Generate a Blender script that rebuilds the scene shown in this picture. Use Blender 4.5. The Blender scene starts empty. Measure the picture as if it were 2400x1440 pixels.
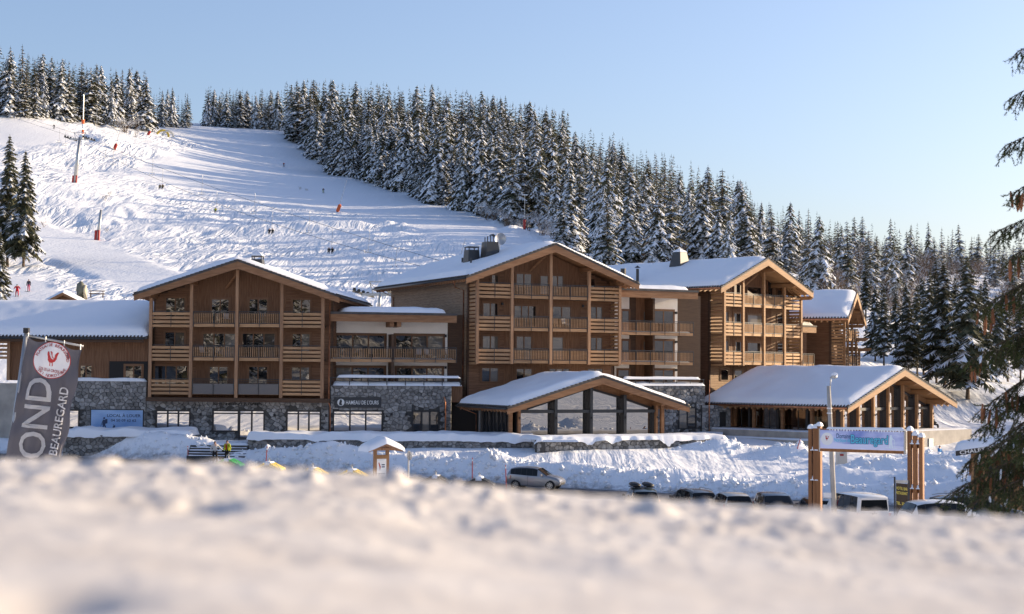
import bpy, math, random
import numpy as np
from mathutils import Vector, Matrix

# ---------------------------------------------------------------- camera, sky, sun, exposure
SC = bpy.context.scene
COL = SC.collection
F, CZ = 3600.0, 8.3                       # focal length in photo pixels, eye height above the road
PITCH, ROLL = math.atan(150 / F), 0.007
cp_, sp_, cr_, sr_ = math.cos(PITCH), math.sin(PITCH), math.cos(ROLL), math.sin(ROLL)
FW = Vector((0, cp_, sp_)); UP0 = Vector((0, -sp_, cp_)); RT0 = Vector((1, 0, 0))
RT = RT0 * cr_ + UP0 * sr_; UP = UP0 * cr_ - RT0 * sr_
CAM = Vector((0, 0, CZ))
cam = bpy.data.cameras.new('camera'); camo = bpy.data.objects.new('camera', cam); COL.objects.link(camo)
camo.matrix_world = Matrix(((RT.x, UP.x, -FW.x, 0), (RT.y, UP.y, -FW.y, 0), (RT.z, UP.z, -FW.z, CZ), (0, 0, 0, 1)))
cam.sensor_width = 36; cam.lens = 36 * F / 2400; cam.clip_start = 0.05; cam.clip_end = 5000
cam.dof.use_dof = True; cam.dof.focus_distance = 120; cam.dof.aperture_fstop = 6.5
SC.camera = camo
SUN_AZ, SUN_EL = math.radians(68), math.radians(13.5)      # azimuth clockwise from the view direction (+Y)
w = bpy.data.worlds.new('World'); SC.world = w; w.use_nodes = True
nt = w.node_tree; bg = nt.nodes['Background']
sky = nt.nodes.new('ShaderNodeTexSky'); sky.sky_type = 'NISHITA'; sky.sun_disc = False
sky.sun_elevation = SUN_EL; sky.sun_rotation = SUN_AZ; sky.altitude = 1000; sky.air_density = 1.2
sky.dust_density = 4.0; sky.ozone_density = 3.0
hs_ = nt.nodes.new('ShaderNodeHueSaturation'); hs_.inputs['Saturation'].default_value = 0.9; nt.links.new(sky.outputs[0], hs_.inputs['Color'])
tn = nt.nodes.new('ShaderNodeMix'); tn.data_type = 'RGBA'; tn.blend_type = 'MULTIPLY'; tn.inputs[0].default_value = 1; tn.inputs[7].default_value = (1.0, 0.955, 1.05, 1)   # even white balance of the whole sky
nt.links.new(hs_.outputs[0], tn.inputs[6]); nt.links.new(tn.outputs[2], bg.inputs[0]); bg.inputs[1].default_value = 0.099
sl = bpy.data.lights.new('sun', 'SUN'); sl.energy = 3.9; sl.angle = math.radians(0.53); sl.color = (1.0, 0.79, 0.53)
so = bpy.data.objects.new('sun', sl); COL.objects.link(so)
sd = Vector((math.sin(SUN_AZ) * math.cos(SUN_EL), math.cos(SUN_AZ) * math.cos(SUN_EL), math.sin(SUN_EL)))
so.rotation_euler = (-sd).to_track_quat('-Z', 'Y').to_euler(); so.location = (60, 40, 80)
SC.view_settings.view_transform = 'Standard'; SC.view_settings.look = 'None'
SC.view_settings.exposure = 1.22; SC.view_settings.gamma = 1.0
SC.cycles.max_bounces = 6; SC.cycles.transparent_max_bounces = 8

# ---------------------------------------------------------------- pixel <-> place
def ray(x, y):
    return FW * F + RT * (x - 1200) + UP * (720 - y)
def at(x, y, Y):
    d = ray(x, y); return CAM + d * (Y / d.y)
def proj(P):
    d = Vector(P) - CAM; z = d.dot(FW)
    return 1200 + F * d.dot(RT) / z, 720 - F * d.dot(UP) / z
class Frame:
    """local frame of a building: u along its front to the right, v into it, z up (world height)"""
    def __init__(s, x0, Y0, th, y0=870):
        p = at(x0, y0, Y0); s.O = Vector((p.x, Y0)); s.th = th
        s.ux = Vector((math.cos(th), math.sin(th))); s.vx = Vector((-math.sin(th), math.cos(th)))
    def uz(s, x, y, v=0.0):
        d = ray(x, y); d2 = Vector((d.x, d.y))
        t = (v + s.O.dot(s.vx)) / d2.dot(s.vx)
        P = d2 * t
        return (P - s.O).dot(s.ux), CZ + d.z * t
    def vz(s, x, y, u=0.0):
        d = ray(x, y); d2 = Vector((d.x, d.y))
        t = (u + s.O.dot(s.ux)) / d2.dot(s.ux)
        return (d2 * t - s.O).dot(s.vx), CZ + d.z * t
    def P(s, u, v, z):
        q = s.O + s.ux * u + s.vx * v; return Vector((q.x, q.y, z))
    def empty(s, name, label, cat, group=None):
        e = bpy.data.objects.new(name, None); COL.objects.link(e)
        e.location = (s.O.x, s.O.y, 0); e.rotation_euler = (0, 0, s.th)
        tag(e, label, cat, group); return e

# ---------------------------------------------------------------- objects
def tag(o, label=None, cat=None, group=None, kind=None):
    if label: o['label'] = label
    if cat: o['category'] = cat
    if group: o['group'] = group
    if kind: o['kind'] = kind
    return o
def thing(name, label, cat, loc=(0, 0, 0), rz=0.0, group=None, scale=1.0):
    e = bpy.data.objects.new(name, None); COL.objects.link(e)
    e.location = loc; e.rotation_euler = (0, 0, rz); e.scale = (scale,) * 3
    return tag(e, label, cat, group)
def link(name, me, parent=None, kind=None):
    o = bpy.data.objects.new(name, me); COL.objects.link(o); o.parent = parent
    if kind: o['kind'] = kind
    return o
def copy_tree(o, parent=None):
    c = o.copy(); COL.objects.link(c); c.parent = parent
    for ch in o.children: copy_tree(ch, c)
    return c
class MB:
    def __init__(s): s.v = []; s.f = []; s.m = []
    def add(s, vs, fs, m=0):
        n = len(s.v); s.v.extend([tuple(p) for p in vs])
        for f in fs: s.f.append(tuple(i + n for i in f)); s.m.append(m)
        return s
    def box(s, a0, a1, b0, b1, c0, c1, m=0):
        a0, a1 = min(a0, a1), max(a0, a1); b0, b1 = min(b0, b1), max(b0, b1); c0, c1 = min(c0, c1), max(c0, c1)
        return s.add([(a0, b0, c0), (a1, b0, c0), (a1, b1, c0), (a0, b1, c0), (a0, b0, c1), (a1, b0, c1), (a1, b1, c1), (a0, b1, c1)],
                     [(0, 3, 2, 1), (4, 5, 6, 7), (0, 1, 5, 4), (1, 2, 6, 5), (2, 3, 7, 6), (3, 0, 4, 7)], m)
    def beam(s, p, q, wd, ht, m=0, up=(0, 0, 1)):
        p, q = Vector(p), Vector(q); d = (q - p).normalized(); sx = d.cross(Vector(up))
        if sx.length < 1e-4: sx = d.cross(Vector((0, 1, 0)))
        sx.normalize(); sz = sx.cross(d); a = sx * wd / 2; b = sz * ht / 2
        return s.add([p - a - b, p + a - b, p + a + b, p - a + b, q - a - b, q + a - b, q + a + b, q - a + b],
                     [(0, 1, 2, 3), (7, 6, 5, 4), (0, 4, 5, 1), (1, 5, 6, 2), (2, 6, 7, 3), (3, 7, 4, 0)], m)
    def tube(s, pts, r, n=8, m=0, cap=True):
        pts = [Vector(p) for p in pts]; rs = r if isinstance(r, (list, tuple)) else [r] * len(pts)
        vs = []; fs = []
        for i, p in enumerate(pts):
            d = (pts[min(i + 1, len(pts) - 1)] - pts[max(i - 1, 0)]).normalized()
            a = d.cross(Vector((0, 0, 1)))
            if a.length < 1e-3: a = d.cross(Vector((0, 1, 0)))
            a.normalize(); b = a.cross(d)
            for k in range(n):
                t = 2 * math.pi * k / n; vs.append(p + (a * math.cos(t) + b * math.sin(t)) * rs[i])
        for i in range(len(pts) - 1):
            for k in range(n):
                k2 = (k + 1) % n; fs.append((i * n + k, (i + 1) * n + k, (i + 1) * n + k2, i * n + k2))
        if cap: fs.append(tuple(range(n))); fs.append(tuple(range((len(pts) - 1) * n, len(pts) * n))[::-1])
        return s.add(vs, fs, m)
    def prism(s, poly, axis, a0, a1, m=0):
        """poly: 2D outline; axis 'v': poly is (u,z); 'u': poly is (v,z); 'z': poly is (u,v)"""
        n = len(poly)
        def mk(p, a): return {'v': (p[0], a, p[1]), 'u': (a, p[0], p[1]), 'z': (p[0], p[1], a)}[axis]
        vs = [mk(p, a0) for p in poly] + [mk(p, a1) for p in poly]
        fs = [tuple(range(n)), tuple(range(n, 2 * n))[::-1]] + [(i, i + n, (i + 1) % n + n, (i + 1) % n) for i in range(n)]
        return s.add(vs, fs, m)
    def mesh(s, name, mats, smooth=False):
        me = bpy.data.meshes.new(name); me.from_pydata(s.v, [], s.f)
        for x in (mats if isinstance(mats, (list, tuple)) else [mats]): me.materials.append(x)
        if isinstance(mats, (list, tuple)) and len(mats) > 1: me.polygons.foreach_set('material_index', s.m)
        if smooth: me.polygons.foreach_set('use_smooth', [True] * len(s.f))
        me.update(); return me
    def build(s, name, mats, parent=None, kind=None, smooth=False):
        return link(name, s.mesh(name, mats, smooth), parent, kind)
def bx(name, m, parent, *d): return MB().box(*d).build(name, m, parent)
def np_mesh(name, V, T, mats, mi=None, smooth=False):
    """V (n,3), T (m,3|4) arrays"""
    me = bpy.data.meshes.new(name); k = T.shape[1]
    me.vertices.add(len(V)); me.vertices.foreach_set('co', np.asarray(V, 'f').ravel())
    me.loops.add(T.size); me.loops.foreach_set('vertex_index', np.asarray(T, 'i').ravel())
    me.polygons.add(len(T)); me.polygons.foreach_set('loop_start', np.arange(0, T.size, k, dtype='i'))
    me.polygons.foreach_set('loop_total', np.full(len(T), k, 'i'))
    for x in (mats if isinstance(mats, (list, tuple)) else [mats]): me.materials.append(x)
    if mi is not None: me.polygons.foreach_set('material_index', np.asarray(mi, 'i'))
    if smooth: me.polygons.foreach_set('use_smooth', np.ones(len(T), bool))
    me.update(calc_edges=True); me.validate(); return me
_TXT = {}
def bake_text(bodies):
    """turn every string used on signs into a flat mesh once, while the scene is still empty"""
    obs = []
    for body in bodies:
        cu = bpy.data.curves.new('lettering', 'FONT'); cu.body = body; cu.align_x = 'CENTER'; cu.align_y = 'CENTER'; cu.extrude = 0.5; cu.resolution_u = 3; cu.offset = 0.012
        t = bpy.data.objects.new('lettering', cu); COL.objects.link(t); obs.append((body, t, cu))
    dg = bpy.context.evaluated_depsgraph_get()
    for body, t, cu in obs: _TXT[body] = bpy.data.meshes.new_from_object(t.evaluated_get(dg))
    for body, t, cu in obs: bpy.data.objects.remove(t); bpy.data.curves.remove(cu)
def text_part(name, body, m, parent, origin, xd, yd, height=None, width=None, ext=0.01):
    """lettering as a thin mesh: origin, x and y direction in the parent's frame, cap height and/or width in metres"""
    me = _TXT[body].copy()
    n = len(me.vertices); co = np.empty(n * 3, 'f'); me.vertices.foreach_get('co', co); co = co.reshape(-1, 3)
    w_ = np.ptp(co[:, 0]); h_ = np.ptp(co[:, 1]); sx = sy = 1
    if height and width: sx, sy = width / w_, height / h_
    elif height: sx = sy = height / h_
    elif width: sx = sy = width / w_
    xd, yd = Vector(xd).normalized(), Vector(yd).normalized(); zd = xd.cross(yd)
    c0 = (co[:, 1].max() + co[:, 1].min()) / 2; x0 = (co[:, 0].max() + co[:, 0].min()) / 2
    out = np.array(origin) + np.outer((co[:, 0] - x0) * sx, xd) + np.outer((co[:, 1] - c0) * sy, yd) + np.outer(co[:, 2] * 2 * ext, zd)
    me.vertices.foreach_set('co', out.astype('f').ravel()); me.materials.clear(); me.materials.append(m); me.update()
    me.name = name
    return link(name, me, parent)
bake_text(['EPIL MONTAGNES', 'LOCAL À LOUER', '04 50 09 62 62', "HAMEAU DE L'OURS", 'Beauregard', 'Domaine', 'Nordique de', 'HOTEL BAR', 'RESTAURANT',
           'TEL. 50 02', 'CHALET DE VENTE', 'COL DE LA CROIX FRY', 'FOND', 'BEAUREGARD'] + sorted(set('PLATEAUDEBEAUREGARDSKINORDIQUE')))
# ---------------------------------------------------------------- figures: one continuous skin per pose, grown while the scene is empty
POSES = {}
def _pose(arms, legs, torso=((0, 0, .95), (0, 0, 1.18), (0, 0, 1.38)), neck=(0, 0, 1.51), head=((0, -.03, 1.62), (0, -.01, 1.73)), bulk=1.0):
    V, R, E, K = [], [], [], []
    def add(p, r, k, par=None):
        V.append(p); R.append(r); K.append(k)
        if par is not None: E.append((par, len(V) - 1))
        return len(V) - 1
    a = add(torso[0], (.15 * bulk, .12 * bulk), 0); b = add(torso[1], (.155 * bulk, .115 * bulk), 0, a); c = add(torso[2], (.16 * bulk, .12 * bulk), 0, b)
    n = add(neck, (.065, .065), 1, c); h = add(head[0], (.092, .105), 1, n); add(head[1], (.085, .09), 2, h)
    for s, (sh, el, wr, ha) in zip((-1, 1), arms): i = add(sh, (.085, .085), 0, c); j = add(el, (.068, .068), 0, i); k = add(wr, (.05, .05), 0, j); add(ha, (.042, .05), 3, k)
    for s, (hp, kn, an, to) in zip((-1, 1), legs): i = add(hp, (.105, .11), 4, a); j = add(kn, (.078, .08), 4, i); k = add(an, (.06, .06), 4, j); add(to, (.05, .045), 5, k)
    return V, R, E, K
ARM = lambda s, el, wr, ha: ((s * .20, 0, 1.41), el, wr, ha)
SL = lambda s, kx=0: ((s * .10, 0, .90), (s * .11, -.02, .50), (s * .11, .02, .10), (s * .13, -.15, .05))
_SK = {'stand': _pose([ARM(-1, (-.28, .02, 1.14), (-.27, -.06, .92), (-.26, -.09, .82)), ARM(1, (.28, .02, 1.14), (.27, -.06, .92), (.26, -.09, .82))], [SL(-1), SL(1)]),
       'point': _pose([ARM(-1, (-.30, .03, 1.15), (-.27, -.06, .94), (-.26, -.09, .84)), ARM(1, (.38, -.04, 1.22), (.54, -.10, 1.05), (.62, -.13, .97))], [SL(-1), ((.10, 0, .9), (.15, -.04, .5), (.17, .02, .1), (.2, -.15, .05))]),
       'robe': _pose([ARM(-1, (-.27, -.05, 1.15), (-.12, -.22, 1.12), (-.04, -.24, 1.12)), ARM(1, (.30, -.05, 1.15), (.42, -.2, 1.05), (.5, -.25, 1.02))], [SL(-1), SL(1)], bulk=1.15),
       'ski': _pose([ARM(-1, (-.34, -.16, 1.02), (-.36, -.36, .92), (-.36, -.42, .90)), ARM(1, (.34, -.16, 1.02), (.36, -.36, .92), (.36, -.42, .90))],
                    [((-.10, .03, .74), (-.14, -.22, .42), (-.14, -.02, .10), (-.14, -.2, .06)), ((.10, .03, .74), (.14, -.22, .42), (.14, -.02, .10), (.14, -.2, .06))],
                    torso=((0, .06, .78), (0, -.04, 1.0), (0, -.16, 1.20)), neck=(0, -.22, 1.32), head=((0, -.27, 1.42), (0, -.26, 1.53))),
       'sit': _pose([ARM(-1, (-.27, -.05, 1.14), (-.22, -.28, 1.02), (-.2, -.34, 1.0)), ARM(1, (.27, -.05, 1.14), (.22, -.28, 1.02), (.2, -.34, 1.0))],
                    [((-.11, -.05, .88), (-.13, -.46, .86), (-.13, -.48, .46), (-.13, -.62, .42)), ((.11, -.05, .88), (.13, -.46, .86), (.13, -.48, .46), (.13, -.62, .42))])}
for k in ('ski', 'sit'):
    V, R, E, K = _SK[k]
    if k == 'ski':
        for i in (6, 10): V[i] = (V[i][0], -.18, 1.22)
def bake_bodies():
    obs = []
    for name, (V, R, E, K) in _SK.items():
        me = bpy.data.meshes.new('figure'); me.from_pydata(V, E, []); o = bpy.data.objects.new('figure', me); COL.objects.link(o)
        md = o.modifiers.new('skin', 'SKIN'); md.use_smooth_shade = True
        for i, r in enumerate(R): me.skin_vertices[0].data[i].radius = r
        me.skin_vertices[0].data[0].use_root = True
        sb = o.modifiers.new('sub', 'SUBSURF'); sb.levels = sb.render_levels = 1; obs.append((name, o, me))
    dg = bpy.context.evaluated_depsgraph_get()
    for name, o, me in obs:
        out = bpy.data.meshes.new_from_object(o.evaluated_get(dg)); V, R, E, K = _SK[name]
        segs = [(Vector(V[a]), Vector(V[b]), K[b]) for a, b in E]
        for p in out.polygons:
            c = Vector(p.center); best = 9; kk = 0
            for a, b, k in segs:
                d = b - a; t = max(0, min(1, (c - a).dot(d) / max(d.length_squared, 1e-9))); q = (c - a - d * t).length
                if q < best: best = q; kk = k
            p.material_index = kk
        POSES[name] = out
    for name, o, me in obs: bpy.data.objects.remove(o)
bake_bodies()
# ---------------------------------------------------------------- numpy noise
def _hash(ix, iy, seed):
    n = (ix.astype(np.int64) * 374761393 + iy.astype(np.int64) * 668265263 + seed * 1442695041) & 0x7fffffff
    n = ((n ^ (n >> 13)) * 1274126177) & 0x7fffffff
    return ((n ^ (n >> 16)) & 0xffff) / 65535.0
def vnoise(x, y, seed=0):
    x, y = np.asarray(x, float), np.asarray(y, float); ix, iy = np.floor(x), np.floor(y); fx, fy = x - ix, y - iy
    fx = fx * fx * fx * (fx * (fx * 6 - 15) + 10); fy = fy * fy * fy * (fy * (fy * 6 - 15) + 10)
    ix, iy = ix.astype(np.int64), iy.astype(np.int64)
    a, b, c, d = _hash(ix, iy, seed), _hash(ix + 1, iy, seed), _hash(ix, iy + 1, seed), _hash(ix + 1, iy + 1, seed)
    return (a + (b - a) * fx) * (1 - fy) + (c + (d - c) * fx) * fy
def fbm(x, y, oct=4, seed=0, gain=0.5):
    s = 0; a = 1; t = 0
    for i in range(oct): s = s + a * (vnoise(x * 2 ** i + 17.3 * i, y * 2 ** i - 9.1 * i, seed + i) - 0.5); t += a; a *= gain
    return s / t * 2
def sstep(a, b, x): t = np.clip((x - a) / (b - a), 0, 1); return t * t * (3 - 2 * t)
# ---------------------------------------------------------------- materials (procedural)
def mat(name, col, rough=0.6, metal=0.0, spec=0.4, col2=None, scale=(1, 1, 1), nscale=1.0, detail=4, rnd=0.0, bump=0.0, bdist=0.02, contrast=(0.35, 0.65), coat=0.0, bscale=None):
    m = bpy.data.materials.new(name); m.use_nodes = True; t = m.node_tree; N = t.nodes; L = t.links
    b = N['Principled BSDF']; b.inputs['Roughness'].default_value = rough; b.inputs['Metallic'].default_value = metal
    b.inputs['Specular IOR Level'].default_value = spec; b.inputs['Base Color'].default_value = (*col, 1)
    if coat: b.inputs['Coat Weight'].default_value = coat; b.inputs['Coat Roughness'].default_value = 0.05
    out = None
    if col2 is not None or bump:
        tc = N.new('ShaderNodeTexCoord'); mp = N.new('ShaderNodeMapping'); mp.inputs['Scale'].default_value = scale
        L.new(tc.outputs['Object'], mp.inputs[0])
        nz = N.new('ShaderNodeTexNoise'); nz.inputs['Scale'].default_value = nscale; nz.inputs['Detail'].default_value = detail
        L.new(mp.outputs[0], nz.inputs['Vector'])
    if col2 is not None:
        cr = N.new('ShaderNodeValToRGB'); cr.color_ramp.elements[0].position = contrast[0]; cr.color_ramp.elements[1].position = contrast[1]
        cr.color_ramp.elements[0].color = (*col, 1); cr.color_ramp.elements[1].color = (*col2, 1)
        L.new(nz.outputs[0], cr.inputs[0]); out = cr.outputs[0]
    if rnd:
        oi = N.new('ShaderNodeObjectInfo'); mr = N.new('ShaderNodeMapRange')
        mr.inputs[3].default_value = 1 - rnd; mr.inputs[4].default_value = 1 + rnd
        L.new(oi.outputs['Random'], mr.inputs[0])
        mx = N.new('ShaderNodeMix'); mx.data_type = 'RGBA'; mx.blend_type = 'MULTIPLY'; mx.inputs[0].default_value = 1
        if out is not None: L.new(out, mx.inputs[6])
        else: mx.inputs[6].default_value = (*col, 1)
        cb = N.new('ShaderNodeCombineColor')
        for i in range(3): L.new(mr.outputs[0], cb.inputs[i])
        L.new(cb.outputs[0], mx.inputs[7]); out = mx.outputs[2]
    if out is not None: L.new(out, b.inputs['Base Color'])
    if bump:
        bp = N.new('ShaderNodeBump'); bp.inputs['Strength'].default_value = bump; bp.inputs['Distance'].default_value = bdist
        src = nz.outputs[0]
        if bscale:
            n2 = N.new('ShaderNodeTexNoise'); n2.inputs['Scale'].default_value = bscale; n2.inputs['Detail'].default_value = 5
            L.new(tc.outputs['Object'], n2.inputs['Vector']); src = n2.outputs[0]
        L.new(src, bp.inputs['Height']); L.new(bp.outputs[0], b.inputs['Normal'])
    return m
def glass_mat(name, tint, refl, rough=0.01, alpha=1.0):
    """window glass: a clean reflection over a dark room (or over what really lies behind, alpha < 1)"""
    m = bpy.data.materials.new(name); m.use_nodes = True; t = m.node_tree; N = t.nodes; L = t.links; N.clear()
    o = N.new('ShaderNodeOutputMaterial'); g = N.new('ShaderNodeBsdfGlossy'); g.inputs['Roughness'].default_value = rough
    g.inputs['Color'].default_value = (1.0, 0.97, 0.94, 1)
    d = N.new('ShaderNodeBsdfDiffuse'); d.inputs[0].default_value = (*tint, 1)
    base = d.outputs[0]
    if alpha < 1:
        tr = N.new('ShaderNodeBsdfTransparent'); tr.inputs[0].default_value = (0.9, 0.93, 0.92, 1)
        x = N.new('ShaderNodeMixShader'); x.inputs[0].default_value = alpha
        L.new(tr.outputs[0], x.inputs[1]); L.new(d.outputs[0], x.inputs[2]); base = x.outputs[0]
    # slightly wavy panes
    tc = N.new('ShaderNodeTexCoord'); nz = N.new('ShaderNodeTexNoise'); nz.inputs['Scale'].default_value = 0.9; nz.inputs['Detail'].default_value = 1
    bp = N.new('ShaderNodeBump'); bp.inputs['Strength'].default_value = 0.12; bp.inputs['Distance'].default_value = 0.02
    L.new(tc.outputs['Object'], nz.inputs['Vector']); L.new(nz.outputs[0], bp.inputs['Height']); L.new(bp.outputs[0], g.inputs['Normal'])
    fr = N.new('ShaderNodeFresnel'); ge = N.new('ShaderNodeNewGeometry'); io = N.new('ShaderNodeMapRange')   # same reflection from either side of the sheet
    io.inputs[3].default_value = 1.5; io.inputs[4].default_value = 1 / 1.5; L.new(ge.outputs['Backfacing'], io.inputs[0]); L.new(io.outputs[0], fr.inputs[0])
    ad = N.new('ShaderNodeMath'); ad.operation = 'ADD'; ad.inputs[1].default_value = refl; ad.use_clamp = True
    L.new(fr.outputs[0], ad.inputs[0]); mx = N.new('ShaderNodeMixShader')
    L.new(ad.outputs[0], mx.inputs[0]); L.new(base, mx.inputs[1]); L.new(g.outputs[0], mx.inputs[2]); L.new(mx.outputs[0], o.inputs[0])
    return m
M = {}
M['snow'] = mat('snow', (0.84, 0.86, 0.89), 0.55, spec=0.25, bump=0.35, nscale=2.2, detail=6, bdist=0.12)
M['snow_fine'] = mat('snow_fine', (0.84, 0.86, 0.89), 0.55, spec=0.25, bump=0.25, nscale=9, detail=6, bdist=0.03)
M['wood_h'] = mat('larch_boards', (0.135, 0.066, 0.034), 0.7, spec=0.25, col2=(0.205, 0.108, 0.060), scale=(0.6, 0.6, 9), nscale=1.6, bump=0.3, rnd=0.1)
M['wood_v'] = mat('larch_boards_upright', (0.142, 0.068, 0.034), 0.7, spec=0.25, col2=(0.215, 0.112, 0.060), scale=(9, 9, 0.6), nscale=1.6, bump=0.3, rnd=0.1)
M['wood_grey'] = mat('weathered_cladding', (0.235, 0.158, 0.100), 0.75, spec=0.2, col2=(0.345, 0.245, 0.165), scale=(0.8, 0.8, 9), nscale=1.7, bump=0.35)
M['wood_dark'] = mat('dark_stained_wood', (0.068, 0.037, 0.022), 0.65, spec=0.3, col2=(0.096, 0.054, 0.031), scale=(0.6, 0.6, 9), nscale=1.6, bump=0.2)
M['slat'] = mat('slat_wood', (0.350, 0.198, 0.098), 0.65, spec=0.25, col2=(0.450, 0.272, 0.148), scale=(0.5, 4, 7), nscale=1.8, rnd=0.14, bump=0.2)
M['post'] = mat('post_timber', (0.290, 0.160, 0.088), 0.65, spec=0.25, col2=(0.385, 0.228, 0.132), scale=(8, 8, 0.5), nscale=1.6, rnd=0.12, bump=0.2)
M['beam'] = mat('roof_timber', (0.225, 0.112, 0.054), 0.65, spec=0.25, col2=(0.300, 0.160, 0.082), scale=(0.7, 0.7, 5), nscale=1.5, rnd=0.08, bump=0.2)
M['lt_h'] = mat('new_larch_boards', (0.240, 0.135, 0.068), 0.65, spec=0.25, col2=(0.320, 0.190, 0.102), scale=(0.6, 0.6, 9), nscale=1.6, rnd=0.1, bump=0.25)
M['lt_slat'] = mat('new_larch_slat', (0.380, 0.215, 0.100), 0.6, spec=0.25, col2=(0.460, 0.275, 0.142), scale=(0.5, 4, 7), nscale=1.8, rnd=0.12, bump=0.2)
M['lt_beam'] = mat('new_larch_beam', (0.270, 0.145, 0.066), 0.6, spec=0.25, col2=(0.340, 0.192, 0.095), scale=(0.7, 0.7, 5), nscale=1.5, rnd=0.08, bump=0.2)
M['orange'] = mat('oiled_timber', (0.205, 0.082, 0.027), 0.55, spec=0.3, col2=(0.275, 0.120, 0.045), scale=(6, 6, 0.4), nscale=1.6, rnd=0.12, bump=0.2)
M['frame'] = mat('window_timber', (0.17, 0.085, 0.042), 0.55, spec=0.3, rnd=0.1)
M['frame_dk'] = mat('anthracite_frame', (0.030, 0.028, 0.028), 0.45, spec=0.4)
M['steel'] = mat('anthracite_steel', (0.040, 0.042, 0.045), 0.45, metal=0.2, spec=0.5)
M['steel_lt'] = mat('galvanised_steel', (0.42, 0.42, 0.41), 0.4, metal=0.75, spec=0.5, col2=(0.50, 0.50, 0.49), nscale=6)
M['panel'] = mat('grey_balcony_panel', (0.145, 0.132, 0.125), 0.55)
M['tile'] = mat('roof_tile', (0.050, 0.046, 0.045), 0.7, col2=(0.085, 0.075, 0.07), nscale=3)
M['copper'] = mat('copper_pipe', (0.55, 0.245, 0.125), 0.38, metal=0.85, col2=(0.32, 0.135, 0.075), nscale=2.5)
M['stone'] = mat('rubble_stone', (0.19, 0.182, 0.172), 0.85, spec=0.2, col2=(0.32, 0.31, 0.295), nscale=3.5, rnd=0.42, bump=0.6, bdist=0.05, detail=6)
M['mortar'] = mat('mortar', (0.085, 0.082, 0.078), 0.9, spec=0.1)
M['render'] = mat('cream_render', (0.800, 0.745, 0.660), 0.85, spec=0.1, col2=(0.840, 0.790, 0.710), nscale=1.2)
M['concrete'] = mat('cast_concrete', (0.34, 0.315, 0.28), 0.85, spec=0.2, col2=(0.46, 0.425, 0.375), nscale=1.1, detail=7, bump=0.3)
M['glass'] = glass_mat('window_glass', (0.012, 0.013, 0.015), 0.055)
M['glass_2'] = glass_mat('window_glass_blind', (0.075, 0.062, 0.05), 0.05)
M['glass_3'] = glass_mat('window_glass_curtain', (0.15, 0.135, 0.115), 0.04)
M['glass_shop'] = glass_mat('shop_glass', (0.012, 0.013, 0.015), 0.55)
M['glass_hall'] = glass_mat('hall_glass', (0.012, 0.013, 0.015), 0.30)
M['glass_gable'] = glass_mat('gable_glass', (0.02, 0.022, 0.024), 0.55)
M['glass_clear'] = glass_mat('clear_glass', (0.02, 0.02, 0.02), 0.22, alpha=0.12)
M['black'] = mat('black_plastic', (0.018, 0.018, 0.02), 0.5)
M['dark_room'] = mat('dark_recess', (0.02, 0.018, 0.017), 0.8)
M['white'] = mat('white_paint', (0.78, 0.78, 0.77), 0.5)
M['asphalt'] = mat('wet_asphalt', (0.045, 0.044, 0.046), 0.55, spec=0.4, col2=(0.14, 0.135, 0.135), nscale=1.6, detail=8, bump=0.4)
M['red'] = mat('red_paint', (0.40, 0.035, 0.025), 0.5)
M['orange_pad'] = mat('orange_padding', (0.72, 0.13, 0.03), 0.6)
M['bark'] = mat('spruce_bark', (0.085, 0.062, 0.045), 0.9, spec=0.1, col2=(0.16, 0.125, 0.095), scale=(6, 6, 1.5), nscale=3, bump=0.5)
def needle_mat(name, c1, c2):
    return mat(name, c1, 0.7, spec=0.2, col2=c2, nscale=2.5, rnd=0.25)
M['needle'] = needle_mat('spruce_needles', (0.042, 0.050, 0.028), (0.095, 0.088, 0.048))
M['needle_near'] = needle_mat('near_spruce_needles', (0.030, 0.052, 0.020), (0.085, 0.108, 0.036))
M['tree_snow'] = mat('snow_on_branches', (0.82, 0.84, 0.87), 0.6, spec=0.2)
M['twig'] = mat('bare_twigs', (0.17, 0.115, 0.075), 0.85, spec=0.1, col2=(0.27, 0.19, 0.13), nscale=3, rnd=0.2)
M['cone'] = mat('spruce_cone', (0.20, 0.085, 0.045), 0.75, spec=0.2, col2=(0.31, 0.145, 0.075), nscale=40, rnd=0.2)
M['skin'] = mat('skin', (0.55, 0.32, 0.23), 0.5)
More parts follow.
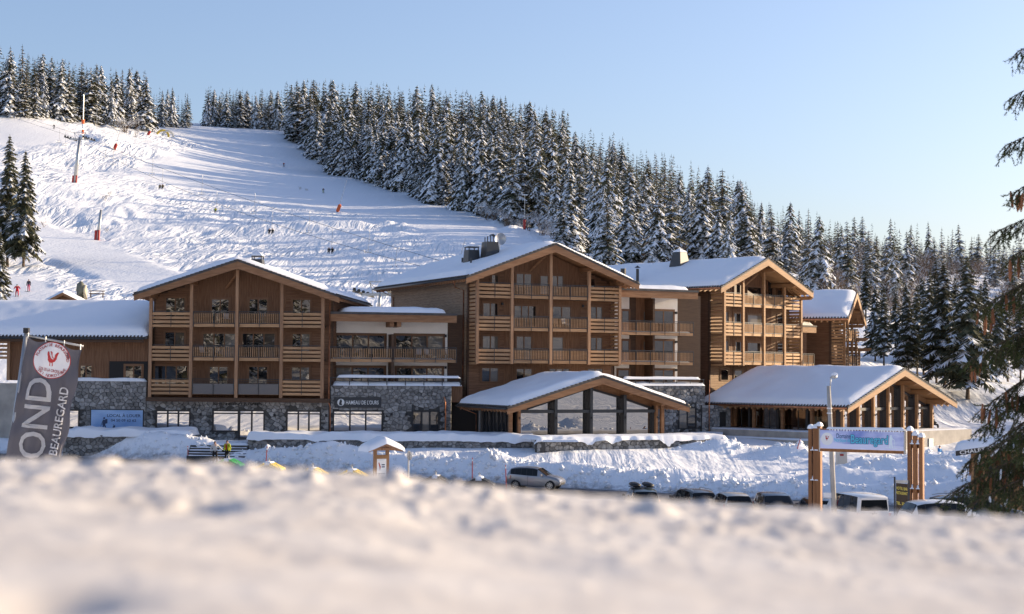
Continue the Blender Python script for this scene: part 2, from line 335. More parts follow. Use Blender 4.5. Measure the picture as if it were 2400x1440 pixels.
def snow_ground_mat():
    """packed and wind-blown snow; ski tracks, ripples and crumbs as relief, grit thrown up beside the road"""
    m = bpy.data.materials.new('snow_ground'); m.use_nodes = True; t = m.node_tree; N = t.nodes; L = t.links
    b = N['Principled BSDF']; b.inputs['Roughness'].default_value = 0.55; b.inputs['Specular IOR Level'].default_value = 0.25
    g = N.new('ShaderNodeNewGeometry')
    at_ = N.new('ShaderNodeAttribute'); at_.attribute_name = 'grit'
    mu = N.new('ShaderNodeTexNoise'); mu.inputs['Scale'].default_value = 1.6; mu.inputs['Detail'].default_value = 8; mu.inputs['Roughness'].default_value = 0.7
    L.new(g.outputs['Position'], mu.inputs['Vector'])
    mm = N.new('ShaderNodeMath'); mm.operation = 'ADD'; L.new(mu.outputs[0], mm.inputs[0]); L.new(at_.outputs['Fac'], mm.inputs[1])
    mr = N.new('ShaderNodeMapRange'); mr.inputs[1].default_value = 0.78; mr.inputs[2].default_value = 1.25; L.new(mm.outputs[0], mr.inputs[0])
    mx = N.new('ShaderNodeMix'); mx.data_type = 'RGBA'; mx.inputs[6].default_value = (0.84, 0.86, 0.89, 1); mx.inputs[7].default_value = (0.13, 0.12, 0.115, 1)
    L.new(mr.outputs[0], mx.inputs[0]); L.new(mx.outputs[2], b.inputs['Base Color'])
    def layer(scale, rot, ns, detail, strength, dist, prev=None, typ='noise', distort=0.0):
        mp = N.new('ShaderNodeMapping'); mp.inputs['Scale'].default_value = scale; mp.inputs['Rotation'].default_value = (0, 0, math.radians(rot))
        L.new(g.outputs['Position'], mp.inputs[0])
        nz = N.new('ShaderNodeTexNoise'); nz.inputs['Scale'].default_value = ns; nz.inputs['Detail'].default_value = detail
        nz.inputs['Distortion'].default_value = distort
        L.new(mp.outputs[0], nz.inputs['Vector'])
        bp = N.new('ShaderNodeBump'); bp.inputs['Strength'].default_value = strength; bp.inputs['Distance'].default_value = dist
        L.new(nz.outputs[0], bp.inputs['Height'])
        if prev: L.new(prev.outputs[0], bp.inputs['Normal'])
        return bp
    ga = N.new('ShaderNodeAttribute'); ga.attribute_name = 'groomed'
    mg = N.new('ShaderNodeMapRange'); mg.inputs[3].default_value = 0.72; mg.inputs[4].default_value = 0.06; L.new(ga.outputs['Fac'], mg.inputs[0])
    pn = N.new('ShaderNodeTexNoise'); pn.inputs['Scale'].default_value = 0.028; pn.inputs['Detail'].default_value = 3; L.new(g.outputs['Position'], pn.inputs['Vector'])   # tracked-out and untouched patches
    pr_ = N.new('ShaderNodeMapRange'); pr_.inputs[1].default_value = .42; pr_.inputs[2].default_value = .60; pr_.inputs[3].default_value = .35; pr_.inputs[4].default_value = 1.25; L.new(pn.outputs[0], pr_.inputs[0])
    mm2 = N.new('ShaderNodeMath'); mm2.operation = 'MULTIPLY'; L.new(mg.outputs[0], mm2.inputs[0]); L.new(pr_.outputs[0], mm2.inputs[1])
    p = layer((1, 0.22, 0.3), 32, 0.42, 5, 0.8, 1.3, distort=0.8); L.new(mm2.outputs[0], p.inputs['Strength'])
    p = layer((1, 0.13, 0.3), -24, 0.35, 4, 0.6, 1.0, p, distort=2.2); L.new(mm2.outputs[0], p.inputs['Strength'])
    p = layer((1, 0.05, 0.3), 58, 1.1, 3, 0.16, 0.35, p, distort=0.3)
    p = layer((1, 1, 1), 0, 1.9, 6, 0.42, 0.2, p)
    L.new(p.outputs[0], b.inputs['Normal'])
    return m
M['ground'] = snow_ground_mat()
# ---------------------------------------------------------------- terrain: one height function for valley floor, hill and banks
ROAD = [(-90, 134, -6.4), (-45, 122, -6.95), (-31, 117, -7.1), (-11.8, 110, -7.65), (1, 105, -8.12), (11.7, 100.5, -8.27), (18, 97, -8.3), (35, 87, -8.4), (70, 62, -8.5)]
RHW = 4.2
_pts = []
def G(X, Y, z): _pts.append((X, Y, z + CZ))                 # height relative to the eye
def GP(x, y, Y): p = at(x, y, Y); _pts.append((p.x, p.y, p.z))
for X, Y, z in ROAD: G(X, Y, z)
for q in [(-40, 90, -7.6), (-10, 85, -8.1), (10, 80, -8.3), (25, 75, -8.3), (40, 58, -8.4), (0, 62, -8.2), (-30, 65, -7.8), (0, 30, -4.8), (-18, 30, -4.6), (18, 30, -5.0),
          (0, 12, -1.9), (0, 3, -.6), (-8, 3, -.4), (8, 3, -1.0), (0, -10, .1), (0, -40, 7), (0, -100, 26), (-60, -60, 12), (60, -60, 12), (-110, -150, 38), (110, -150, 38),
          (-110, 0, 4), (110, 0, -3), (-60, 35, -5), (60, 40, -7.5), (-90, 80, -6), (100, 70, -7.8), (0, -250, 55), (250, -150, 40), (-250, -150, 45), (250, 60, 0), (-250, 60, 6)]: G(*q)
# valley floor round the hotel
for q in [(-60, 126, -6.2), (-42, 126, -6.2), (-30, 127, -6.1), (-18, 127, -6.1), (-8, 125, -6.0), (4, 124, -6.0), (16, 128, -6.0), (26, 134, -6.0), (36, 140, -5.6), (-40, 145, -5.5),
          (-20, 145, -5), (0, 150, -5), (20, 155, -5), (35, 160, -4.2)]: G(*q)
for q in [(700, 1062, 118.5), (1000, 1058, 117.6), (1240, 1068, 115.5), (1300, 1074, 114.5), (1500, 1054, 118), (1700, 1061, 121.5), (300, 1066, 119.5), (1000, 1092, 113), (1150, 1102, 112),
          (1400, 1092, 112.5), (1600, 1112, 109.5), (1750, 1064, 123), (1800, 1102, 112.5), (1900, 1132, 106), (2000, 1080, 114), (2000, 1150, 102), (2150, 1102, 108), (2200, 1066, 114),
          (2260, 1052, 118), (2300, 1150, 95), (2350, 1012, 140), (2290, 985, 158), (2400, 980, 150), (2250, 925, 165), (2100, 878, 185), (2150, 868, 205), (2350, 850, 230), (2180, 1064, 123), (2235, 1055, 127), (2120, 1070, 121), (2010, 1070, 121), (1900, 1062, 125), (2170, 1061, 136), (2235, 1051, 139), (2275, 1034, 143), (2090, 1062, 132)]: GP(*q)
# the hill behind
for q in [(-60, 735, 175), (0, 718, 190), (100, 705, 195), (0, 618, 260), (220, 640, 250), (90, 530, 330), (300, 610, 270), (450, 600, 290), (600, 560, 330), (175, 432, 385), (400, 470, 400), (600, 480, 410),
          (800, 600, 290), (850, 520, 370), (1000, 560, 310), (790, 495, 420), (760, 450, 480), (1050, 482, 445), (1250, 545, 355), (1400, 596, 300), (900, 432, 510), (780, 405, 570), (670, 318, 660),
          (0, 272, 520), (200, 288, 560), (330, 300, 600), (440, 288, 720), (560, 300, 700), (660, 304, 700), (800, 310, 700), (1000, 332, 660), (1200, 372, 610), (1350, 430, 560), (1500, 495, 520),
          (1700, 572, 500), (1900, 606, 520), (2050, 628, 560), (2200, 645, 600), (2400, 640, 560), (1560, 610, 270), (1700, 612, 300), (1850, 655, 270), (1960, 700, 260), (2050, 760, 230), (2250, 745, 290),
          (2400, 730, 300), (-120, 262, 520), (2520, 640, 500), (-300, 300, 500), (2700, 640, 480)]: GP(*q)
for q in [(-40, 900, 112), (150, 900, 58), (-300, 820, 120), (350, 850, 38), (-420, 500, 90), (600, 600, 45), (500, 300, 25), (600, 900, 42), (-500, 900, 110), (-350, 250, 40), (-160, 200, 16), (0, 1200, 110), (500, 1300, 36), (-500, 1300, 110),
          (-120, 1000, 112)]: G(*q)
_P = np.array(_pts); _S = 100.0
def _tps(r2): return np.where(r2 > 1e-12, 0.5 * r2 * np.log(np.maximum(r2, 1e-12)), 0.0)
def _fit():
    X = _P[:, :2] / _S; n = len(X); d2 = ((X[:, None] - X[None]) ** 2).sum(2)
    A = np.zeros((n + 3, n + 3)); A[:n, :n] = _tps(d2) + np.eye(n) * 0.0015; A[:n, n] = 1; A[:n, n + 1:] = X; A[n, :n] = 1; A[n + 1:, :n] = X.T
    return np.linalg.solve(A, np.concatenate([_P[:, 2], [0, 0, 0]]))
_W = _fit()
PILES = [(-17.5, 116.2, 1.35, 2.6, 1.5), (-14, 117, 0.8, 3.5, 1.2), (-29.0, 121.0, 2.0, 4.4, 2.0), (-34.5, 121.2, 2.2, 4.6, 2.0), (-25.2, 119.4, .9, 1.6, 1.3), (-1.2, 113.2, 0.75, 1.1, 1.3), (16.7, 121.5, 1.0, 2.8, 1.5), (21.5, 119, 0.9, 2.4, 1.6), (26, 110, .5, 3.2, 2.0), (31, 110, .4, 2.6, 1.6),
         (29.5, 103, 1.0, 2.6, 2.2), (33, 97, 1.5, 3.0, 2.2), (36, 101, 1.4, 2.8, 2.0), (22.5, 105, 0.8, 4, 1.6), (12, 108.5, 0.5, 6, 1.2), (4, 110.6, 0.45, 5, 1.0), (-8, 112.8, 0.5, 8, 1.1)]
def road_at(x, y):
    best = np.full(x.shape, 1e9); zr = np.zeros(x.shape)
    for (x0, y0, z0), (x1, y1, z1) in zip(ROAD[:-1], ROAD[1:]):
        dx, dy = x1 - x0, y1 - y0; t = np.clip(((x - x0) * dx + (y - y0) * dy) / (dx * dx + dy * dy), 0, 1)
        d = np.hypot(x - x0 - t * dx, y - y0 - t * dy); k = d < best
        best = np.where(k, d, best); zr = np.where(k, z0 + t * (z1 - z0), zr)
    return best, zr + CZ
GROOMED = [[(300, 285), (660, 296), (690, 330), (790, 408), (900, 440), (1050, 490), (1330, 590), (1180, 590), (1020, 552), (900, 510), (800, 492), (640, 476), (430, 436), (300, 410), (345, 372), (480, 345), (420, 318)],
           [(70, 500), (170, 545), (300, 590), (430, 640), (480, 690), (330, 690), (200, 640), (80, 590)], [(-80, 270), (150, 290), (200, 330), (60, 345), (-80, 330)], [(-60, 640), (90, 650), (150, 690), (120, 720), (-60, 720)]]
def groom(x, y, z):
    """1 where the piste basher has been, 0 on the tracked-out slope"""
    d = np.stack([x, y, z - CZ], 1); w_ = np.maximum(d @ np.array(FW), 1.0); px = 1200 + F * (d @ np.array(RT)) / w_; py = 720 - F * (d @ np.array(UP)) / w_; out = np.zeros_like(px)
    for poly in GROOMED:
        sd_ = np.full(px.shape, 1e9); ins = np.zeros(px.shape, bool); n = len(poly)
        for i in range(n):
            (x0, y0), (x1, y1) = poly[i], poly[(i + 1) % n]; t = np.clip(((px - x0) * (x1 - x0) + (py - y0) * (y1 - y0)) / ((x1 - x0) ** 2 + (y1 - y0) ** 2), 0, 1)
            sd_ = np.minimum(sd_, np.hypot(px - x0 - t * (x1 - x0), py - y0 - t * (y1 - y0))); ins ^= ((y0 > py) != (y1 > py)) & (px < (x1 - x0) * (py - y0) / (y1 - y0 + 1e-9) + x0)
        out = np.maximum(out, sstep(-7, 7, np.where(ins, sd_, -sd_)))
    return out * (y > 168)
def H(x, y, detail=True):
    x, y = np.asarray(x, float), np.asarray(y, float); sh = x.shape; x, y = x.ravel(), y.ravel()
    z = np.empty(len(x))
    for i in range(0, len(x), 20000):
        Q = np.stack([x[i:i + 20000], y[i:i + 20000]], 1) / _S
        d2 = ((Q[:, None] - (_P[:, :2] / _S)[None]) ** 2).sum(2)
        z[i:i + 20000] = _tps(d2) @ _W[:-3] + _W[-3] + Q @ _W[-2:]
    hill = sstep(168, 240, y)
    gm_ = groom(x, y, z) if detail else None
    if detail:
        rough = (0.5 + 1.3 * np.clip(fbm(x / 60, y / 60, 2, 5) + 0.35, 0, 1)) * (1 - .93 * gm_)
        s = 0.8 * x + 0.6 * y; c = -0.6 * x + 0.8 * y
        z = z + hill * rough * (1.5 * fbm(s / 34, c / 13, 3, 11) + 0.95 * fbm(x / 5.5 + fbm(x / 20, y / 20, 2, 3) * 2, y / 9.0, 3, 21))
        near = (1 - hill)
        pz = np.zeros_like(z); pm = np.zeros_like(z)
        for (px, py, h, rx, ry) in PILES:
            g = np.exp(-(((x - px) / rx) ** 2 + ((y - py) / ry) ** 2)); pz += h * g; pm = np.maximum(pm, g)
        lump = fbm(x / 0.9, y / 0.9, 4, 31); ridg = 1 - np.abs(fbm(x / 2.6, y / 1.6, 3, 41)) * 2
        open_ = sstep(90, 100, y) * (1 - sstep(126, 132, y) * (x < 44))
        z = z + near * (pz * (1 + 0.3 * lump) + open_ * (0.13 * fbm(x / 5, y / 3.2, 3, 51) + 0.035 * lump) + pm * 0.12 * ridg)
        rg = sstep(14, 24, x) * sstep(96, 101, y) * (1 - sstep(116, 122, y))
        z = z + near * rg * (0.16 * ridg + 0.16 * lump)
    d, zr = road_at(x, y)
    t = sstep(RHW - 0.3, RHW + 2.6, d)
    bank = 0.42 * np.exp(-((d - RHW - 1.5) / 1.0) ** 2) * (1 + 0.8 * fbm(x / 1.2, y / 1.2, 3, 61)) if detail else 0
    z = np.where(d < 30, (zr - 0.08) * (1 - t) + z * t + bank * (y > 60), z)
    return z.reshape(sh)
def Hs(x, y): return float(H(np.array([x]), np.array([y]))[0])
def grid_mesh(name, XX, YY, zoff=None, m='ground', grit=True):
    ZZ = H(XX, YY)
    if zoff is not None: ZZ = ZZ + zoff
    r, c = XX.shape; V = np.stack([XX, YY, ZZ], 2).reshape(-1, 3)
    i = np.arange(r * c).reshape(r, c); T = np.stack([i[:-1, :-1], i[:-1, 1:], i[1:, 1:], i[1:, :-1]], 2).reshape(-1, 4)
    me = np_mesh(name, V, T, M[m], smooth=True)
    d, _ = road_at(XX.ravel(), YY.ravel())
    gv = np.where(YY.ravel() < 170, 0.75 * np.exp(-np.maximum(d - RHW + 0.4, 0) / 1.25), 0)
    a = me.attributes.new('grit', 'FLOAT', 'POINT'); a.data.foreach_set('value', gv.astype('f'))
    a = me.attributes.new('groomed', 'FLOAT', 'POINT'); a.data.foreach_set('value', np.where((YY.ravel() < 169) & (YY.ravel() > 60), .58, groom(XX.ravel(), YY.ravel(), ZZ.ravel())).astype('f'))
    return link(name, me, None, 'structure')
NX0, NX1, NY0, NY1 = -62, 78, 86, 168
YY, XX = np.mgrid[NY0:NY1:206j, NX0:NX1:380j]
grid_mesh('snow_ground', XX, YY)
# hill in view, rows widening with distance
rows = NY1 - 1 + (np.linspace(0, 1, 290) ** 1.25) * 720
S_, R_ = np.meshgrid(np.linspace(-1, 1, 470), rows)
grid_mesh('hill', S_ * (0.375 * R_ + 30) + 4, R_, zoff=np.where(R_ < NY1 + 1, -0.12, 0))
# the wider land on every side, out of the picture but lit and mirrored in the panes
YY, XX = np.mgrid[-330:1500:190j, -760:900:170j]
inner = ((XX > NX0 + 9) & (XX < NX1 - 9) & (YY > NY0 + 9) & (YY < NY1 + 9)) | ((np.abs(XX - 4) < 0.375 * YY + 18) & (YY > NY1 - 12) & (YY < 870)) | ((np.abs(XX) < 14) & (YY < 26) & (YY > -8))
grid_mesh('valley_terrain', XX, YY, zoff=np.where(inner, -3.0, -0.25))
# road: packed grit and wet asphalt
rd = MB(); L_ = []
for (x0, y0, z0), (x1, y1, z1) in zip(ROAD[:-1], ROAD[1:]):
    n = max(2, int(math.hypot(x1 - x0, y1 - y0) / 3))
    for k in range(n): t = k / n; L_.append((x0 + t * (x1 - x0), y0 + t * (y1 - y0), z0 + t * (z1 - z0)))
for i, p in enumerate(L_):
    a, b = L_[max(i - 1, 0)], L_[min(i + 1, len(L_) - 1)]; dx, dy = b[0] - a[0], b[1] - a[1]; l = math.hypot(dx, dy); nx, ny = -dy / l, dx / l
    for s in (-1, 0, 1): rd.v.append((p[0] + nx * s * (RHW - .2), p[1] + ny * s * (RHW - .2), p[2] + CZ - .02 + (.04 if s == 0 else 0)))
for i in range(len(L_) - 1):
    for k in (0, 1): rd.f.append((i * 3 + k, (i + 1) * 3 + k, (i + 1) * 3 + k + 1, i * 3 + k + 1)); rd.m.append(0)
tag(rd.build('road', M['asphalt']), kind='structure')
# the snowbank the picture is taken over: crumbly ploughed snow within a metre and a half of the lens
CREST = [(-2400, 1015), (0, 1078), (400, 1084), (650, 1098), (900, 1115), (1200, 1146), (1500, 1170), (1900, 1192), (2400, 1212), (4800, 1300)]
LUMPS = [(930, 58, 30, 1.22), (735, 46, 22, 1.20), (1540, 44, 45, 1.18), (585, 26, 24, 1.25), (445, 20, 30, 1.22), (1160, 24, 26, 1.2), (1110, 22, 22, 1.22), (250, 22, 40, 1.25), (1285, 18, 25, 1.2), (120, 14, 30, 1.2), (640, 18, 22, 1.15), (1000, 16, 24, 1.2)]
def bank_z(x, y):
    YC = 1.25
    px = 1200 + F * x / YC
    cy = np.interp(px, [c[0] for c in CREST], [c[1] for c in CREST]) - 870 - (px - 1200) * 0.007
    hc = cy / F * YC
    h = np.where(y < YC, hc + 0.012 * (YC - y), hc + np.maximum(y - YC - 0.05, 0) * 0.55)
    z = CZ - h
    amp = sstep(0.2, 0.9, y); fine = 0.25 + 0.75 * sstep(0.8, 1.15, y)
    n1 = fbm(x / 0.022, y / 0.03, 3, 71); n2 = fbm(x / 0.11, y / 0.10, 3, 81); n3 = np.clip(fbm(x / 0.016 + 3, y / 0.02, 2, 91) - 0.25, 0, 1)
    n4 = np.clip(fbm(x / 0.009, y / 0.011, 2, 97) - 0.1, 0, 1)
    z = z + amp * (fine * (0.0014 * n1 + 0.0052 * n3 + 0.0034 * n4) + 0.0017 * n2) - 0.0035
    for (lx, hp, wp, ly) in LUMPS:
        X0 = (lx - 1200) / F * ly; w_ = wp / F * ly; r = np.hypot((x - X0) / w_, (y - ly) / (w_ * 1.2)); z = z + (.68 * hp / F * ly) * np.exp(-r ** 4)
    for (lx, ly, dz, wx) in [(115, 0.62, 0.010, 0.03), (330, 0.98, 0.012, 0.05), (470, 1.0, 0.010, 0.02), (1060, 1.0, 0.008, 0.03), (1200, 0.85, 0.006, 0.06), (700, 0.8, 0.006, 0.05)]:
        X0 = (lx - 1200) / F * ly; z = z - dz * np.exp(-((x - X0) / wx) ** 2 - ((y - ly) / 0.035) ** 2)
    return z
XX = np.concatenate([np.linspace(-7, -0.62, 60)[:-1], np.linspace(-0.62, 0.62, 420), np.linspace(0.62, 7, 60)[1:]])
YY = np.concatenate([np.linspace(-5, 0.22, 24)[:-1], np.linspace(0.22, 1.42, 330), np.linspace(1.42, 14, 60)[1:]])
XX, YY = np.meshgrid(XX, YY); ZZ = bank_z(XX, YY)
ZZ = np.where(YY < 0.22, ZZ - (0.22 - YY) * 0.06, ZZ)
i = np.arange(XX.size).reshape(XX.shape); T = np.stack([i[:-1, :-1], i[:-1, 1:], i[1:, 1:], i[1:, :-1]], 2).reshape(-1, 4)
M['bank'] = mat('ploughed_snow', (0.60, 0.56, 0.52), 0.65, spec=0.15, col2=(0.70, 0.665, 0.625), nscale=14, detail=3)
link('snow_bank', np_mesh('snow_bank', np.stack([XX, YY, ZZ], 2).reshape(-1, 3), T, M['bank'], smooth=True), None, 'structure')

# broken blocks thrown up by the plough
rgC = np.random.RandomState(9); VV, TT = [], []; ico = np.array([(0, 0, 1), (.9, 0, .1), (.3, .85, 0), (-.75, .5, .1), (-.7, -.55, 0), (.25, -.9, .1), (0, 0, -1)], float); icf = np.array([(0, k, k % 5 + 1) for k in range(1, 6)] + [(6, k % 5 + 1, k) for k in range(1, 6)])
def chunks(n, gen, smin, smax):
    for _ in range(n):
        x, y = gen(); s = smin + (smax - smin) * rgC.rand() ** 3; q = ico * (1 + rgC.uniform(-.3, .3, (7, 3))) * s * rgC.uniform(.6, 1.2, 3); a = rgC.uniform(0, 6.28); c, d = math.cos(a), math.sin(a)
        q = np.stack([q[:, 0] * c - q[:, 1] * d, q[:, 0] * d + q[:, 1] * c, q[:, 2]], 1); TT.append(icf + 7 * len(VV)); VV.append((q, x, y, s))
def beside():
    k = rgC.randint(2, len(ROAD) - 2); t = rgC.rand(); (x0, y0, _), (x1, y1, _) = ROAD[k], ROAD[k + 1]; l = math.hypot(x1 - x0, y1 - y0); o = RHW + .2 + abs(rgC.normal()) * 1.5; return x0 + t * (x1 - x0) - (y1 - y0) / l * o, y0 + t * (y1 - y0) + (x1 - x0) / l * o
chunks(1500, beside, .05, .30)
def heap():
    p = PILES[rgC.choice([5, 6, 7, 8, 9, 10, 11, 12, 0])]; return p[0] + rgC.normal() * p[3] * .8, p[1] + rgC.normal() * p[4] * .8
chunks(900, heap, .05, .32)
xs = np.array([v[1] for v in VV]); ys = np.array([v[2] for v in VV]); zs = H(xs, ys)
P = np.concatenate([v[0] + (v[1], v[2], z + v[3] * .2) for v, z in zip(VV, zs)])
ch = link('snow_chunks', np_mesh('snow_chunks', P, np.concatenate(TT), M['ground']), None); gv = np.repeat(0.55 * np.exp(-np.maximum(road_at(xs, ys)[0] - RHW, 0) / 1.0), 7)
at_ = ch.data.attributes.new('grit', 'FLOAT', 'POINT'); at_.data.foreach_set('value', gv.astype('f')); at_ = ch.data.attributes.new('groomed', 'FLOAT', 'POINT'); at_.data.foreach_set('value', np.full(len(P), .9, 'f'))
tag(ch, 'broken blocks of ploughed snow along the road bank', 'snow', kind='stuff')
# ---------------------------------------------------------------- building pieces
RNG = random.Random(7)
def window(parent, u0, u1, z0, z1, v, n=2, fm='frame', gm='glass', transom=None, fw=0.09, proud=0.07, name='window', trim=True):
    """frame standing proud of the wall plane v (towards -v), one pane per light; transom: height of a cross bar"""
    b = MB(); p0 = v - proud
    b.box(u0, u0 + fw, p0, v, z0, z1); b.box(u1 - fw, u1, p0, v, z0, z1)
    b.box(u0 + fw, u1 - fw, p0, v, z1 - fw, z1); b.box(u0 + fw, u1 - fw, p0, v, z0, z0 + fw)
    us = [u0 + fw + (u1 - u0 - 2 * fw) * k / n for k in range(n + 1)]
    for x in us[1:-1]: b.box(x - fw * .55, x + fw * .55, p0 + .006, v, z0 + fw, z1 - fw)
    zs = [z0 + fw, z1 - fw]
    if transom:
        b.box(u0 + fw, u1 - fw, p0 + .01, v, transom - fw * .45, transom + fw * .45); zs = [z0 + fw, transom, z1 - fw]
    if trim:
        t = 0.1
        b.box(u0 - t, u1 + t, v - .045, v + .02, z1, z1 + t); b.box(u0 - t, u0, v - .04, v + .02, z0, z1); b.box(u1, u1 + t, v - .04, v + .02, z0, z1)
    o = b.build(name, M[fm], parent)
    for k in range(n):
        for q in range(len(zs) - 1):
            t = RNG.uniform(-.0035, .0035); s = RNG.uniform(-.003, .003); w_, h_ = us[k + 1] - us[k], zs[q + 1] - zs[q]
            vv = v - .03; gx = gm
            if gm == 'glass' and q == 0: gx = RNG.choice(('glass', 'glass', 'glass', 'glass', 'glass_2', 'glass_3'))
            MB().add([(us[k], vv - t * w_, zs[q] - 0), (us[k + 1], vv + t * w_, zs[q]), (us[k + 1], vv + t * w_ + s * h_, zs[q + 1]), (us[k], vv - t * w_ + s * h_, zs[q + 1])], [(0, 1, 2, 3)]).build('pane', M[gx], o)
    return o
def hboards(b, u0, u1, z0, z1, v, ulo=None, uhi=None, pitch=0.235, th=0.035, m=0):
    """shiplap boards on the plane v; ulo/uhi(z) clip the rows under a roof slope"""
    z = z0
    while z < z1 - 0.02:
        t = min(z + pitch - 0.012, z1); a = max(u0, ulo(t)) if ulo else u0; c = min(u1, uhi(t)) if uhi else u1
        if c - a > 0.1: b.add([(a, v, z), (c, v, z), (c, v, t), (a, v, t), (a, v - th, z), (c, v - th, z), (c, v - th * .35, t), (a, v - th * .35, t)],
                              [(4, 5, 6, 7), (0, 4, 7, 3), (1, 2, 6, 5), (3, 7, 6, 2), (0, 1, 5, 4)], m)
        z += pitch
def sboards(b, v0, v1, z0, z1, u, side=-1, pitch=0.235, th=0.035, m=0):
    z = z0
    while z < z1 - 0.02:
        t = min(z + pitch - 0.012, z1); e = u + side * th; e2 = u + side * th * .35
        b.add([(u, v0, z), (u, v1, z), (u, v1, t), (u, v0, t), (e, v0, z), (e, v1, z), (e2, v1, t), (e2, v0, t)], [(4, 5, 6, 7), (0, 4, 7, 3), (1, 2, 6, 5), (3, 7, 6, 2), (0, 1, 5, 4)], m); z += pitch
def vboards(b, u0, u1, z0, zt, v, pitch=0.21, th=0.025, m=0):
    """upright boards, zt(u): their top"""
    n = max(1, int((u1 - u0) / pitch)); p = (u1 - u0) / n
    for k in range(n):
        a, c = u0 + k * p + .006, u0 + (k + 1) * p - .006; t = th * RNG.uniform(.6, 1.2); za, zc = zt(a), zt(c)
        b.add([(a, v, z0), (c, v, z0), (c, v, zc), (a, v, za), (a, v - t, z0), (c, v - t, z0), (c, v - t, zc), (a, v - t, za)], [(4, 5, 6, 7), (0, 4, 7, 3), (1, 2, 6, 5), (3, 7, 6, 2)], m)
def railing(parent, u0, u1, ztop, v, h=1.0, posts=None, panel=False, bal='slat', floorbeam=True, beam_m='slat'):
    """steel frame with timber balusters, or a lower solid panel"""
    r = MB(); posts = posts or max(2, int(round((u1 - u0) / 1.6)) + 1); zb = ztop - h
    r.box(u0, u1, v - .03, v + .03, ztop - .05, ztop)
    for k in range(posts):
        x = u0 + .03 + (u1 - u0 - .06) * k / (posts - 1); r.box(x - .025, x + .025, v - .06, v - .02, zb - .30, ztop - .05)
    if panel:
        for q in (.18, .34): r.box(u0, u1, v - .02, v + .02, ztop - q - .03, ztop - q)
        o = r.build('railing', M['steel'], parent)
        for k in range(posts - 1):
            a = u0 + .03 + (u1 - u0 - .06) * k / (posts - 1); c = u0 + .03 + (u1 - u0 - .06) * (k + 1) / (posts - 1)
            bx('panel', M['panel'], o, a + .03, c - .03, v - .018, v + .018, zb - .28, ztop - .42)
    else:
        r.box(u0, u1, v - .025, v + .025, zb - .02, zb + .03); r.box(u0, u1, v - .025, v + .025, ztop - .17, ztop - .13)
        o = r.build('railing', M['steel'], parent)
        b = MB(); n = int((u1 - u0) / .15)
        for k in range(n):
            x = u0 + (u1 - u0) * (k + .5) / n; w_ = .027 * RNG.uniform(.85, 1.15); b.box(x - w_, x + w_, v - .015, v + .018, zb + .03, ztop - .17)
        b.build('balusters', M[bal], o, 'stuff')
    if floorbeam: bx('floor_beam', M[beam_m], parent, u0 - .02, u1 + .02, v + .03, v + .13, zb - .30, zb - .04)
    return o
def snow_sheet(parent, name, fz, u0, u1, v0, v1, T, nu=30, nv=12, edge=0.45, seed=1, drop=0.02, amp=0.25, m='snow_fine', wob=0.0):
    """a rounded blanket of snow on the surface z = fz(u, v)"""
    U, V = np.meshgrid(np.linspace(u0, u1, nu), np.linspace(v0, v1, nv), indexing='ij')
    e = np.minimum(np.minimum(U - u0, u1 - U), np.minimum(V - v0, v1 - V)); k = np.clip(e / edge, 0, 1); prof = np.sqrt(np.clip(1 - (1 - k) ** 2, 0, 1))
    th = T(U, V) if callable(T) else T
    th = th * prof * (1 + amp * fbm(U / 1.7 + seed, V / 1.7, 3, seed))
    Z = fz(U, V) + th - drop * (k < .01)
    if wob: V = V - wob * np.exp(-(V - v0) / .5) * (fbm(U / 1.1 + seed, V * 0, 3, seed + 5)); Z = Z - wob * .45 * np.exp(-(V - v0) / .12) * np.clip(fbm(U / 1.9 - seed, V * 0, 4, seed + 9) + .25, 0, 1)
    i = np.arange(nu * nv).reshape(nu, nv); Tt = np.stack([i[:-1, :-1], i[1:, :-1], i[1:, 1:], i[:-1, 1:]], 2).reshape(-1, 4)
    return link(name, np_mesh(name, np.stack([U, V, Z], 2).reshape(-1, 3), Tt, M[m], smooth=True), parent)
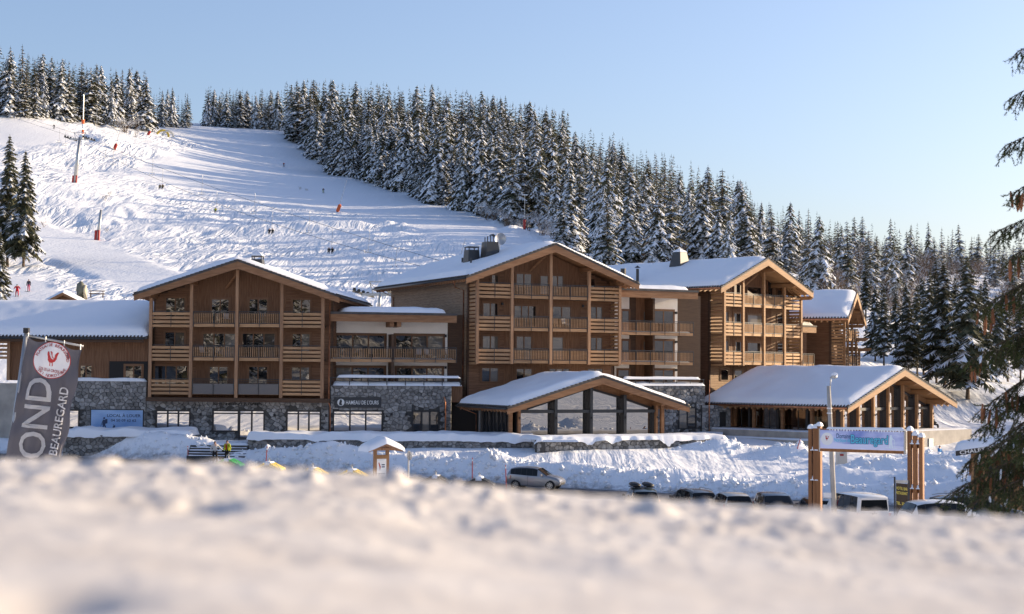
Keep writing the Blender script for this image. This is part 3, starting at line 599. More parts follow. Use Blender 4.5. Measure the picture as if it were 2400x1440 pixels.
def gable_roof(root, L, A, R, vb, v1, TL=0.55, TR=0.4, barge=0.62, bm='beam', tiles=(True, True), clip=0.0, seed=1, brk=True):
    """L, A, R: (u, z) of left eave, ridge, right eave measured on the barge plane v = vb"""
    (uL, zL), (uA, zA), (uR, zR) = L, A, R
    def top(u): return np.where(u < uA, zL + (u - uL) * (zA - zL) / (uA - uL), zA + (u - uA) * (zR - zA) / (uR - uA))
    rf = MB(); th = .16
    rf.prism([(uL, zL), (uA, zA), (uR, zR), (uR, zR - th), (uA, zA - th - .02), (uL, zL - th)], 'v', vb - .04, v1)
    roof = rf.build('roof', M['tile'], root)
    sf = MB(); g = th + .02
    sf.prism([(uL + .05, zL - g), (uA, zA - g - .02), (uR - .05, zR - g), (uR - .05, zR - g - .07), (uA, zA - g - .09), (uL + .05, zL - g - .07)], 'v', vb + .06, v1 - .05)
    sf.build('soffit', M[bm], root)
    for (p, q) in (((uL, zL), (uA, zA)), ((uA, zA), (uR, zR))):
        MB().prism([(p[0], p[1] - th), (q[0], q[1] - th), (q[0], q[1] - th - barge), (p[0], p[1] - th - barge * .72 if p[0] == uL else p[1] - th - barge)] if p[0] == uL else
                   [(p[0], p[1] - th), (q[0], q[1] - th), (q[0], q[1] - th - barge * .72), (p[0], p[1] - th - barge)], 'v', vb - .03, vb + .07).build('bargeboard', M[bm], root)
    tl = MB()
    for (u, z, s) in ((uL, zL, -1), (uR, zR, 1)):
        v = vb + .1
        while v < v1 - .2:
            tl.tube([(u + s * .05, v, z + .03), (u - s * .3, v, z + .03 + .3 * abs((zA - zL) / (uA - uL)))], .075, 6); v += .31
    for (p, q) in (((uL, zL), (uA, zA)), ((uR, zR), (uA, zA))):
        n = int(abs(q[0] - p[0]) / .36)
        for k in range(n):
            a, c = (k + .08) / n, (k + .95) / n; f = lambda t: (p[0] + (q[0] - p[0]) * t, p[1] + (q[1] - p[1]) * t)
            (ua, za), (uc, zc) = f(a), f(c); d = .05
            tl.add([(ua, vb - .09, za), (uc, vb - .09, zc - .02), (uc, vb - .09, zc + d - .03), (ua, vb - .09, za + d), (ua, vb + .25, za), (uc, vb + .25, zc - .02), (uc, vb + .25, zc + d - .03), (ua, vb + .25, za + d)],
                   [(0, 1, 2, 3), (3, 2, 6, 7), (0, 3, 7, 4), (1, 5, 6, 2)])
    tl.build('edge_tiles', M['tile'], roof, 'stuff', smooth=True)
    rt = MB()
    for (u, z, s) in ((uL, zL, 1), (uR, zR, -1)):
        k = abs((zA - zL) / (uA - uL)); v = vb + .25
        while v < v1 - .3:
            rt.add([(u + s * .02, v - .06, z - g - .07), (u + s * .02, v + .06, z - g - .07), (u + s * 1.5, v + .06, z - g - .07 + 1.48 * k), (u + s * 1.5, v - .06, z - g - .07 + 1.48 * k),
                    (u + s * .12, v - .06, z - g - .25), (u + s * .12, v + .06, z - g - .25), (u + s * 1.5, v + .06, z - g - .25 + 1.4 * k), (u + s * 1.5, v - .06, z - g - .25 + 1.4 * k)],
                   [(0, 1, 2, 3), (4, 7, 6, 5), (0, 4, 5, 1), (0, 3, 7, 4), (1, 5, 6, 2)]); v += .62
    rt.build('rafter_tails', M[bm], root, 'stuff')
    for (u, z, s) in ((uL, zL, -1), (uR, zR, 1)):
        MB().tube([(u + s * .09, vb + .05, z - .12), (u + s * .09, v1 - .05, z - .12)], .075, 8).build('gutter', M['copper'] if bm == 'lt_beam' else M['steel'], root, smooth=True)
    w_ = uR - uL
    def T(U, V):
        base = np.where(U < uA, TL, TR); rdg = np.exp(-((U - uA) / .5) ** 2); return .8 * base * (1 - .25 * rdg)
    def fz(U, V): return top(U) - .10 * np.exp(-((U - uA) / .35) ** 2) + .02
    snow_sheet(roof, 'snow', fz, uL + .06, uR - .06, vb + .02, v1 + .02, T, nu=60, nv=44, edge=.75, seed=seed, amp=.32)
    return roof, top
def chalet(fr, name, label, posts_x, ypx, rails, R, roof_px, vb, depth, zbot, zwall, wd, windows, screens=(False, False), panels=(), side_z=None, seed=1, TL=.55, TR=.35, wall_l=0.0, wall_r=0.0, group=None, mid_open=()):
    """timber apartment block: posts and slatted loggias in front of a recessed gable wall"""
    root = fr.empty(name, label, 'building', group)
    us = [fr.uz(x, ypx)[0] for x in posts_x]; hw = .125
    L, A, Rr = [fr.uz(x, y, vb) for x, y in roof_px]
    roof, top = gable_roof(root, L, A, Rr, vb, depth + .9, TL, TR, bm=wd['beam'], seed=seed)
    under = lambda u: float(top(np.array([u]))[0]) - .34
    kl = (A[1] - L[1]) / (A[0] - L[0]); kr = (A[1] - Rr[1]) / (Rr[0] - A[0])
    ulo = lambda z: L[0] + (z + .34 - L[1]) / kl; uhi = lambda z: Rr[0] - (z + .34 - Rr[1]) / kr
    uw0, uw1 = us[0] - hw - wall_l, us[-1] + hw + wall_r
    # wall body
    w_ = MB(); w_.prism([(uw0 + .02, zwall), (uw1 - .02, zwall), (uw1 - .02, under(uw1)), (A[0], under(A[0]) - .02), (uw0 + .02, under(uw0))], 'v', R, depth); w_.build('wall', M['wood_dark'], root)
    sd = MB()
    for (a, c) in ((uw0, us[1]), (us[-2], uw1)): hboards(sd, a, c, zwall + .02, max(under(a), under(c)), R, ulo, uhi)
    sd.build('front_siding', M[wd['h']], root, 'stuff')
    sv = MB()
    vboards(sv, us[1], us[-2], zwall + .02, lambda u: under(u) - .01, R); sv.build('upright_siding', M[wd['v']], root, 'stuff')
    for (u, s) in ((uw0, -1), (uw1, 1)):
        sb = MB(); sboards(sb, R + .02, depth, zwall + .02, under(u) - .02, u - s * .02, s); sb.build('side_siding', M[wd['side']], root, 'stuff')
        bx('corner_board', M['wood_dark'], root, u - .1 if s > 0 else u - .045, u + .045 if s > 0 else u + .1, R - .05, R + .22, zwall, under(u) - .02)
    # posts, purlins, floors
    for i, u in enumerate(us):
        bx('post', M[wd['post']], root, u - hw, u + hw, -hw, hw, zbot, under(u) - (.34 if i not in (2,) else .3))
        MB().prism([(vb + .12, under(u) + .0), (R + .2, under(u) + .0), (R + .2, under(u) - .36), (vb + .42, under(u) - .36), (vb + .16, under(u) - .16)], 'u', u - .13, u + .13).build('purlin', M[wd['beam']], root)
    for i, sgn in ((2, -1),):
        u = us[i]; MB().beam((u - .15, .6, under(u) - .55), (u - 1.35, R - .1, under(u) - 1.9), .14, .14).build('brace', M[wd['beam']], root)
    for zr in rails:
        bx('balcony_floor', M['wood_dark'], root, us[0], us[-1], .14, R + .02, zr - 1.28, zr - 1.05)
    for li, zr in enumerate(rails):
        for (a, c, side) in ((us[0], us[1], 0), (us[-2], us[-1], 1)):
            for k in range(4):
                z = zr - .12 - k * .335; bx('slat', M[wd['slat']], root, a + hw, c - hw, -.05, .05, z - .21, z)
            MB().box(a + hw, c - hw, -.03, .03, zr - .05, zr).box((a + c) / 2 - .02, (a + c) / 2 + .02, -.09, -.052, zr - 1.3, zr - .05).build('handrail', M['steel'], root)
            if screens[side] or True:
                pass
        for (a, c) in ((us[1], us[2]), (us[2], us[3])):
            railing(root, a + hw + .03, c - hw - .03, zr, -.02, h=1.0, posts=3, panel=li in panels, bal=wd['slat'], beam_m=wd['slat'])
    for side in (0, 1):
        if screens[side]:
            u = us[0] if side == 0 else us[-1]; z = rails[0] + (1.0 if under(u) > rails[0] + 1.2 else .2)
            while z > zbot + .1:
                bx('slat', M[wd['slat']], root, u - .05, u + .05, hw, R - .04, z - .21, z); z -= .335
    if zbot > zwall + .5: pass
    for wn in windows:
        x0, x1, y0, y1 = wn[:4]; n = wn[4] if len(wn) > 4 else 2
        (a, zt), (c, zb) = fr.uz(x0, y0, R), fr.uz(x1, y1, R)
        window(root, a, c, zb, zt, R - .03, n)
    return root, us, under, top, (L, A, Rr), (uw0, uw1)
def voronoi_wall(fr_root, u0, u1, z0, z1, v, holes=(), size=0.42, seed=1, name='stone_wall', depth=0.5, mat_='stone', ztop=None, kind=None):
    """rubble wall: mortar core and separate stones, each with its own edges; v is the face plane"""
    rg = np.random.RandomState(seed); core = MB()
    us = sorted(set([u0, u1] + [h[0] for h in holes] + [h[1] for h in holes])); zs = sorted(set([z0, z1] + [h[2] for h in holes] + [h[3] for h in holes]))
    for a, c in zip(us[:-1], us[1:]):
        for p, q in zip(zs[:-1], zs[1:]):
            mu, mz = (a + c) / 2, (p + q) / 2
            if not any(h[0] < mu < h[1] and h[2] < mz < h[3] for h in holes): core.box(a, c, v + .03, v + depth, p, q)
    wall = core.build(name, M['mortar'], fr_root)
    seeds = []
    nu = int((u1 - u0) / size) + 1; nz = int((z1 - z0) / (size * .72)) + 1
    for i in range(nu):
        for j in range(nz):
            u = u0 + (i + .5 + rg.uniform(-.42, .42) + (.5 if j % 2 else 0)) * (u1 - u0) / nu; z = z0 + (j + .5 + rg.uniform(-.38, .38)) * (z1 - z0) / nz
            if u0 < u < u1 and not any(h[0] < u < h[1] and h[2] < z < h[3] for h in holes) and rg.rand() > .12: seeds.append((u, z))
    allp = list(seeds)
    for (a, c, p, q) in holes:
        for (u, z) in seeds:
            if p - .3 < z < q + .3:
                if abs(u - a) < .9 and u < a: allp.append((2 * a - u, z))
                if abs(u - c) < .9 and u > c: allp.append((2 * c - u, z))
            if a - .3 < u < c + .3:
                if abs(z - p) < .9 and z < p: allp.append((u, 2 * p - z))
                if abs(z - q) < .9 and z > q: allp.append((u, 2 * q - z))
    Pn = np.array(allp); cells = []
    for k, (u, z) in enumerate(seeds):
        poly = [(u0, z0), (u1, z0), (u1, z1), (u0, z1)]
        d = ((Pn - (u, z)) ** 2 * (1, 1.6)).sum(1); d[k] = 9e9
        for j in np.argsort(d)[:16]:
            q = Pn[j]; n = (q - (u, z)) * (1, 1.6); mid = ((q[0] + u) / 2, (q[1] + z) / 2); out = []
            for i in range(len(poly)):
                a, b = poly[i], poly[(i + 1) % len(poly)]
                da = (a[0] - mid[0]) * n[0] + (a[1] - mid[1]) * n[1]; db = (b[0] - mid[0]) * n[0] + (b[1] - mid[1]) * n[1]
                if da <= 0: out.append(a)
                if da * db < 0: t = da / (da - db); out.append((a[0] + (b[0] - a[0]) * t, a[1] + (b[1] - a[1]) * t))
            poly = out
            if len(poly) < 3: break
        if len(poly) < 3: continue
        c = np.mean(poly, 0); ar = 0.5 * abs(sum(poly[i][0] * poly[(i + 1) % len(poly)][1] - poly[(i + 1) % len(poly)][0] * poly[i][1] for i in range(len(poly))))
        if ar < .012: continue
        cells.append((ar, c, poly))
    cells.sort(key=lambda t: -t[0]); rest = MB()
    for k, (ar, c, poly) in enumerate(cells):
        pr = rg.uniform(.0, .05); tu, tz = rg.uniform(-.06, .06, 2); n = len(poly); sh = max(.5, 1 - .022 / math.sqrt(ar)); s2 = sh * .86
        base = [(c[0] + (p[0] - c[0]) * sh, v + .05, c[1] + (p[1] - c[1]) * sh) for p in poly]
        face = [(c[0] + (p[0] - c[0]) * s2, v - .035 - pr + tu * (p[0] - c[0]) + tz * (p[1] - c[1]), c[1] + (p[1] - c[1]) * s2) for p in poly]
        rim = [(c[0] + (p[0] - c[0]) * sh, v - .005 - pr * .5, c[1] + (p[1] - c[1]) * sh) for p in poly]
        vs = base + rim + face; fs = [tuple(range(2 * n, 3 * n))] + [(i, (i + 1) % n, n + (i + 1) % n, n + i) for i in range(n)] + [(n + i, n + (i + 1) % n, 2 * n + (i + 1) % n, 2 * n + i) for i in range(n)]
        if k < 300: MB().add(vs, fs).build('stone', M[mat_], wall)
        else: rest.add(vs, fs)
    if rest.v: rest.build('small_stones', M[mat_], wall, 'stuff')
    return wall
def downpipe(root, pts, r=.05):
    MB().tube(pts, r, 8).build('downpipe', M['copper'], root, smooth=True)
def lamp(root, u, z, v): MB().box(u - .09, u + .09, v - .14, v, z - .1, z + .12).build('wall_lamp', M['black'], root)
WOOD_A = dict(h='wood_h', v='wood_v', side='wood_h', post='post', slat='slat', beam='beam')
WOOD_B = dict(h='wood_h', v='wood_v', side='wood_grey', post='post', slat='slat', beam='beam')
WOOD_C = dict(h='lt_h', v='wood_v', side='wood_h', post='lt_beam', slat='lt_slat', beam='lt_beam')
# ---------------------------------------------------------------- the hotel
def yaw(xa, Da, xb, Db): a, b = at(xa, 870, Da), at(xb, 870, Db); return math.atan2(b.y - a.y, b.x - a.x)
FA = Frame(353, 127.9, yaw(353, 127.9, 756, 127.0))
FB = Frame(1118, 130.7, yaw(1118, 130.7, 1452, 136.6))
FC = Frame(1697, 146.0, yaw(1697, 146.0, 1877, 154.5))
FD = Frame(1977, 163.0, math.radians(70))
# --- left block
zA = FA.uz(353, 729.2)[1]; railsA = [zA, zA - 2.8, zA - 5.6]; zbA = FA.uz(353, 931)[1]
winA = [(388, 435, 697, 748), (495, 538, 700, 764), (583, 628, 700, 764), (685, 729, 701, 744), (386, 434, 777, 826), (475, 553, 780, 846, 3), (567, 646, 780, 846, 3), (684, 728, 781, 826),
        (362, 441, 856, 906, 3), (490, 535, 858, 925), (582, 628, 858, 925), (682, 727, 859, 893)]
rA, usA, underA, topA, roofA, wA = chalet(FA, 'chalet_block', 'brown timber apartment block on a stone shop floor beside the long low snowy roof', [353, 448, 555, 660, 756], 800, railsA, 1.55,
    [(314, 688), (557, 608), (795, 693)], -1.1, 15, zbA, zbA - .25, WOOD_A, winA, panels=(2,), seed=3, wall_l=.05, wall_r=.42, TL=.6, TR=.36)
bx('base_beam', M['wood_dark'], rA, usA[0] - .3, usA[-1] + .55, -.16, 1.5, zbA - .36, zbA - .02)
SV = 0.75                                                   # stone face behind the post plane
gz = CZ - 7.2
def shop(root, fr, x0, x1, y0, y1, v, n, tr=None, fm='frame_dk', gm='glass_shop', fw=.12, name='shop_window'):
    (a, zt), (c, zb) = fr.uz(x0, y0, v), fr.uz(x1, y1, v)
    tz = fr.uz(x0, tr, v)[1] if tr else None
    window(root, a, c, zb, zt, v + .05, n, fm, gm, tz, fw, .09, name, trim=False); return (a, c, zb, zt)
hA = [shop(rA, FA, 365, 446, 961, 1012, SV, 3, 969), shop(rA, FA, 498, 560, 961, 1013, SV, 1, 969), shop(rA, FA, 560, 620, 961, 1029, SV, 2, 969, name='shop_door'), shop(rA, FA, 671, 752, 962, 1013, SV, 3, 970)]
uA0, uA1 = FA.uz(343, 960, SV)[0], FA.uz(770, 960, SV)[0]
voronoi_wall(rA, uA0, uA1, gz, zbA - .3, SV, hA, .44, 11, 'stone_floor', depth=6)
for x in (349, 471, 644, 765): u, z = FA.uz(x, 972 + (x > 500) * 2, SV); lamp(rA, u, z, SV - .03)
u, z = FA.uz(558, 947.5, SV); text_part('shop_lettering', 'EPIL MONTAGNES', M['black'], rA, (u, SV - .08, z), (1, 0, 0), (0, 0, 1), height=.2, width=4.1, ext=.02)
downpipe(rA, [(usA[-1] + 1.15, -.6, underA(usA[-1] + 1.1) + .1), (usA[-1] + .95, -.3, underA(usA[-1]) - .25), (usA[-1] + .5, .35, underA(usA[-1]) - .4), (usA[-1] + .5, .4, zbA - .3), (usA[-1] + .62, .5, zbA - .75), (usA[-1] + .62, .55, gz + .8)])
downpipe(rA, [(usA[0] - 1.2, -.5, underA(usA[0] - 1.1) + .05), (usA[0] - .8, -.2, underA(usA[0]) - .35), (usA[0] - .2, .3, underA(usA[0]) - .6)])
# chimney on the ridge
def chimney(root, u, v, z0, wd, h, m='steel', cap='snow_fine', name='chimney', taper=.12, lid=True):
    b = MB(); a = wd / 2; t = a - taper
    b.add([(u - a, v - a, z0), (u + a, v - a, z0), (u + a, v + a, z0), (u - a, v + a, z0), (u - t, v - t, z0 + h), (u + t, v - t, z0 + h), (u + t, v + t, z0 + h), (u - t, v + t, z0 + h)],
          [(0, 1, 5, 4), (1, 2, 6, 5), (2, 3, 7, 6), (3, 0, 4, 7), (4, 5, 6, 7)])
    if lid:
        for sx in (-1, 1):
            for sy in (-1, 1): b.box(u + sx * (t - .06) - .04, u + sx * (t - .06) + .04, v + sy * (t - .06) - .04, v + sy * (t - .06) + .04, z0 + h, z0 + h + .22)
        b.box(u - t, u + t, v - t, v + t, z0 + h + .22, z0 + h + .30)
    o = b.build(name, M[m], root); q = z0 + h + (.30 if lid else 0); t += .04
    if cap: MB().add([(u - t, v - t, q), (u + t, v - t, q), (u + t, v + t, q), (u - t, v + t, q), (u - t * .8, v - t * .8, q + .14), (u + t * .8, v - t * .8, q + .14), (u + t * .8, v + t * .8, q + .14), (u - t * .8, v + t * .8, q + .14), (u, v, q + .42)],
             [(0, 1, 5, 4), (1, 2, 6, 5), (2, 3, 7, 6), (3, 0, 4, 7), (4, 5, 8), (5, 6, 8), (6, 7, 8), (7, 4, 8)]).build('snow', M[cap], o)
    return o
chimney(rA, roofA[1][0] + .5, 4.0, roofA[1][1] - .6, 1.15, .95)
# --- middle block
zB = FB.uz(1124, 661.2)[1]; railsB = [zB, zB - 2.8, zB - 5.6]; zbB = FB.uz(1118, 853)[1]
winB = [(1150, 1168, 643, 668, 1), (1208, 1246, 640, 692), (1264, 1285, 645, 692, 1), (1292, 1320, 645, 692), (1382, 1395, 652, 678, 1), (1130, 1167, 709, 745), (1203, 1256, 715, 768, 3), (1293, 1338, 717, 768), (1382, 1412, 718, 752),
        (1129, 1168, 786, 826), (1208, 1246, 787, 845), (1292, 1320, 789, 845, 1), (1382, 1412, 790, 830), (1127, 1168, 861, 897), (1208, 1247, 863, 912), (1285, 1335, 863, 912, 3), (1375, 1413, 863, 897)]
rB, usB, underB, topB, roofB, wB = chalet(FB, 'chalet_block', 'tall brown timber block with side slat screens behind the glazed pavilion', [1118, 1199, 1290, 1380, 1452], 770, railsB, 1.6,
    [(1093, 648), (1302, 570), (1498, 664)], -1.4, 20.3, zbB, CZ - 6.2, WOOD_B, winB, screens=(True, True), seed=5, wall_l=.02, wall_r=.02, TL=.6, TR=.4)
for x, y in ((1176, 713), (1365, 718)): u, z = FB.uz(x, y, 1.6); lamp(rB, u, z, 1.55)
downpipe(rB, [(roofB[0][0] - .1, 1.1, roofB[0][1] - .3), (roofB[0][0] + .5, 2.2, roofB[0][1] - .75), (wB[0] - .1, 2.4, roofB[0][1] - .95), (wB[0] - .1, 2.4, CZ - .8)])
downpipe(rB, [(roofB[0][0] - .1, 19.0, roofB[0][1] - .3), (wB[0] - .1, 19.4, roofB[0][1] - .9), (wB[0] - .1, 19.4, CZ - .8)])
u, v = roofB[1][0] - 3.4, 5.0
chimney(rB, u - 1.25, 6.0, float(topB(np.array([u - 1.25]))[0]) + .1, 1.25, 1.35)
chimney(rB, u + .1, 5.0, float(topB(np.array([u + .1]))[0]) + .1, 1.35, 1.55, cap=None, lid=False)
ck = MB()
for k, (a, h) in enumerate(((-.4, .5), (-.15, .6), (.15, .65), (.42, .65))): ck.tube([(u + a, 5.0, float(topB(np.array([u]))[0]) + 1.6), (u + a, 5.0, float(topB(np.array([u]))[0]) + 1.6 + h)], .05, 6)
ck.prism([(u + .05, float(topB(np.array([u]))[0]) + 2.2), (u + .3, float(topB(np.array([u]))[0]) + 2.42), (u + .55, float(topB(np.array([u]))[0]) + 2.2), (u + .3, float(topB(np.array([u]))[0]) + 2.34)], 'v', 4.7, 5.3)
ck.build('flue_cap', M['steel'], rB)
for a, v in ((-5.5, 4.2), (-4.9, 7.5)):
    z = float(topB(np.array([roofB[1][0] + a]))[0]); MB().tube([(roofB[1][0] + a, v, z), (roofB[1][0] + a, v, z + .95)], .09, 8).build('vent_pipe', M['steel'], rB)
dsh = MB(); zz = float(topB(np.array([u + 1.2]))[0])
n = 14
for k in range(n):
    t0, t1 = 2 * math.pi * k / n, 2 * math.pi * (k + 1) / n
    dsh.add([(u + 1.3, 5.6, zz + 1.6), (u + 1.3 + .55 * math.cos(t0), 5.35, zz + 1.6 + .55 * math.sin(t0)), (u + 1.3 + .55 * math.cos(t1), 5.35, zz + 1.6 + .55 * math.sin(t1))], [(0, 1, 2)])
dsh.tube([(u + 1.3, 5.6, zz), (u + 1.3, 5.6, zz + 1.6)], .05, 6); dsh.build('satellite_dish', M['steel_lt'], rB)
# --- right block
zC = FC.uz(1700, 684.9)[1]; railsC = [zC, zC - 2.8, zC - 5.6]; zbC = FC.uz(1697, 857)[1]
winC = [(1718, 1738, 666, 700, 1), (1749, 1783, 671, 704, 1), (1797, 1810, 655, 705, 1), (1820, 1831, 679, 700, 1), (1698, 1706, 730, 762, 1), (1718, 1738, 733, 770, 1), (1750, 1785, 737, 775, 1), (1820, 1836, 738, 772, 1),
        (1698, 1706, 798, 830, 1), (1721, 1738, 800, 838, 1), (1750, 1781, 802, 845, 1), (1820, 1836, 803, 838, 1), (1687, 1706, 866, 893, 1), (1719, 1739, 867, 905, 1), (1750, 1781, 868, 905, 1), (1820, 1838, 869, 895, 1)]
rC, usC, underC, topC, roofC, wC = chalet(FC, 'chalet_block', 'sunlit golden timber block whose slats throw striped shadows behind the long snowy hall roof', [1697, 1741, 1790, 1838, 1877], 760, railsC, 1.6,
    [(1690, 672), (1801, 604), (1906, 685)], -1.6, 21, zbC, CZ - 6.5, WOOD_C, winC, screens=(True, True), seed=7, wall_l=.02, wall_r=.02, TL=.5, TR=.3)
downpipe(rC, [(roofC[0][0] - .1, 2.6, roofC[0][1] - .3), (wC[0] - .1, 3.4, roofC[0][1] - 1.0), (wC[0] - .1, 3.4, CZ - 1.2), (wC[0] - .1, 1.9, CZ - 1.9), (wC[0] - .1, 1.9, CZ - 6)])
chimney(rC, roofC[1][0] - 1.6, 8.2, float(topC(np.array([roofC[1][0] - 1.6]))[0]) + .1, 1.5, 1.5, taper=.25, lid=False)
for (u, v, hgt, r) in ((roofC[0][0] + .9, 11.5, 1.9, .28), (roofC[0][0] + .9, 9.6, 1.8, .15)):
    z = float(topC(np.array([u]))[0]); b = MB().tube([(u, v, z), (u, v, z + hgt)], r, 10)
    if r < .2: b.tube([(u, v, z + hgt + .1), (u, v, z + hgt + .32)], [.32, .02], 10)
    b.build('flue', M['steel'], rC, smooth=False)
# --- far block, seen along its side
zD = FD.uz(1979, 768.5)[1]; railsD = [zD, zD - 2.8]
rD, usD, underD, topD, roofD, wD = chalet(FD, 'chalet_block', 'small golden timber block end-on at the edge of the tall spruces', [1979, 1986.8, 1996.8, 2006.3, 2013.5], 800, railsD, 1.4,
    [(1988, 746), (2009, 683), (2029.5, 755)], -1.5, 17, FD.uz(1977, 866)[1], CZ - 5.5, WOOD_C, [], screens=(True, True), seed=9, wall_l=.02, wall_r=.02, TL=.5, TR=.3)
downpipe(rD, [(roofD[0][0] - .1, 3.3, roofD[0][1] - .3), (wD[0] - .1, 4.2, roofD[0][1] - 1.0), (wD[0] - .1, 4.2, CZ - 3)])
# --- long low wing on the left
FW_ = Frame(345, 128.7, FA.th)
rW = FW_.empty('low_wing', 'long low wing with a broad snowy roof and a stone floor behind the grey flag', 'building')
uW1 = 0.0; uW0 = -17.0
e0, ze = FW_.uz(200, 790, -1.2); _, zs = FW_.uz(200, 893, 0); zr = FW_.uz(200, 716, 5.2)[1]
wing = MB(); wing.prism([(-1.2, ze), (5.2, zr), (11.5, ze), (11.5, ze - .16), (5.2, zr - .18), (-1.2, ze - .16)], 'u', uW0, uW1 + .3)
rfW = wing.build('roof', M['tile'], rW)
snow_sheet(rfW, 'snow', lambda U, V: np.where(V < 5.2, ze + (V + 1.2) * (zr - ze) / 6.4, zr - (V - 5.2) * (zr - ze) / 6.3) - .12 * np.exp(-((V - 5.2) / .5) ** 2), uW0, uW1 + .28, -1.15, 11.4, .62, nu=60, nv=44, edge=.8, seed=13, amp=.1)
et = MB(); x = uW0 + .1
while x < uW1: et.tube([(x, -1.27, ze + .03), (x, -.95, ze + .14)], .075, 6); x += .31
et.build('edge_tiles', M['tile'], rfW, 'stuff', smooth=True)
bx('eave_fascia', M['wood_dark'], rW, uW0, uW1, -1.14, -1.08, ze - .42, ze - .17)
MB().tube([(uW0, -1.28, ze - .14), (uW1, -1.28, ze - .14)], .075, 8).build('gutter', M['steel'], rW)
bx('wall', M['wood_dark'], rW, uW0 + 5.2, uW1 + .2, .12, 11, zs, ze + .1)
sv = MB(); vboards(sv, uW0 + 5.2, FW_.uz(254, 860)[0], zs, lambda u: ze + .02, .12)
za_ = FW_.uz(300, 847)[1]; vboards(sv, FW_.uz(254, 860)[0], uW1, za_, lambda u: ze + .02, .12); sv.build('upright_siding', M['wood_v'], rW, 'stuff')
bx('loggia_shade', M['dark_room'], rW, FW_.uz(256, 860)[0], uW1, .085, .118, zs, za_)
(a, zt), (c, zb) = FW_.uz(292, 856), FW_.uz(333, 893); window(rW, a, c, zs + .02, zt, .08, 2)
(a, zt), (c, zb) = FW_.uz(186, 855), FW_.uz(216, 888); window(rW, a, c, zb, zt, .10, 2)
sl_ = MB()
bx('post', M['post'], rW, uW0 + 5.0, uW0 + 5.25, -.1, .15, zs, ze)
for k in range(5): bx('slat', M['slat'], rW, uW0 + 1, uW0 + 5, -.05, .05, ze - .55 - k * .33, ze - .34 - k * .33)
uS0, uS1 = FW_.uz(150, 960, .0)[0], FA.uz(343, 960, SV)[0] + (FA.O - FW_.O).dot(FW_.ux)
hW = [shop(rW, FW_, 150, 186, 960, 1004, 0, 1)]
voronoi_wall(rW, uS0 - 2, uS1 - .02, gz, zs, 0, [h for h in hW], .44, 12, 'stone_floor', depth=5)
bx('concrete_base', M['concrete'], rW, uW0 - 3, uS0 - 2.02, -.1, 5, gz, zs - .3)
snow_sheet(rW, 'ledge_snow', lambda U, V: zs + 0 * U, uS0 - 4, uS1, -.12, .2, .26, nu=50, nv=8, edge=.14, seed=4)
# poster LOCAL A LOUER
M['poster'] = mat('poster_sky', (0.10, 0.24, 0.52), 0.5, col2=(0.42, 0.58, 0.80), scale=(0.25, 1, 0.55), nscale=1.3, contrast=(.3, .7))
M['poster_dk'] = mat('poster_ink', (0.03, 0.05, 0.11), 0.5)
(pa, pzt), (pc, pzb) = FW_.uz(215, 961), FW_.uz(335, 1010)
ps = bx('poster', M['poster'], rW, pa, pc, -.12, -.06, pzb, pzt); bx('poster_frame', M['frame_dk'], ps, pa - .08, pc + .08, -.10, -.03, pzb - .08, pzt + .08)
wP = pc - pa; hP = pzt - pzb
text_part('lettering', 'LOCAL À LOUER', M['poster_dk'], ps, (pa + wP * .635, -.125, pzt - hP * .25), (1, 0, 0), (0, 0, 1), height=.31, width=wP * .65, ext=.004)
text_part('phone_number', '04 50 09 62 62', M['poster_dk'], ps, (pa + wP * .63, -.125, pzt - hP * .50), (1, 0, 0), (0, 0, 1), height=.22, width=wP * .49, ext=.004)
hk = MB()                                                   # two hikers and a ridge, flat print
def hiker(x, z, s):
    for poly in ([(-.10, 0), (-.02, 0), (.02, .38), (-.10, .42)], [(.16, 0), (.25, .02), (.10, .44), (-.02, .40)], [(-.14, .38), (.12, .38), (.16, .78), (-.10, .80)], [(.10, .45), (.30, .5), (.30, .85), (.12, .86)],
                 [(-.06, .84), (.08, .84), (.09, 1.0), (-.05, 1.0)], [(-.34, .05), (-.31, .05), (-.10, .66), (-.14, .68)]):
        hk.add([(x + p[0] * s, -.123, z + p[1] * s) for p in poly], [tuple(range(len(poly)))])
hiker(pa + wP * .25, pzb + .1, 1.0); hiker(pa + wP * .44, pzb + .05, .45)
hk.add([(pa + wP * .74, -.123, pzb + .02), (pc - .02, -.123, pzb + .02), (pc - .02, -.123, pzb + .2), (pa + wP * .93, -.123, pzb + .27), (pa + wP * .83, -.123, pzb + .16)], [(0, 1, 2, 3, 4)])
hk.build('printed_hikers', M['poster_dk'], ps)
# --- link between left and middle block: shop below, two floors of flats above
FL = Frame(772, 128.0, math.radians(13))
rL = FL.empty('link_block', 'cream rendered link with a sign board over its stone floor between two timber blocks', 'building')
lv = 2.2                                                    # rendered wall behind the stone face
uR_ = FL.uz(1058, 960)[0]; zst = FL.uz(900, 904)[1]
hL = [shop(rL, FL, 780, 897, 962, 1013, 0, 3, 971), shop(rL, FL, 965, 1030, 962, 1018, 0, 3, fw=.14, gm='glass', name='entrance')]
voronoi_wall(rL, .12, uR_, gz, zst, 0, hL, .42, 14, 'stone_floor', depth=6)
bx('side_panel', M['wood_v'], rL, uR_ + .02, FL.uz(1085, 930)[0], .2, 5, zst - 1.4, zst)
snow_sheet(rL, 'terrace_snow', lambda U, V: zst + 0 * U, .3, FL.uz(1083, 905)[0], -.12, lv - .1, .3, nu=50, nv=12, edge=.3, seed=6)
zf = FL.uz(900, 736, lv - .2)[1]
u2 = FL.uz(1066, 760, lv)[0]
bx('wall', M['render'], rL, .05, FL.uz(1049, 760, lv)[0], lv, 7, zst - .2, zf); bx('dark_wall', M['wood_dark'], rL, FL.uz(1049, 760, lv)[0] + .01, FL.uz(1090, 760, lv)[0], lv - .02, 7, zst - .2, zf)
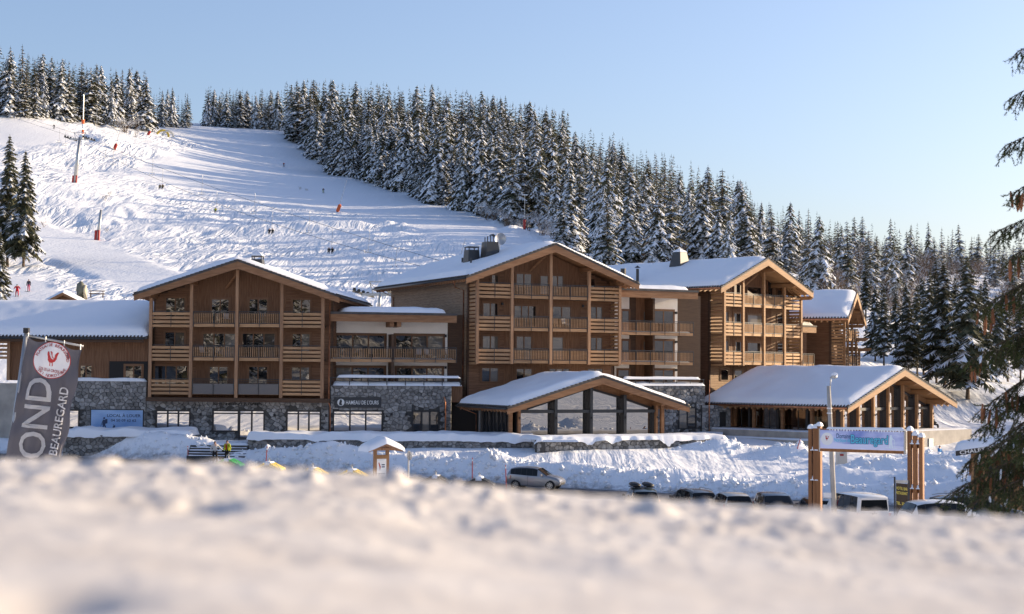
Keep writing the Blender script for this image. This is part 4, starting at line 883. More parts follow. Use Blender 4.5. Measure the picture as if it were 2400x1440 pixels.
zf0, zf1 = FL.uz(900, 755, -.4)[1], FL.uz(900, 738, -.4)[1]
uf1 = FL.uz(1072, 740, -.4)[0]
bx('roof', M['tile'], rL, .0, uf1, -.45, 8, zf1, zf1 + .2); bx('fascia', M['beam'], rL, .0, uf1 - .05, -.4, -.3, zf0, zf1 - .003); bx('soffit', M['beam'], rL, .02, uf1 - .1, -.295, lv, zf1 - .12, zf1 - .005)
rt = MB()
for k in range(16): x = .3 + k * .66; rt.box(x - .06, x + .06, -.29, lv, zf1 - .32, zf1 - .125)
rt.build('rafter_tails', M['beam'], rL, 'stuff')
for x in (918, 935): u = FL.uz(x, 758, 0)[0]; bx('beam_end', M['beam'], rL, u - .18, u + .18, -.2, lv, zf0 - .38, zf0 + .1)
snow_sheet(rL, 'roof_snow', lambda U, V: zf1 + .2 + 0 * U, .9, uf1 - .9, -.4, 7, .5, nu=50, nv=20, edge=1.2, seed=8, amp=.2)
for (x0, x1, y0, y1) in ((786, 903, 783, 845), (925, 1040, 784, 848), (785, 902, 859, 900), (927, 1038, 860, 903)):
    (a, zt), (c, zb) = FL.uz(x0, y0, lv), FL.uz(x1, y1, lv); window(rL, a, c, zb, zt, lv, 3, fw=.12)
for x, y in ((779, 785), (1044, 788), (779, 862), (1044, 862)): u, z = FL.uz(x, y, lv); lamp(rL, u, z, lv)
zrl = FL.uz(850, 812.5, .3)[1]; um = FL.uz(921, 812, .3)[0]; ue = FL.uz(1070, 815, .3)[0]
for a, c in ((.05, um - .06), (um + .06, ue)): railing(rL, a, c, zrl, .3, posts=4, beam_m='slat')
bx('balcony_floor', M['wood_dark'], rL, .05, ue, .44, lv, zrl - 1.28, zrl - 1.06); snow_sheet(rL, 'balcony_snow', lambda U, V: zrl - 1.06 + 0 * U, .1, ue - .1, .35, lv - .1, .13, nu=40, nv=8, edge=.2, seed=9)
bx('partition', M['wood_dark'], rL, um - .12, um + .12, .35, lv, zst, zf0 - 1.0)
zr2 = FL.uz(850, 885, -.05)[1]; tr_ = MB().box(.05, ue + .4, -.1, -.05, zr2 - .06, zr2).box(.05, ue + .4, -.1, -.05, zr2 - .34, zr2 - .30)
for k in range(8): x = .1 + k * (ue + .2) / 7; tr_.box(x - .03, x + .03, -.1, -.05, zst, zr2 - .06)
tr_.build('terrace_railing', M['steel'], rL); snow_sheet(rL, 'rail_snow', lambda U, V: zr2 + 0 * U, .6, ue + .3, -.22, .12, .2, nu=50, nv=8, edge=.15, seed=15)
# sign board HAMEAU DE L'OURS
(sa, szt), (sc_, szb) = FL.uz(784, 931), FL.uz(893, 956)
sg = bx('sign_board', M['steel'], rL, sa, sc_, -.16, -.06, szb, szt); M['sign_white'] = mat('sign_letter', (0.72, 0.72, 0.70), 0.5)
text_part('lettering', "HAMEAU DE L'OURS", M['sign_white'], sg, (sa + (sc_ - sa) * .59, -.168, (szb + szt) / 2), (1, 0, 0), (0, 0, 1), height=.34, width=(sc_ - sa) * .70, ext=.008)
em = MB(); cx, cz_, rr = sa + .52, (szb + szt) / 2, .30
for k in range(20):                                         # round emblem with a bear-and-fir cut-out
    t0, t1 = 2 * math.pi * k / 20, 2 * math.pi * (k + 1) / 20; em.add([(cx, -.166, cz_), (cx + rr * math.sin(t0), -.166, cz_ + rr * math.cos(t0)), (cx + rr * math.sin(t1), -.166, cz_ + rr * math.cos(t1))], [(0, 1, 2)])
em.build('emblem', M['sign_white'], sg)
em = MB(); em.add([(cx - .12, -.172, cz_ - .24), (cx + .12, -.172, cz_ - .24), (cx + .05, -.172, cz_ - .05), (cx + .1, -.172, cz_ + .08), (cx + .03, -.172, cz_ + .26), (cx - .06, -.172, cz_ + .24), (cx - .12, -.172, cz_ + .05), (cx - .16, -.172, cz_ - .1)], [tuple(range(8))])
em.build('emblem_mark', M['steel'], sg)
for x in (917, 952, 1041): u, z = FL.uz(x, 972, 0); lamp(rL, u, z, -.03)
downpipe(rL, [(FL.uz(1040, 930)[0], -.12, FL.uz(1040, 930)[1]), (FL.uz(1043, 945)[0], -.12, FL.uz(1043, 940)[1]), (FL.uz(1044, 950)[0], -.12, CZ - 5.8)])
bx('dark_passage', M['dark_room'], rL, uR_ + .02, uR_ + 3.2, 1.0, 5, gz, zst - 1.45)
# --- link between middle and right block
FM = Frame(1455, 138.2, math.radians(26))
rM = FM.empty('link_block', 'shaded balcony link with white panels between the tall block and the golden block', 'building')
mv = 1.9; um1 = FM.uz(1625, 760)[0]; uend = FM.uz(1668, 800, 0)[0]
zf0, zf1 = FM.uz(1540, 699, -.4)[1], FM.uz(1540, 683, -.4)[1]
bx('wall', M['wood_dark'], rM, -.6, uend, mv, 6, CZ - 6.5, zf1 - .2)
for (x0, x1) in ((1440, 1474), (1526, 1587)): bx('render_panel', M['render'], rM, FM.uz(x0, 750, mv)[0], FM.uz(x1, 750, mv)[0], mv - .06, mv - .01, CZ - 6.4, zf1 - .25)
sv = MB(); vboards(sv, FM.uz(1490, 750, mv)[0], FM.uz(1524, 750, mv)[0], CZ - 6, lambda u: zf1 - .3, mv - .02); sv.build('upright_siding', M['wood_v'], rM, 'stuff')
bx('roof', M['tile'], rM, -.4, um1 + .3, -.45, 7, zf1, zf1 + .2); bx('fascia', M['beam'], rM, -.38, um1 + .25, -.4, -.3, zf0, zf1 - .003); bx('soffit', M['beam'], rM, -.36, um1 + .2, -.295, mv, zf1 - .12, zf1 - .005)
rt = MB()
for k in range(12): x = .1 + k * .62; rt.box(x - .06, x + .06, -.29, mv - .07, zf1 - .34, zf1 - .125)
rt.build('rafter_tails', M['beam'], rM, 'stuff')
snow_sheet(rM, 'roof_snow', lambda U, V: zf1 + .2 + 0 * U, -.2, um1 - .6, -.4, 6, .42, nu=40, nv=16, edge=.9, seed=18)
for (x0, x1, y0, y1) in ((1455, 1474, 727, 778), (1505, 1523, 729, 778), (1529, 1578, 727, 780), (1455, 1474, 797, 850), (1505, 1523, 799, 850), (1529, 1578, 797, 852), (1446, 1474, 866, 900), (1529, 1578, 866, 905)):
    (a, zt), (c, zb) = FM.uz(x0, y0, mv), FM.uz(x1, y1, mv); window(rM, a, c, zb, zt, mv - .07, 2 if x1 - x0 > 30 else 1)
for y in (734, 802, 868): u, z = FM.uz(1583, y, mv); lamp(rM, u, z, mv - .07)
for yr in (751, 821):
    z = FM.uz(1470, yr, 0)[1]
    railing(rM, .0, um1, z, 0, posts=6, beam_m='slat'); bx('balcony_floor', M['wood_dark'], rM, 0, um1, .14, mv, z - 1.28, z - 1.06)
    snow_sheet(rM, 'balcony_snow', lambda U, V: z - 1.06 + 0 * U, .1, um1 - .1, .1, mv - .2, .12, nu=30, nv=8, edge=.2, seed=int(yr))
bx('partition', M['wood_dark'], rM, FM.uz(1524, 750, 1)[0] - .1, FM.uz(1524, 750, 1)[0] + .1, .35, mv, CZ - 6, zf0)
z = FM.uz(1560, 904, -1.5)[1]; ul, ur = FM.uz(1490, 930, -1.5)[0], FM.uz(1652, 930, -1.5)[0]
hM = [shop(rM, FM, 1590, 1632, 955, 1006, -1.5, 2, fw=.1, gm='glass', name='terrace_door')]
voronoi_wall(rM, ul - 1.5, ur, CZ - 6.6, z, -1.5, hM, .42, 19, 'stone_floor', depth=3.2)
snow_sheet(rM, 'terrace_snow', lambda U, V: z + 0 * U, ul - 1.5, ur + .1, -1.62, 1.2, .28, nu=40, nv=12, edge=.3, seed=20)
zr2 = FM.uz(1560, 889, -1.4)[1]; tr_ = MB().box(ul - 1.5, ur, -1.44, -1.4, zr2 - .06, zr2).box(ul - 1.5, ur, -1.44, -1.4, zr2 - .34, zr2 - .3)
for k in range(7): x = ul - 1.4 + k * (ur - ul + 1.3) / 6; tr_.box(x - .03, x + .03, -1.44, -1.4, z, zr2 - .06)
tr_.build('terrace_railing', M['steel'], rM); snow_sheet(rM, 'rail_snow', lambda U, V: zr2 + 0 * U, ul - 1.3, ur - .5, -1.58, -1.26, .22, nu=40, nv=8, edge=.15, seed=22)
# --- small link between right and far block
bq = FC.P(usC[-1] + .5, 4, 0); FQ = Frame(1882, 160.0, math.radians(40)); rQ = FQ.empty('balcony_link', 'narrow balcony link between the golden block and the far end-on block', 'building')
uq = FQ.uz(1908, 800)[0]; zq = FQ.uz(1890, 778)[1]; bx('wall', M['wood_h'], rQ, -1.5, uq + .5, 1.4, 4, CZ - 6, zq)
bx('fascia', M['lt_beam'], rQ, -1.2, uq, -.3, -.2, zq - .1, FQ.uz(1890, 767)[1]); bx('roof', M['tile'], rQ, -1.2, uq + .05, -.35, 4, FQ.uz(1890, 767)[1] + .003, FQ.uz(1890, 763)[1])
snow_sheet(rQ, 'roof_snow', lambda U, V: FQ.uz(1890, 763)[1] + 0 * U, -1.2, uq - .3, -.3, 4, .45, nu=20, nv=12, edge=.8, seed=23)
zq2 = FQ.uz(1890, 829)[1]; railing(rQ, -1, uq, zq2, 0, posts=4, beam_m='lt_slat'); bx('balcony_floor', M['wood_dark'], rQ, -1, uq, .14, 1.4, zq2 - 1.28, zq2 - 1.06)
# ---------------------------------------------------------------- glazed halls
def hall(fr, name, label, cols, ycol, roof_px, vb, depth, fz, tz, gm, timber, bm, gv, TL, TR, seed, steel_cols, drop=.75, left_post=True, side_bays=None, side_m='glass_clear'):
    root = fr.empty(name, label, 'building')
    us = [fr.uz(x, ycol)[0] for x in cols]
    L, A, R = [fr.uz(x, y, vb) for x, y in roof_px]
    roof, top = gable_roof(root, L, A, R, vb, depth, TL, TR, barge=.55, bm=bm, seed=seed)
    und = lambda u: float(top(np.array([u]))[0]) - .30
    n = len(us)
    for i, u in enumerate(us):
        end = i in (0, n - 1); ht = und(u) - (.30 if not end else .2)
        if steel_cols and not end:
            bx('column', M['steel'], root, u - .12, u + .12, -.12, .05, fz, ht); bx('fin', M['frame_dk'], root, u - .09, u + .09, .053, gv + .1, fz, ht)
        else:
            bx('column', M[timber], root, u - .11, u + .11, -.12, .14, fz, ht); bx('fin', M['frame_dk'], root, u - .10, u + .10, .145, gv + .1, fz, ht)
            if end and steel_cols: bx('column', M[timber], root, u - .14 + (-.75 if i == 0 else .55), u + .14 + (-.75 if i == 0 else .55), -.14, .14, fz, ht - .1)
        MB().prism([(vb + .12, und(u)), (gv + .4, und(u)), (gv + .4, und(u) - .42), (vb + .5, und(u) - .42), (vb + .14, und(u) - .22)], 'u', u - .15, u + .15).build('purlin', M[bm], root)
        MB().tube([(u, -.2, tz - .62), (u, -.2, tz - .45)], .06, 6).build('lamp', M['black'], root)
    ps = sorted(us + [A[0]]) if min(abs(A[0] - x) for x in us) > .6 else us
    for a, c in zip(us[:-1], us[1:]):
        bx('transom', M['steel'], root, a + .12, c - .12, -.02 if steel_cols else .2, .16 if steel_cols else .34, tz - .14, tz + .10)
        t = RNG.uniform(-.006, .006); s = RNG.uniform(-.004, .004)
        def pane(pts):
            uc = (a + c) / 2; return MB().add([(p, gv + t * (p - uc) + s * (q - tz), q) for p, q in pts], [tuple(range(len(pts)))]).build('pane', M[gm], root)
        pane([(a, fz), (c, fz), (c, tz), (a, tz)])
        tp = [(a, tz), (c, tz), (c, und(c) - drop)]
        if a < A[0] - .4 and c > A[0] + .4: tp.append((A[0], und(A[0]) - drop))
        tp.append((a, und(a) - drop)); pane(tp)
        for (p, q) in ((tp[2], tp[-1]),) if len(tp) == 4 else ((tp[2], tp[3]), (tp[3], tp[4])): MB().beam((p[0], gv - .04, p[1] + .06), (q[0], gv - .04, q[1] + .06), .12, .16).build('glazing_bar', M['frame_dk'], root)
        bx('sill_bar', M['frame_dk'], root, a, c, gv - .08, gv - .002, fz - .02, fz + .12)
    gb = MB(); vboards(gb, us[0], us[-1], tz, lambda u: und(u), gv + .06, pitch=.3); gb.build('gable_boards', M[bm], root, 'stuff')
    # body behind
    return root, us, und, top, (L, A, R)
FE = Frame(1216, 122.0, math.radians(25))
fzE = CZ - 5.75; tzE = FE.uz(1382, 964)[1]
rE, usE, undE, topE, roofE = hall(FE, 'glazed_pavilion', 'low gabled pavilion with tall mirror-like glass behind the curved stone terrace wall', [1216, 1302, 1385, 1464, 1538], 1000,
    [(1189, 955), (1413, 880), (1616, 951)], -1.5, 8.6, fzE, tzE, 'glass_hall', 'beam', 'beam', .55, .6, .4, 25, True)
bx('back_wall', M['wood_dark'], rE, usE[0] + .3, usE[-1] - .3, .7, 8.2, fzE, undE(usE[0]) - .1)
sw = MB()
for k in range(8): sw.box(usE[0] - .62, usE[0] - .5, .4 + k * .75, .52 + k * .75, fzE, undE(usE[0]) - .1)
sw.build('side_mullions', M['frame_dk'], rE); 
for k in range(7): MB().add([(usE[0] - .55, .5 + k * .75, fzE), (usE[0] - .55, 1.17 + k * .75, fzE), (usE[0] - .55, 1.17 + k * .75, undE(usE[0]) - .2), (usE[0] - .55, .5 + k * .75, undE(usE[0]) - .2)], [(0, 1, 2, 3)]).build('pane', M['glass'], rE)
bx('white_post', M['steel_lt'], rE, usE[0] - .75, usE[0] - .57, 6.0, 6.2, fzE, undE(usE[0]) - .1)
downpipe(rE, [(roofE[0][0] - .05, 7.6, roofE[0][1] - .25), (usE[0] - .8, 6.6, roofE[0][1] - .75), (usE[0] - .8, 6.6, fzE + .4)])
MB().tube([(usE[0] + .35, 0.3, fzE), (usE[0] + .35, .3, fzE + 1.3)], .03, 6).tube([(usE[0] + .35, .3, fzE + 1.3), (usE[0] + .35, .3, fzE + 1.36), (usE[0] + .35, .3, fzE + 1.5), (usE[0] + .35, .3, fzE + 1.56)], [.03, .13, .13, .03], 10).build('globe_lamp', M['white'], rE)
FG = Frame(1975, 133.0, math.radians(44))
fzG = FG.uz(2080, 1008)[1]; tzG = FG.uz(2082, 958)[1]
rG, usG, undG, topG, roofG = hall(FG, 'restaurant_hall', 'long hall with a wide snowy roof and a sunlit glazed gable on concrete', [1975, 2012, 2047, 2082, 2116, 2149, 2184], 990,
    [(1987, 954), (2121, 863), (2243, 943)], -1.7, 14.5, fzG, tzG, 'glass_gable', 'lt_beam', 'lt_beam', .5, .55, .3, 27, False)
wl = usG[0]
for k in range(5):
    v = .0 + k * 3.15
    if k: bx('column', M['beam'], rG, wl - .14, wl + .14, v - .14, v + .14, fzG, undG(wl) - .12)
    if k < 4:
        bx('fin', M['frame_dk'], rG, wl + .05, wl + .75, v + .5, v + .75, fzG, undG(wl) - .1)
        for q in range(2):
            a = v + .75 + q * 1.15
            MB().add([(wl + .6, a, fzG), (wl + .6, a + 1.12, fzG), (wl + .6, a + 1.12, undG(wl) - .25), (wl + .6, a, undG(wl) - .25)], [(0, 1, 2, 3)]).build('pane', M['glass_clear'], rG)
        MB().box(wl + .56, wl + .64, v + 1.87, v + 1.93, fzG, undG(wl) - .2).box(wl + .56, wl + .64, v + .14, v + 3.0, undG(wl) - .27, undG(wl) - .17).build('glazing_bar', M['frame_dk'], rG, 'stuff')
bx('wood_panel', M['beam'], rG, wl + .16, wl + .3, .2, 1.2, fzG, undG(wl) - .1)
bx('interior_floor', M['wood_dark'], rG, wl + .7, usG[-1] - .2, .7, 14, fzG - .02, fzG + .02)
bx('interior_wall', M['beam'], rG, wl + 1.5, usG[-1] - .3, 12.4, 12.6, fzG, undG(wl) - .05); bx('far_wall', M['wood_dark'], rG, usG[-1] - .5, usG[-1] - .3, 3.0, 12.3, fzG, undG(usG[-1]) - .05)
sv = MB(); vboards(sv, wl + 4, wl + 9.5, fzG, lambda u: undG(wl), 7.0, pitch=.25); sv.build('interior_panelling', M['lt_beam'], rG, 'stuff')
bx('counter', M['frame_dk'], rG, wl + 3.2, wl + 8.0, 5.2, 5.9, fzG, fzG + 1.1)
# concrete terrace under it
pl = MB(); pl.box(wl - 2.6, usG[-1] + 2.6, -2.6, 15, CZ - 9, fzG - .06); pl.build('terrace', M['concrete'], rG)
bx('terrace_ledge', M['concrete'], rG, wl - 3.4, wl - 2.62, 1.0, 13, CZ - 9, fzG - .75)
snow_sheet(rG, 'terrace_snow', lambda U, V: fzG - .06 + 0 * U, wl - 2.6, wl - .2, -2.5, 14, .09, nu=14, nv=40, edge=.15, seed=31); snow_sheet(rG, 'terrace_snow', lambda U, V: fzG - .06 + 0 * U, wl, usG[-1] + 2.5, -2.55, -.3, .09, nu=40, nv=10, edge=.15, seed=32)
snow_sheet(rG, 'ledge_snow', lambda U, V: fzG - .75 + 0 * U, wl - 3.4, wl - 2.64, 1.2, 12.8, .14, nu=8, nv=40, edge=.2, seed=33)
(a, zt), (c, zb) = FG.uz(2176, 1028, -2.6), FG.uz(2186, 1053, -2.6); bx('wall_hatch', M['steel_lt'], rG, a, c, -2.68, -2.61, zb, zt)
downpipe(rG, [(roofG[0][0] - .05, 13.6, roofG[0][1] - .25), (wl - .3, 13.0, roofG[0][1] - .8), (wl - .3, 13.0, fzG)])
# stone wall end and dark service door left of the hall
FS = Frame(1655, 140.0, math.radians(20)); rS = FS.empty('stone_wall', 'short rough stone wall end with a copper pipe beside the long hall', 'wall')
us1 = FS.uz(1712, 970)[0]; zt = FS.uz(1680, 950)[1]
(a, zz1), (c, zz0) = FS.uz(1686, 966), FS.uz(1700, 1000)
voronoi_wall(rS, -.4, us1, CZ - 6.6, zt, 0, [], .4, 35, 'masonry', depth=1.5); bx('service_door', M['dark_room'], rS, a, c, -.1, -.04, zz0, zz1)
downpipe(rS, [(.25, -.15, zt + 2.3), (.25, -.15, CZ - 6)])
# ---------------------------------------------------------------- terrace walls, steps
def terrace_wall(fr, u1, z0, z1, label, seed, T=.42, size=.40):
    r = fr.empty('terrace_wall', label, 'wall'); voronoi_wall(r, 0, u1, z0, z1, 0, [], size, seed, 'masonry', depth=.55)
    snow_sheet(r, 'snow', lambda U, V: z1 - .12 * np.clip(-V - .02, 0, 1) * 4 + 0 * U, -.1, u1 + .1, -.22 - .0, 3.2, lambda U, V: T * (1 + .25 * fbm(U / 2.2, V, 2, seed)), nu=max(40, int(u1 * 6)), nv=26, edge=.35, seed=seed, wob=.28, amp=.4)
    return r
FT1 = Frame(583, 120.6, math.radians(-1.2)); uT = FT1.uz(1250, 1030)[0]; zT1 = FT1.uz(700, 1027)[1]
terrace_wall(FT1, uT, CZ - 7.2, zT1, 'long low stone terrace wall under thick snow beside the steps', 41)
FT2 = Frame(1262, 116.4, math.radians(24.5)); uT2 = FT2.uz(1700, 1030)[0]; zT2 = FT2.uz(1400, 1029)[1]
terrace_wall(FT2, uT2, CZ - 7.4, zT2, 'stone terrace wall in front of the glazed pavilion', 42, T=.24)
p, q = FT1.P(uT, 0, 0), FT2.P(0, 0, 0)
FT3 = Frame(1250, p.y, math.atan2(q.y - p.y, q.x - p.x)); FT3.O = Vector((p.x, p.y))
terrace_wall(FT3, (q - p).length, CZ - 7.3, (zT1 + zT2) / 2 - .05, 'short angled corner of the stone terrace wall', 43, T=.15)
FT0 = Frame(150, 122.5, math.radians(0)); uT0 = FT0.uz(446, 1020)[0]; zT0 = FT0.uz(400, 1021)[1]
terrace_wall(FT0, uT0, CZ - 7.2, zT0, 'snow-buried stone wall below the blue poster', 44, T=.5)
FSt = Frame(448, 120.2, math.radians(0)); rSt = FSt.empty('stone_steps', 'wide snowy steps leading up to the shop door', 'steps')
u1 = FSt.uz(582, 1050)[0]; zt0 = FSt.uz(500, 1044)[1]
for k in range(5):
    z = zt0 - k * .19; st = bx('step', M['mortar'], rSt, .02, u1, -.33 * k, -.33 * (k - 1) + .25 if k else 3.5, z - .7, z)
    if k: snow_sheet(st, 'snow', lambda U, V: z + 0 * U, .05, u1 - .05, -.33 * k + .08, -.33 * k + .34, .05, nu=60, nv=6, edge=.06, seed=50 + k, amp=.8)
snow_sheet(rSt, 'landing_snow', lambda U, V: zt0 + .03 * V + 0 * U, .05, u1 - .05, .05, 3.4, .14, nu=50, nv=14, edge=.2, seed=56, amp=.5)
# low ground behind the walls: the snowed-in terrace in front of the shops
tg = MB(); a, b_ = FT1.P(0, .5, zT1 - .25), FT1.P(uT, .5, zT1 - .25); c = FT2.P(uT2, .5, zT2 - .2)
tg.add([a, b_, FT2.P(0, .5, zT2 - .2), c, FG.P(0, 13, zT2 - .2), Vector((4, 128, zT1 - .2)), Vector((-19.5, 128.5, zT1 - .25))], [(0, 1, 5, 6), (1, 2, 3, 4, 5)])
tg.build('terrace_ground', M['snow'], None, 'structure')
# ---------------------------------------------------------------- trees
def conifer_arrays(seed, Hh=20.0, Rb=2.9, whorls=26, per=8, K=7, snow=.7, base=.05, droop=.55, lean=.35, sub=False):
    """spruce crown: drooping boughs, each a comb of leaf-sized blades, snow lying on the upper faces"""
    rg = np.random.RandomState(seed); V = []; T = []; MI = []
    def tri(a, b, c, m): n = len(V); V.extend((a, b, c)); T.append((n, n + 1, n + 2)); MI.append(m)
    for i in range(whorls):
        t = base + (1 - base) * (i / whorls) ** .92; z0 = t * Hh
        Lr = Rb * (1 - t) ** .70 * (1 if t > base + .06 else .8) + .12
        n = max(4, int(round(per * (1 - .45 * t)))); ph0 = rg.uniform(0, 6.28)
        for j in range(n):
            ph = ph0 + 6.283 * (j + rg.uniform(-.3, .3)) / n; L = Lr * rg.uniform(.5, 1.25); dz = rg.uniform(-.3, .3) * Hh / whorls
            d = np.array((math.cos(ph), math.sin(ph), 0)); s_ = np.array((-d[1], d[0], 0)); o = np.array((0, 0, z0 + dz)); dr = droop * rg.uniform(.7, 1.25)
            C = lambda s: o + d * (L * s) + np.array((0, 0, L * (lean * .25 * s - dr * s * s * .95 + .12 * s ** 4)))
            sn = rg.rand() < snow * (1.15 - .62 * t); wmax = .30 * L + .10
            for k in range(K):
                s0 = (k + .15) / K; s1 = min(1.0, s0 + 1.5 / K); w_ = wmax * (1 - (s0 * 1.05 - .35) ** 2 * 1.7) * rg.uniform(.75, 1.25)
                a, b = C(s0), C(s1)
                for sg in (-1, 1):
                    dp = rg.uniform(.25, .75) * w_; tip = C(min(1, s0 + .22)) + s_ * (sg * w_) + np.array((0, 0, -dp)) + rg.uniform(-.04, .04, 3) * L
                    tri(a, b, tip, 0)
                    if sub: tri((a + b) / 2, tip, (a + tip) / 2 + np.array((0, 0, -.25 * w_)), 0)
                    if sn and rg.rand() < .86:
                        up = np.array((0, 0, .05 + .014 * L)); q = a + (tip - a) * rg.uniform(.6, 1.12); tri(a + up, b + up, q + up * .7, 1)
                if rg.rand() < .5: tri(a, b, (a + b) / 2 + np.array((0, 0, -.35 * w_)) + rg.uniform(-.1, .1, 3) * w_, 0)
    for k in range(10):                                      # leader
        a = np.array((0, 0, Hh * (.93 + .007 * k))); ph = rg.uniform(0, 6.28); r = .22 * (1 - k / 12)
        tri(a, a + (0, 0, .25), a + (r * math.cos(ph), r * math.sin(ph), .05), 0)
    tri(np.array((-.05, 0, Hh * .95)), np.array((.05, 0, Hh * .95)), np.array((0, 0, Hh * 1.0)), 0)
    return np.array(V), np.array(T), np.array(MI)
def trunk_mesh(name, Hh, r=.24, n=7):
    b = MB(); b.tube([(0, 0, -.8), (0, 0, Hh * .25), (.05, 0, Hh * .6), (0, 0, Hh * .97)], [r * 1.25, r, r * .6, .03], n)
    return b.mesh(name, M['bark'], smooth=True)
def conifer_proto(seed, **k):
    Hh = k.get('Hh', 20.0); V, T, MI = conifer_arrays(seed, **k)
    return np_mesh('crown', V, T, [M['needle'], M['tree_snow']], MI), trunk_mesh('trunk', Hh), Hh
PROTO = [conifer_proto(101, Rb=4.3, snow=1.15, droop=.85), conifer_proto(102, Rb=3.8, snow=1.0, per=7, droop=.75), conifer_proto(103, Rb=4.8, snow=1.2, droop=.9), conifer_proto(104, Rb=3.5, snow=.8, whorls=24, per=7), conifer_proto(105, Rb=4.2, snow=.95, droop=.6, whorls=22), conifer_proto(106, Rb=4.3, snow=1.1, per=9, droop=.8), conifer_proto(107, Rb=3.2, snow=.85, whorls=20, per=6, droop=.5), conifer_proto(108, Rb=4.9, snow=1.2, whorls=30, droop=1.0)]
BIG = [conifer_proto(201, Rb=3.2, whorls=40, per=9, K=12, snow=.42, base=.24, sub=True, droop=.62), conifer_proto(202, Rb=3.5, whorls=44, per=9, K=12, snow=.5, base=.16, sub=True, droop=.7), conifer_proto(203, Rb=2.6, whorls=38, per=8, K=11, snow=.5, base=.36, sub=True)]
def spruce(pr, X, Y, z, h, label, group, rz=None, sx=1.0, name='spruce_tree'):
    cm, tm, Hh = pr; k = h / Hh
    e = thing(name, label, 'tree', (X, Y, z), RNG.uniform(0, 6.28) if rz is None else rz, group); e.scale = (k * sx, k * sx, k)
    link('crown', cm, e); link('trunk', tm, e); return e
ED = [(668, 308), (720, 360), (780, 407), (850, 424), (900, 440), (1000, 472), (1050, 488), (1130, 507), (1250, 540), (1330, 575), (1420, 596), (1500, 600), (1700, 606), (1900, 672), (2000, 700), (2100, 740), (2900, 740)]
EL = [(-400, 262), (0, 270), (100, 279), (200, 288), (300, 300), (338, 308)]
rgT = np.random.RandomState(77); cand = []
def scatter(n, x0, x1, y0, y1, edge, hmin, hmax, tagname, mind, dens=None):
    xs = rgT.uniform(x0, x1, n); Ys = np.sqrt(rgT.uniform(y0 ** 2, y1 ** 2, n)); X = (xs - 1200) / F * Ys; Z = H(X, Ys)
    for i in range(n):
        px, py = proj((X[i], Ys[i], Z[i])); ey = np.interp(px, [e[0] for e in edge], [e[1] for e in edge])
        if py > ey: continue
        if dens is not None and rgT.rand() > dens(px, py, Ys[i]): continue
        cand.append((X[i], Ys[i], Z[i], rgT.uniform(hmin, hmax), tagname, mind, px, py))
scatter(5600, 660, 1330, 380, 790, ED, 12, 26, 'stand', 3.6)
scatter(1600, 1330, 1760, 300, 640, ED, 9, 20, 'slope', 4.2, lambda x, y, D: .8 if y < 560 else .35)
scatter(1500, 1760, 2900, 270, 660, [(1700, 606), (1900, 680), (2000, 735), (2100, 770), (2900, 770)], 7, 13.5, 'right', 4.6, lambda x, y, D: .6 if y < 650 else .34)
scatter(700, 1320, 2050, 235, 320, [(1300, 640), (2100, 720)], 10, 15, 'near', 5.5, lambda x, y, D: .30)
scatter(1800, -420, 338, 500, 660, EL, 13, 24, 'left', 3.8)
scatter(300, 340, 438, 590, 690, [(300, 300), (500, 300)], 10, 17, 'gap', 4.5)
scatter(700, 474, 668, 690, 800, [(400, 330), (700, 330)], 14, 19, 'ridge', 4.2)
kept = []; cells = {}
for c in cand:
    cx, cy = int(c[0] // 6), int(c[1] // 6)
    if all((c[0] - o[0]) ** 2 + (c[1] - o[1]) ** 2 > c[5] ** 2 for a in (-1, 0, 1) for b in (-1, 0, 1) for o in cells.get((cx + a, cy + b), ())):
        cells.setdefault((cx, cy), []).append(c); kept.append(c)
kept.sort(key=lambda c: c[1]); sil = np.full(2600, 2000.0); rank = []
for i, c in enumerate(kept):
    tx, ty = proj((c[0], c[1], c[2] + c[3])); hw_ = max(2, int(.08 * (c[7] - ty))); a, b = int(max(0, tx - hw_)), int(min(2599, tx + hw_))
    vis = 0
    if b > a and tx < 2400: vis = float(np.clip(np.minimum(sil[a:b], c[7]) - ty, 0, 1e9).mean()); sil[a:b] = np.minimum(sil[a:b], ty + .12 * (c[7] - ty))
    rank.append(vis * (b - a))
order = np.argsort(-np.array(rank)); LBL = {'stand': ('snow-laden spruce in the dense stand along the piste', 'spruces of the dense stand beside the piste'),
    'slope': ('spruce on the wooded slope above the middle roofs', 'spruces on the slope above the roofs'), 'right': ('distant spruce on the ridge beyond the golden blocks', 'spruces on the far right ridge'),
    'near': ('snowy spruce standing just behind the hotel roofs', 'spruces just behind the roofs'), 'left': ('spruce in the wood at the top of the slope beside the tall lift pylon', 'spruces above the lift pylon'),
    'gap': ('spruce in the small clump by the inflatable arches', 'spruces by the arches'), 'ridge': ('far spruce along the ridge line beyond the upper piste', 'spruces on the upper ridge')}
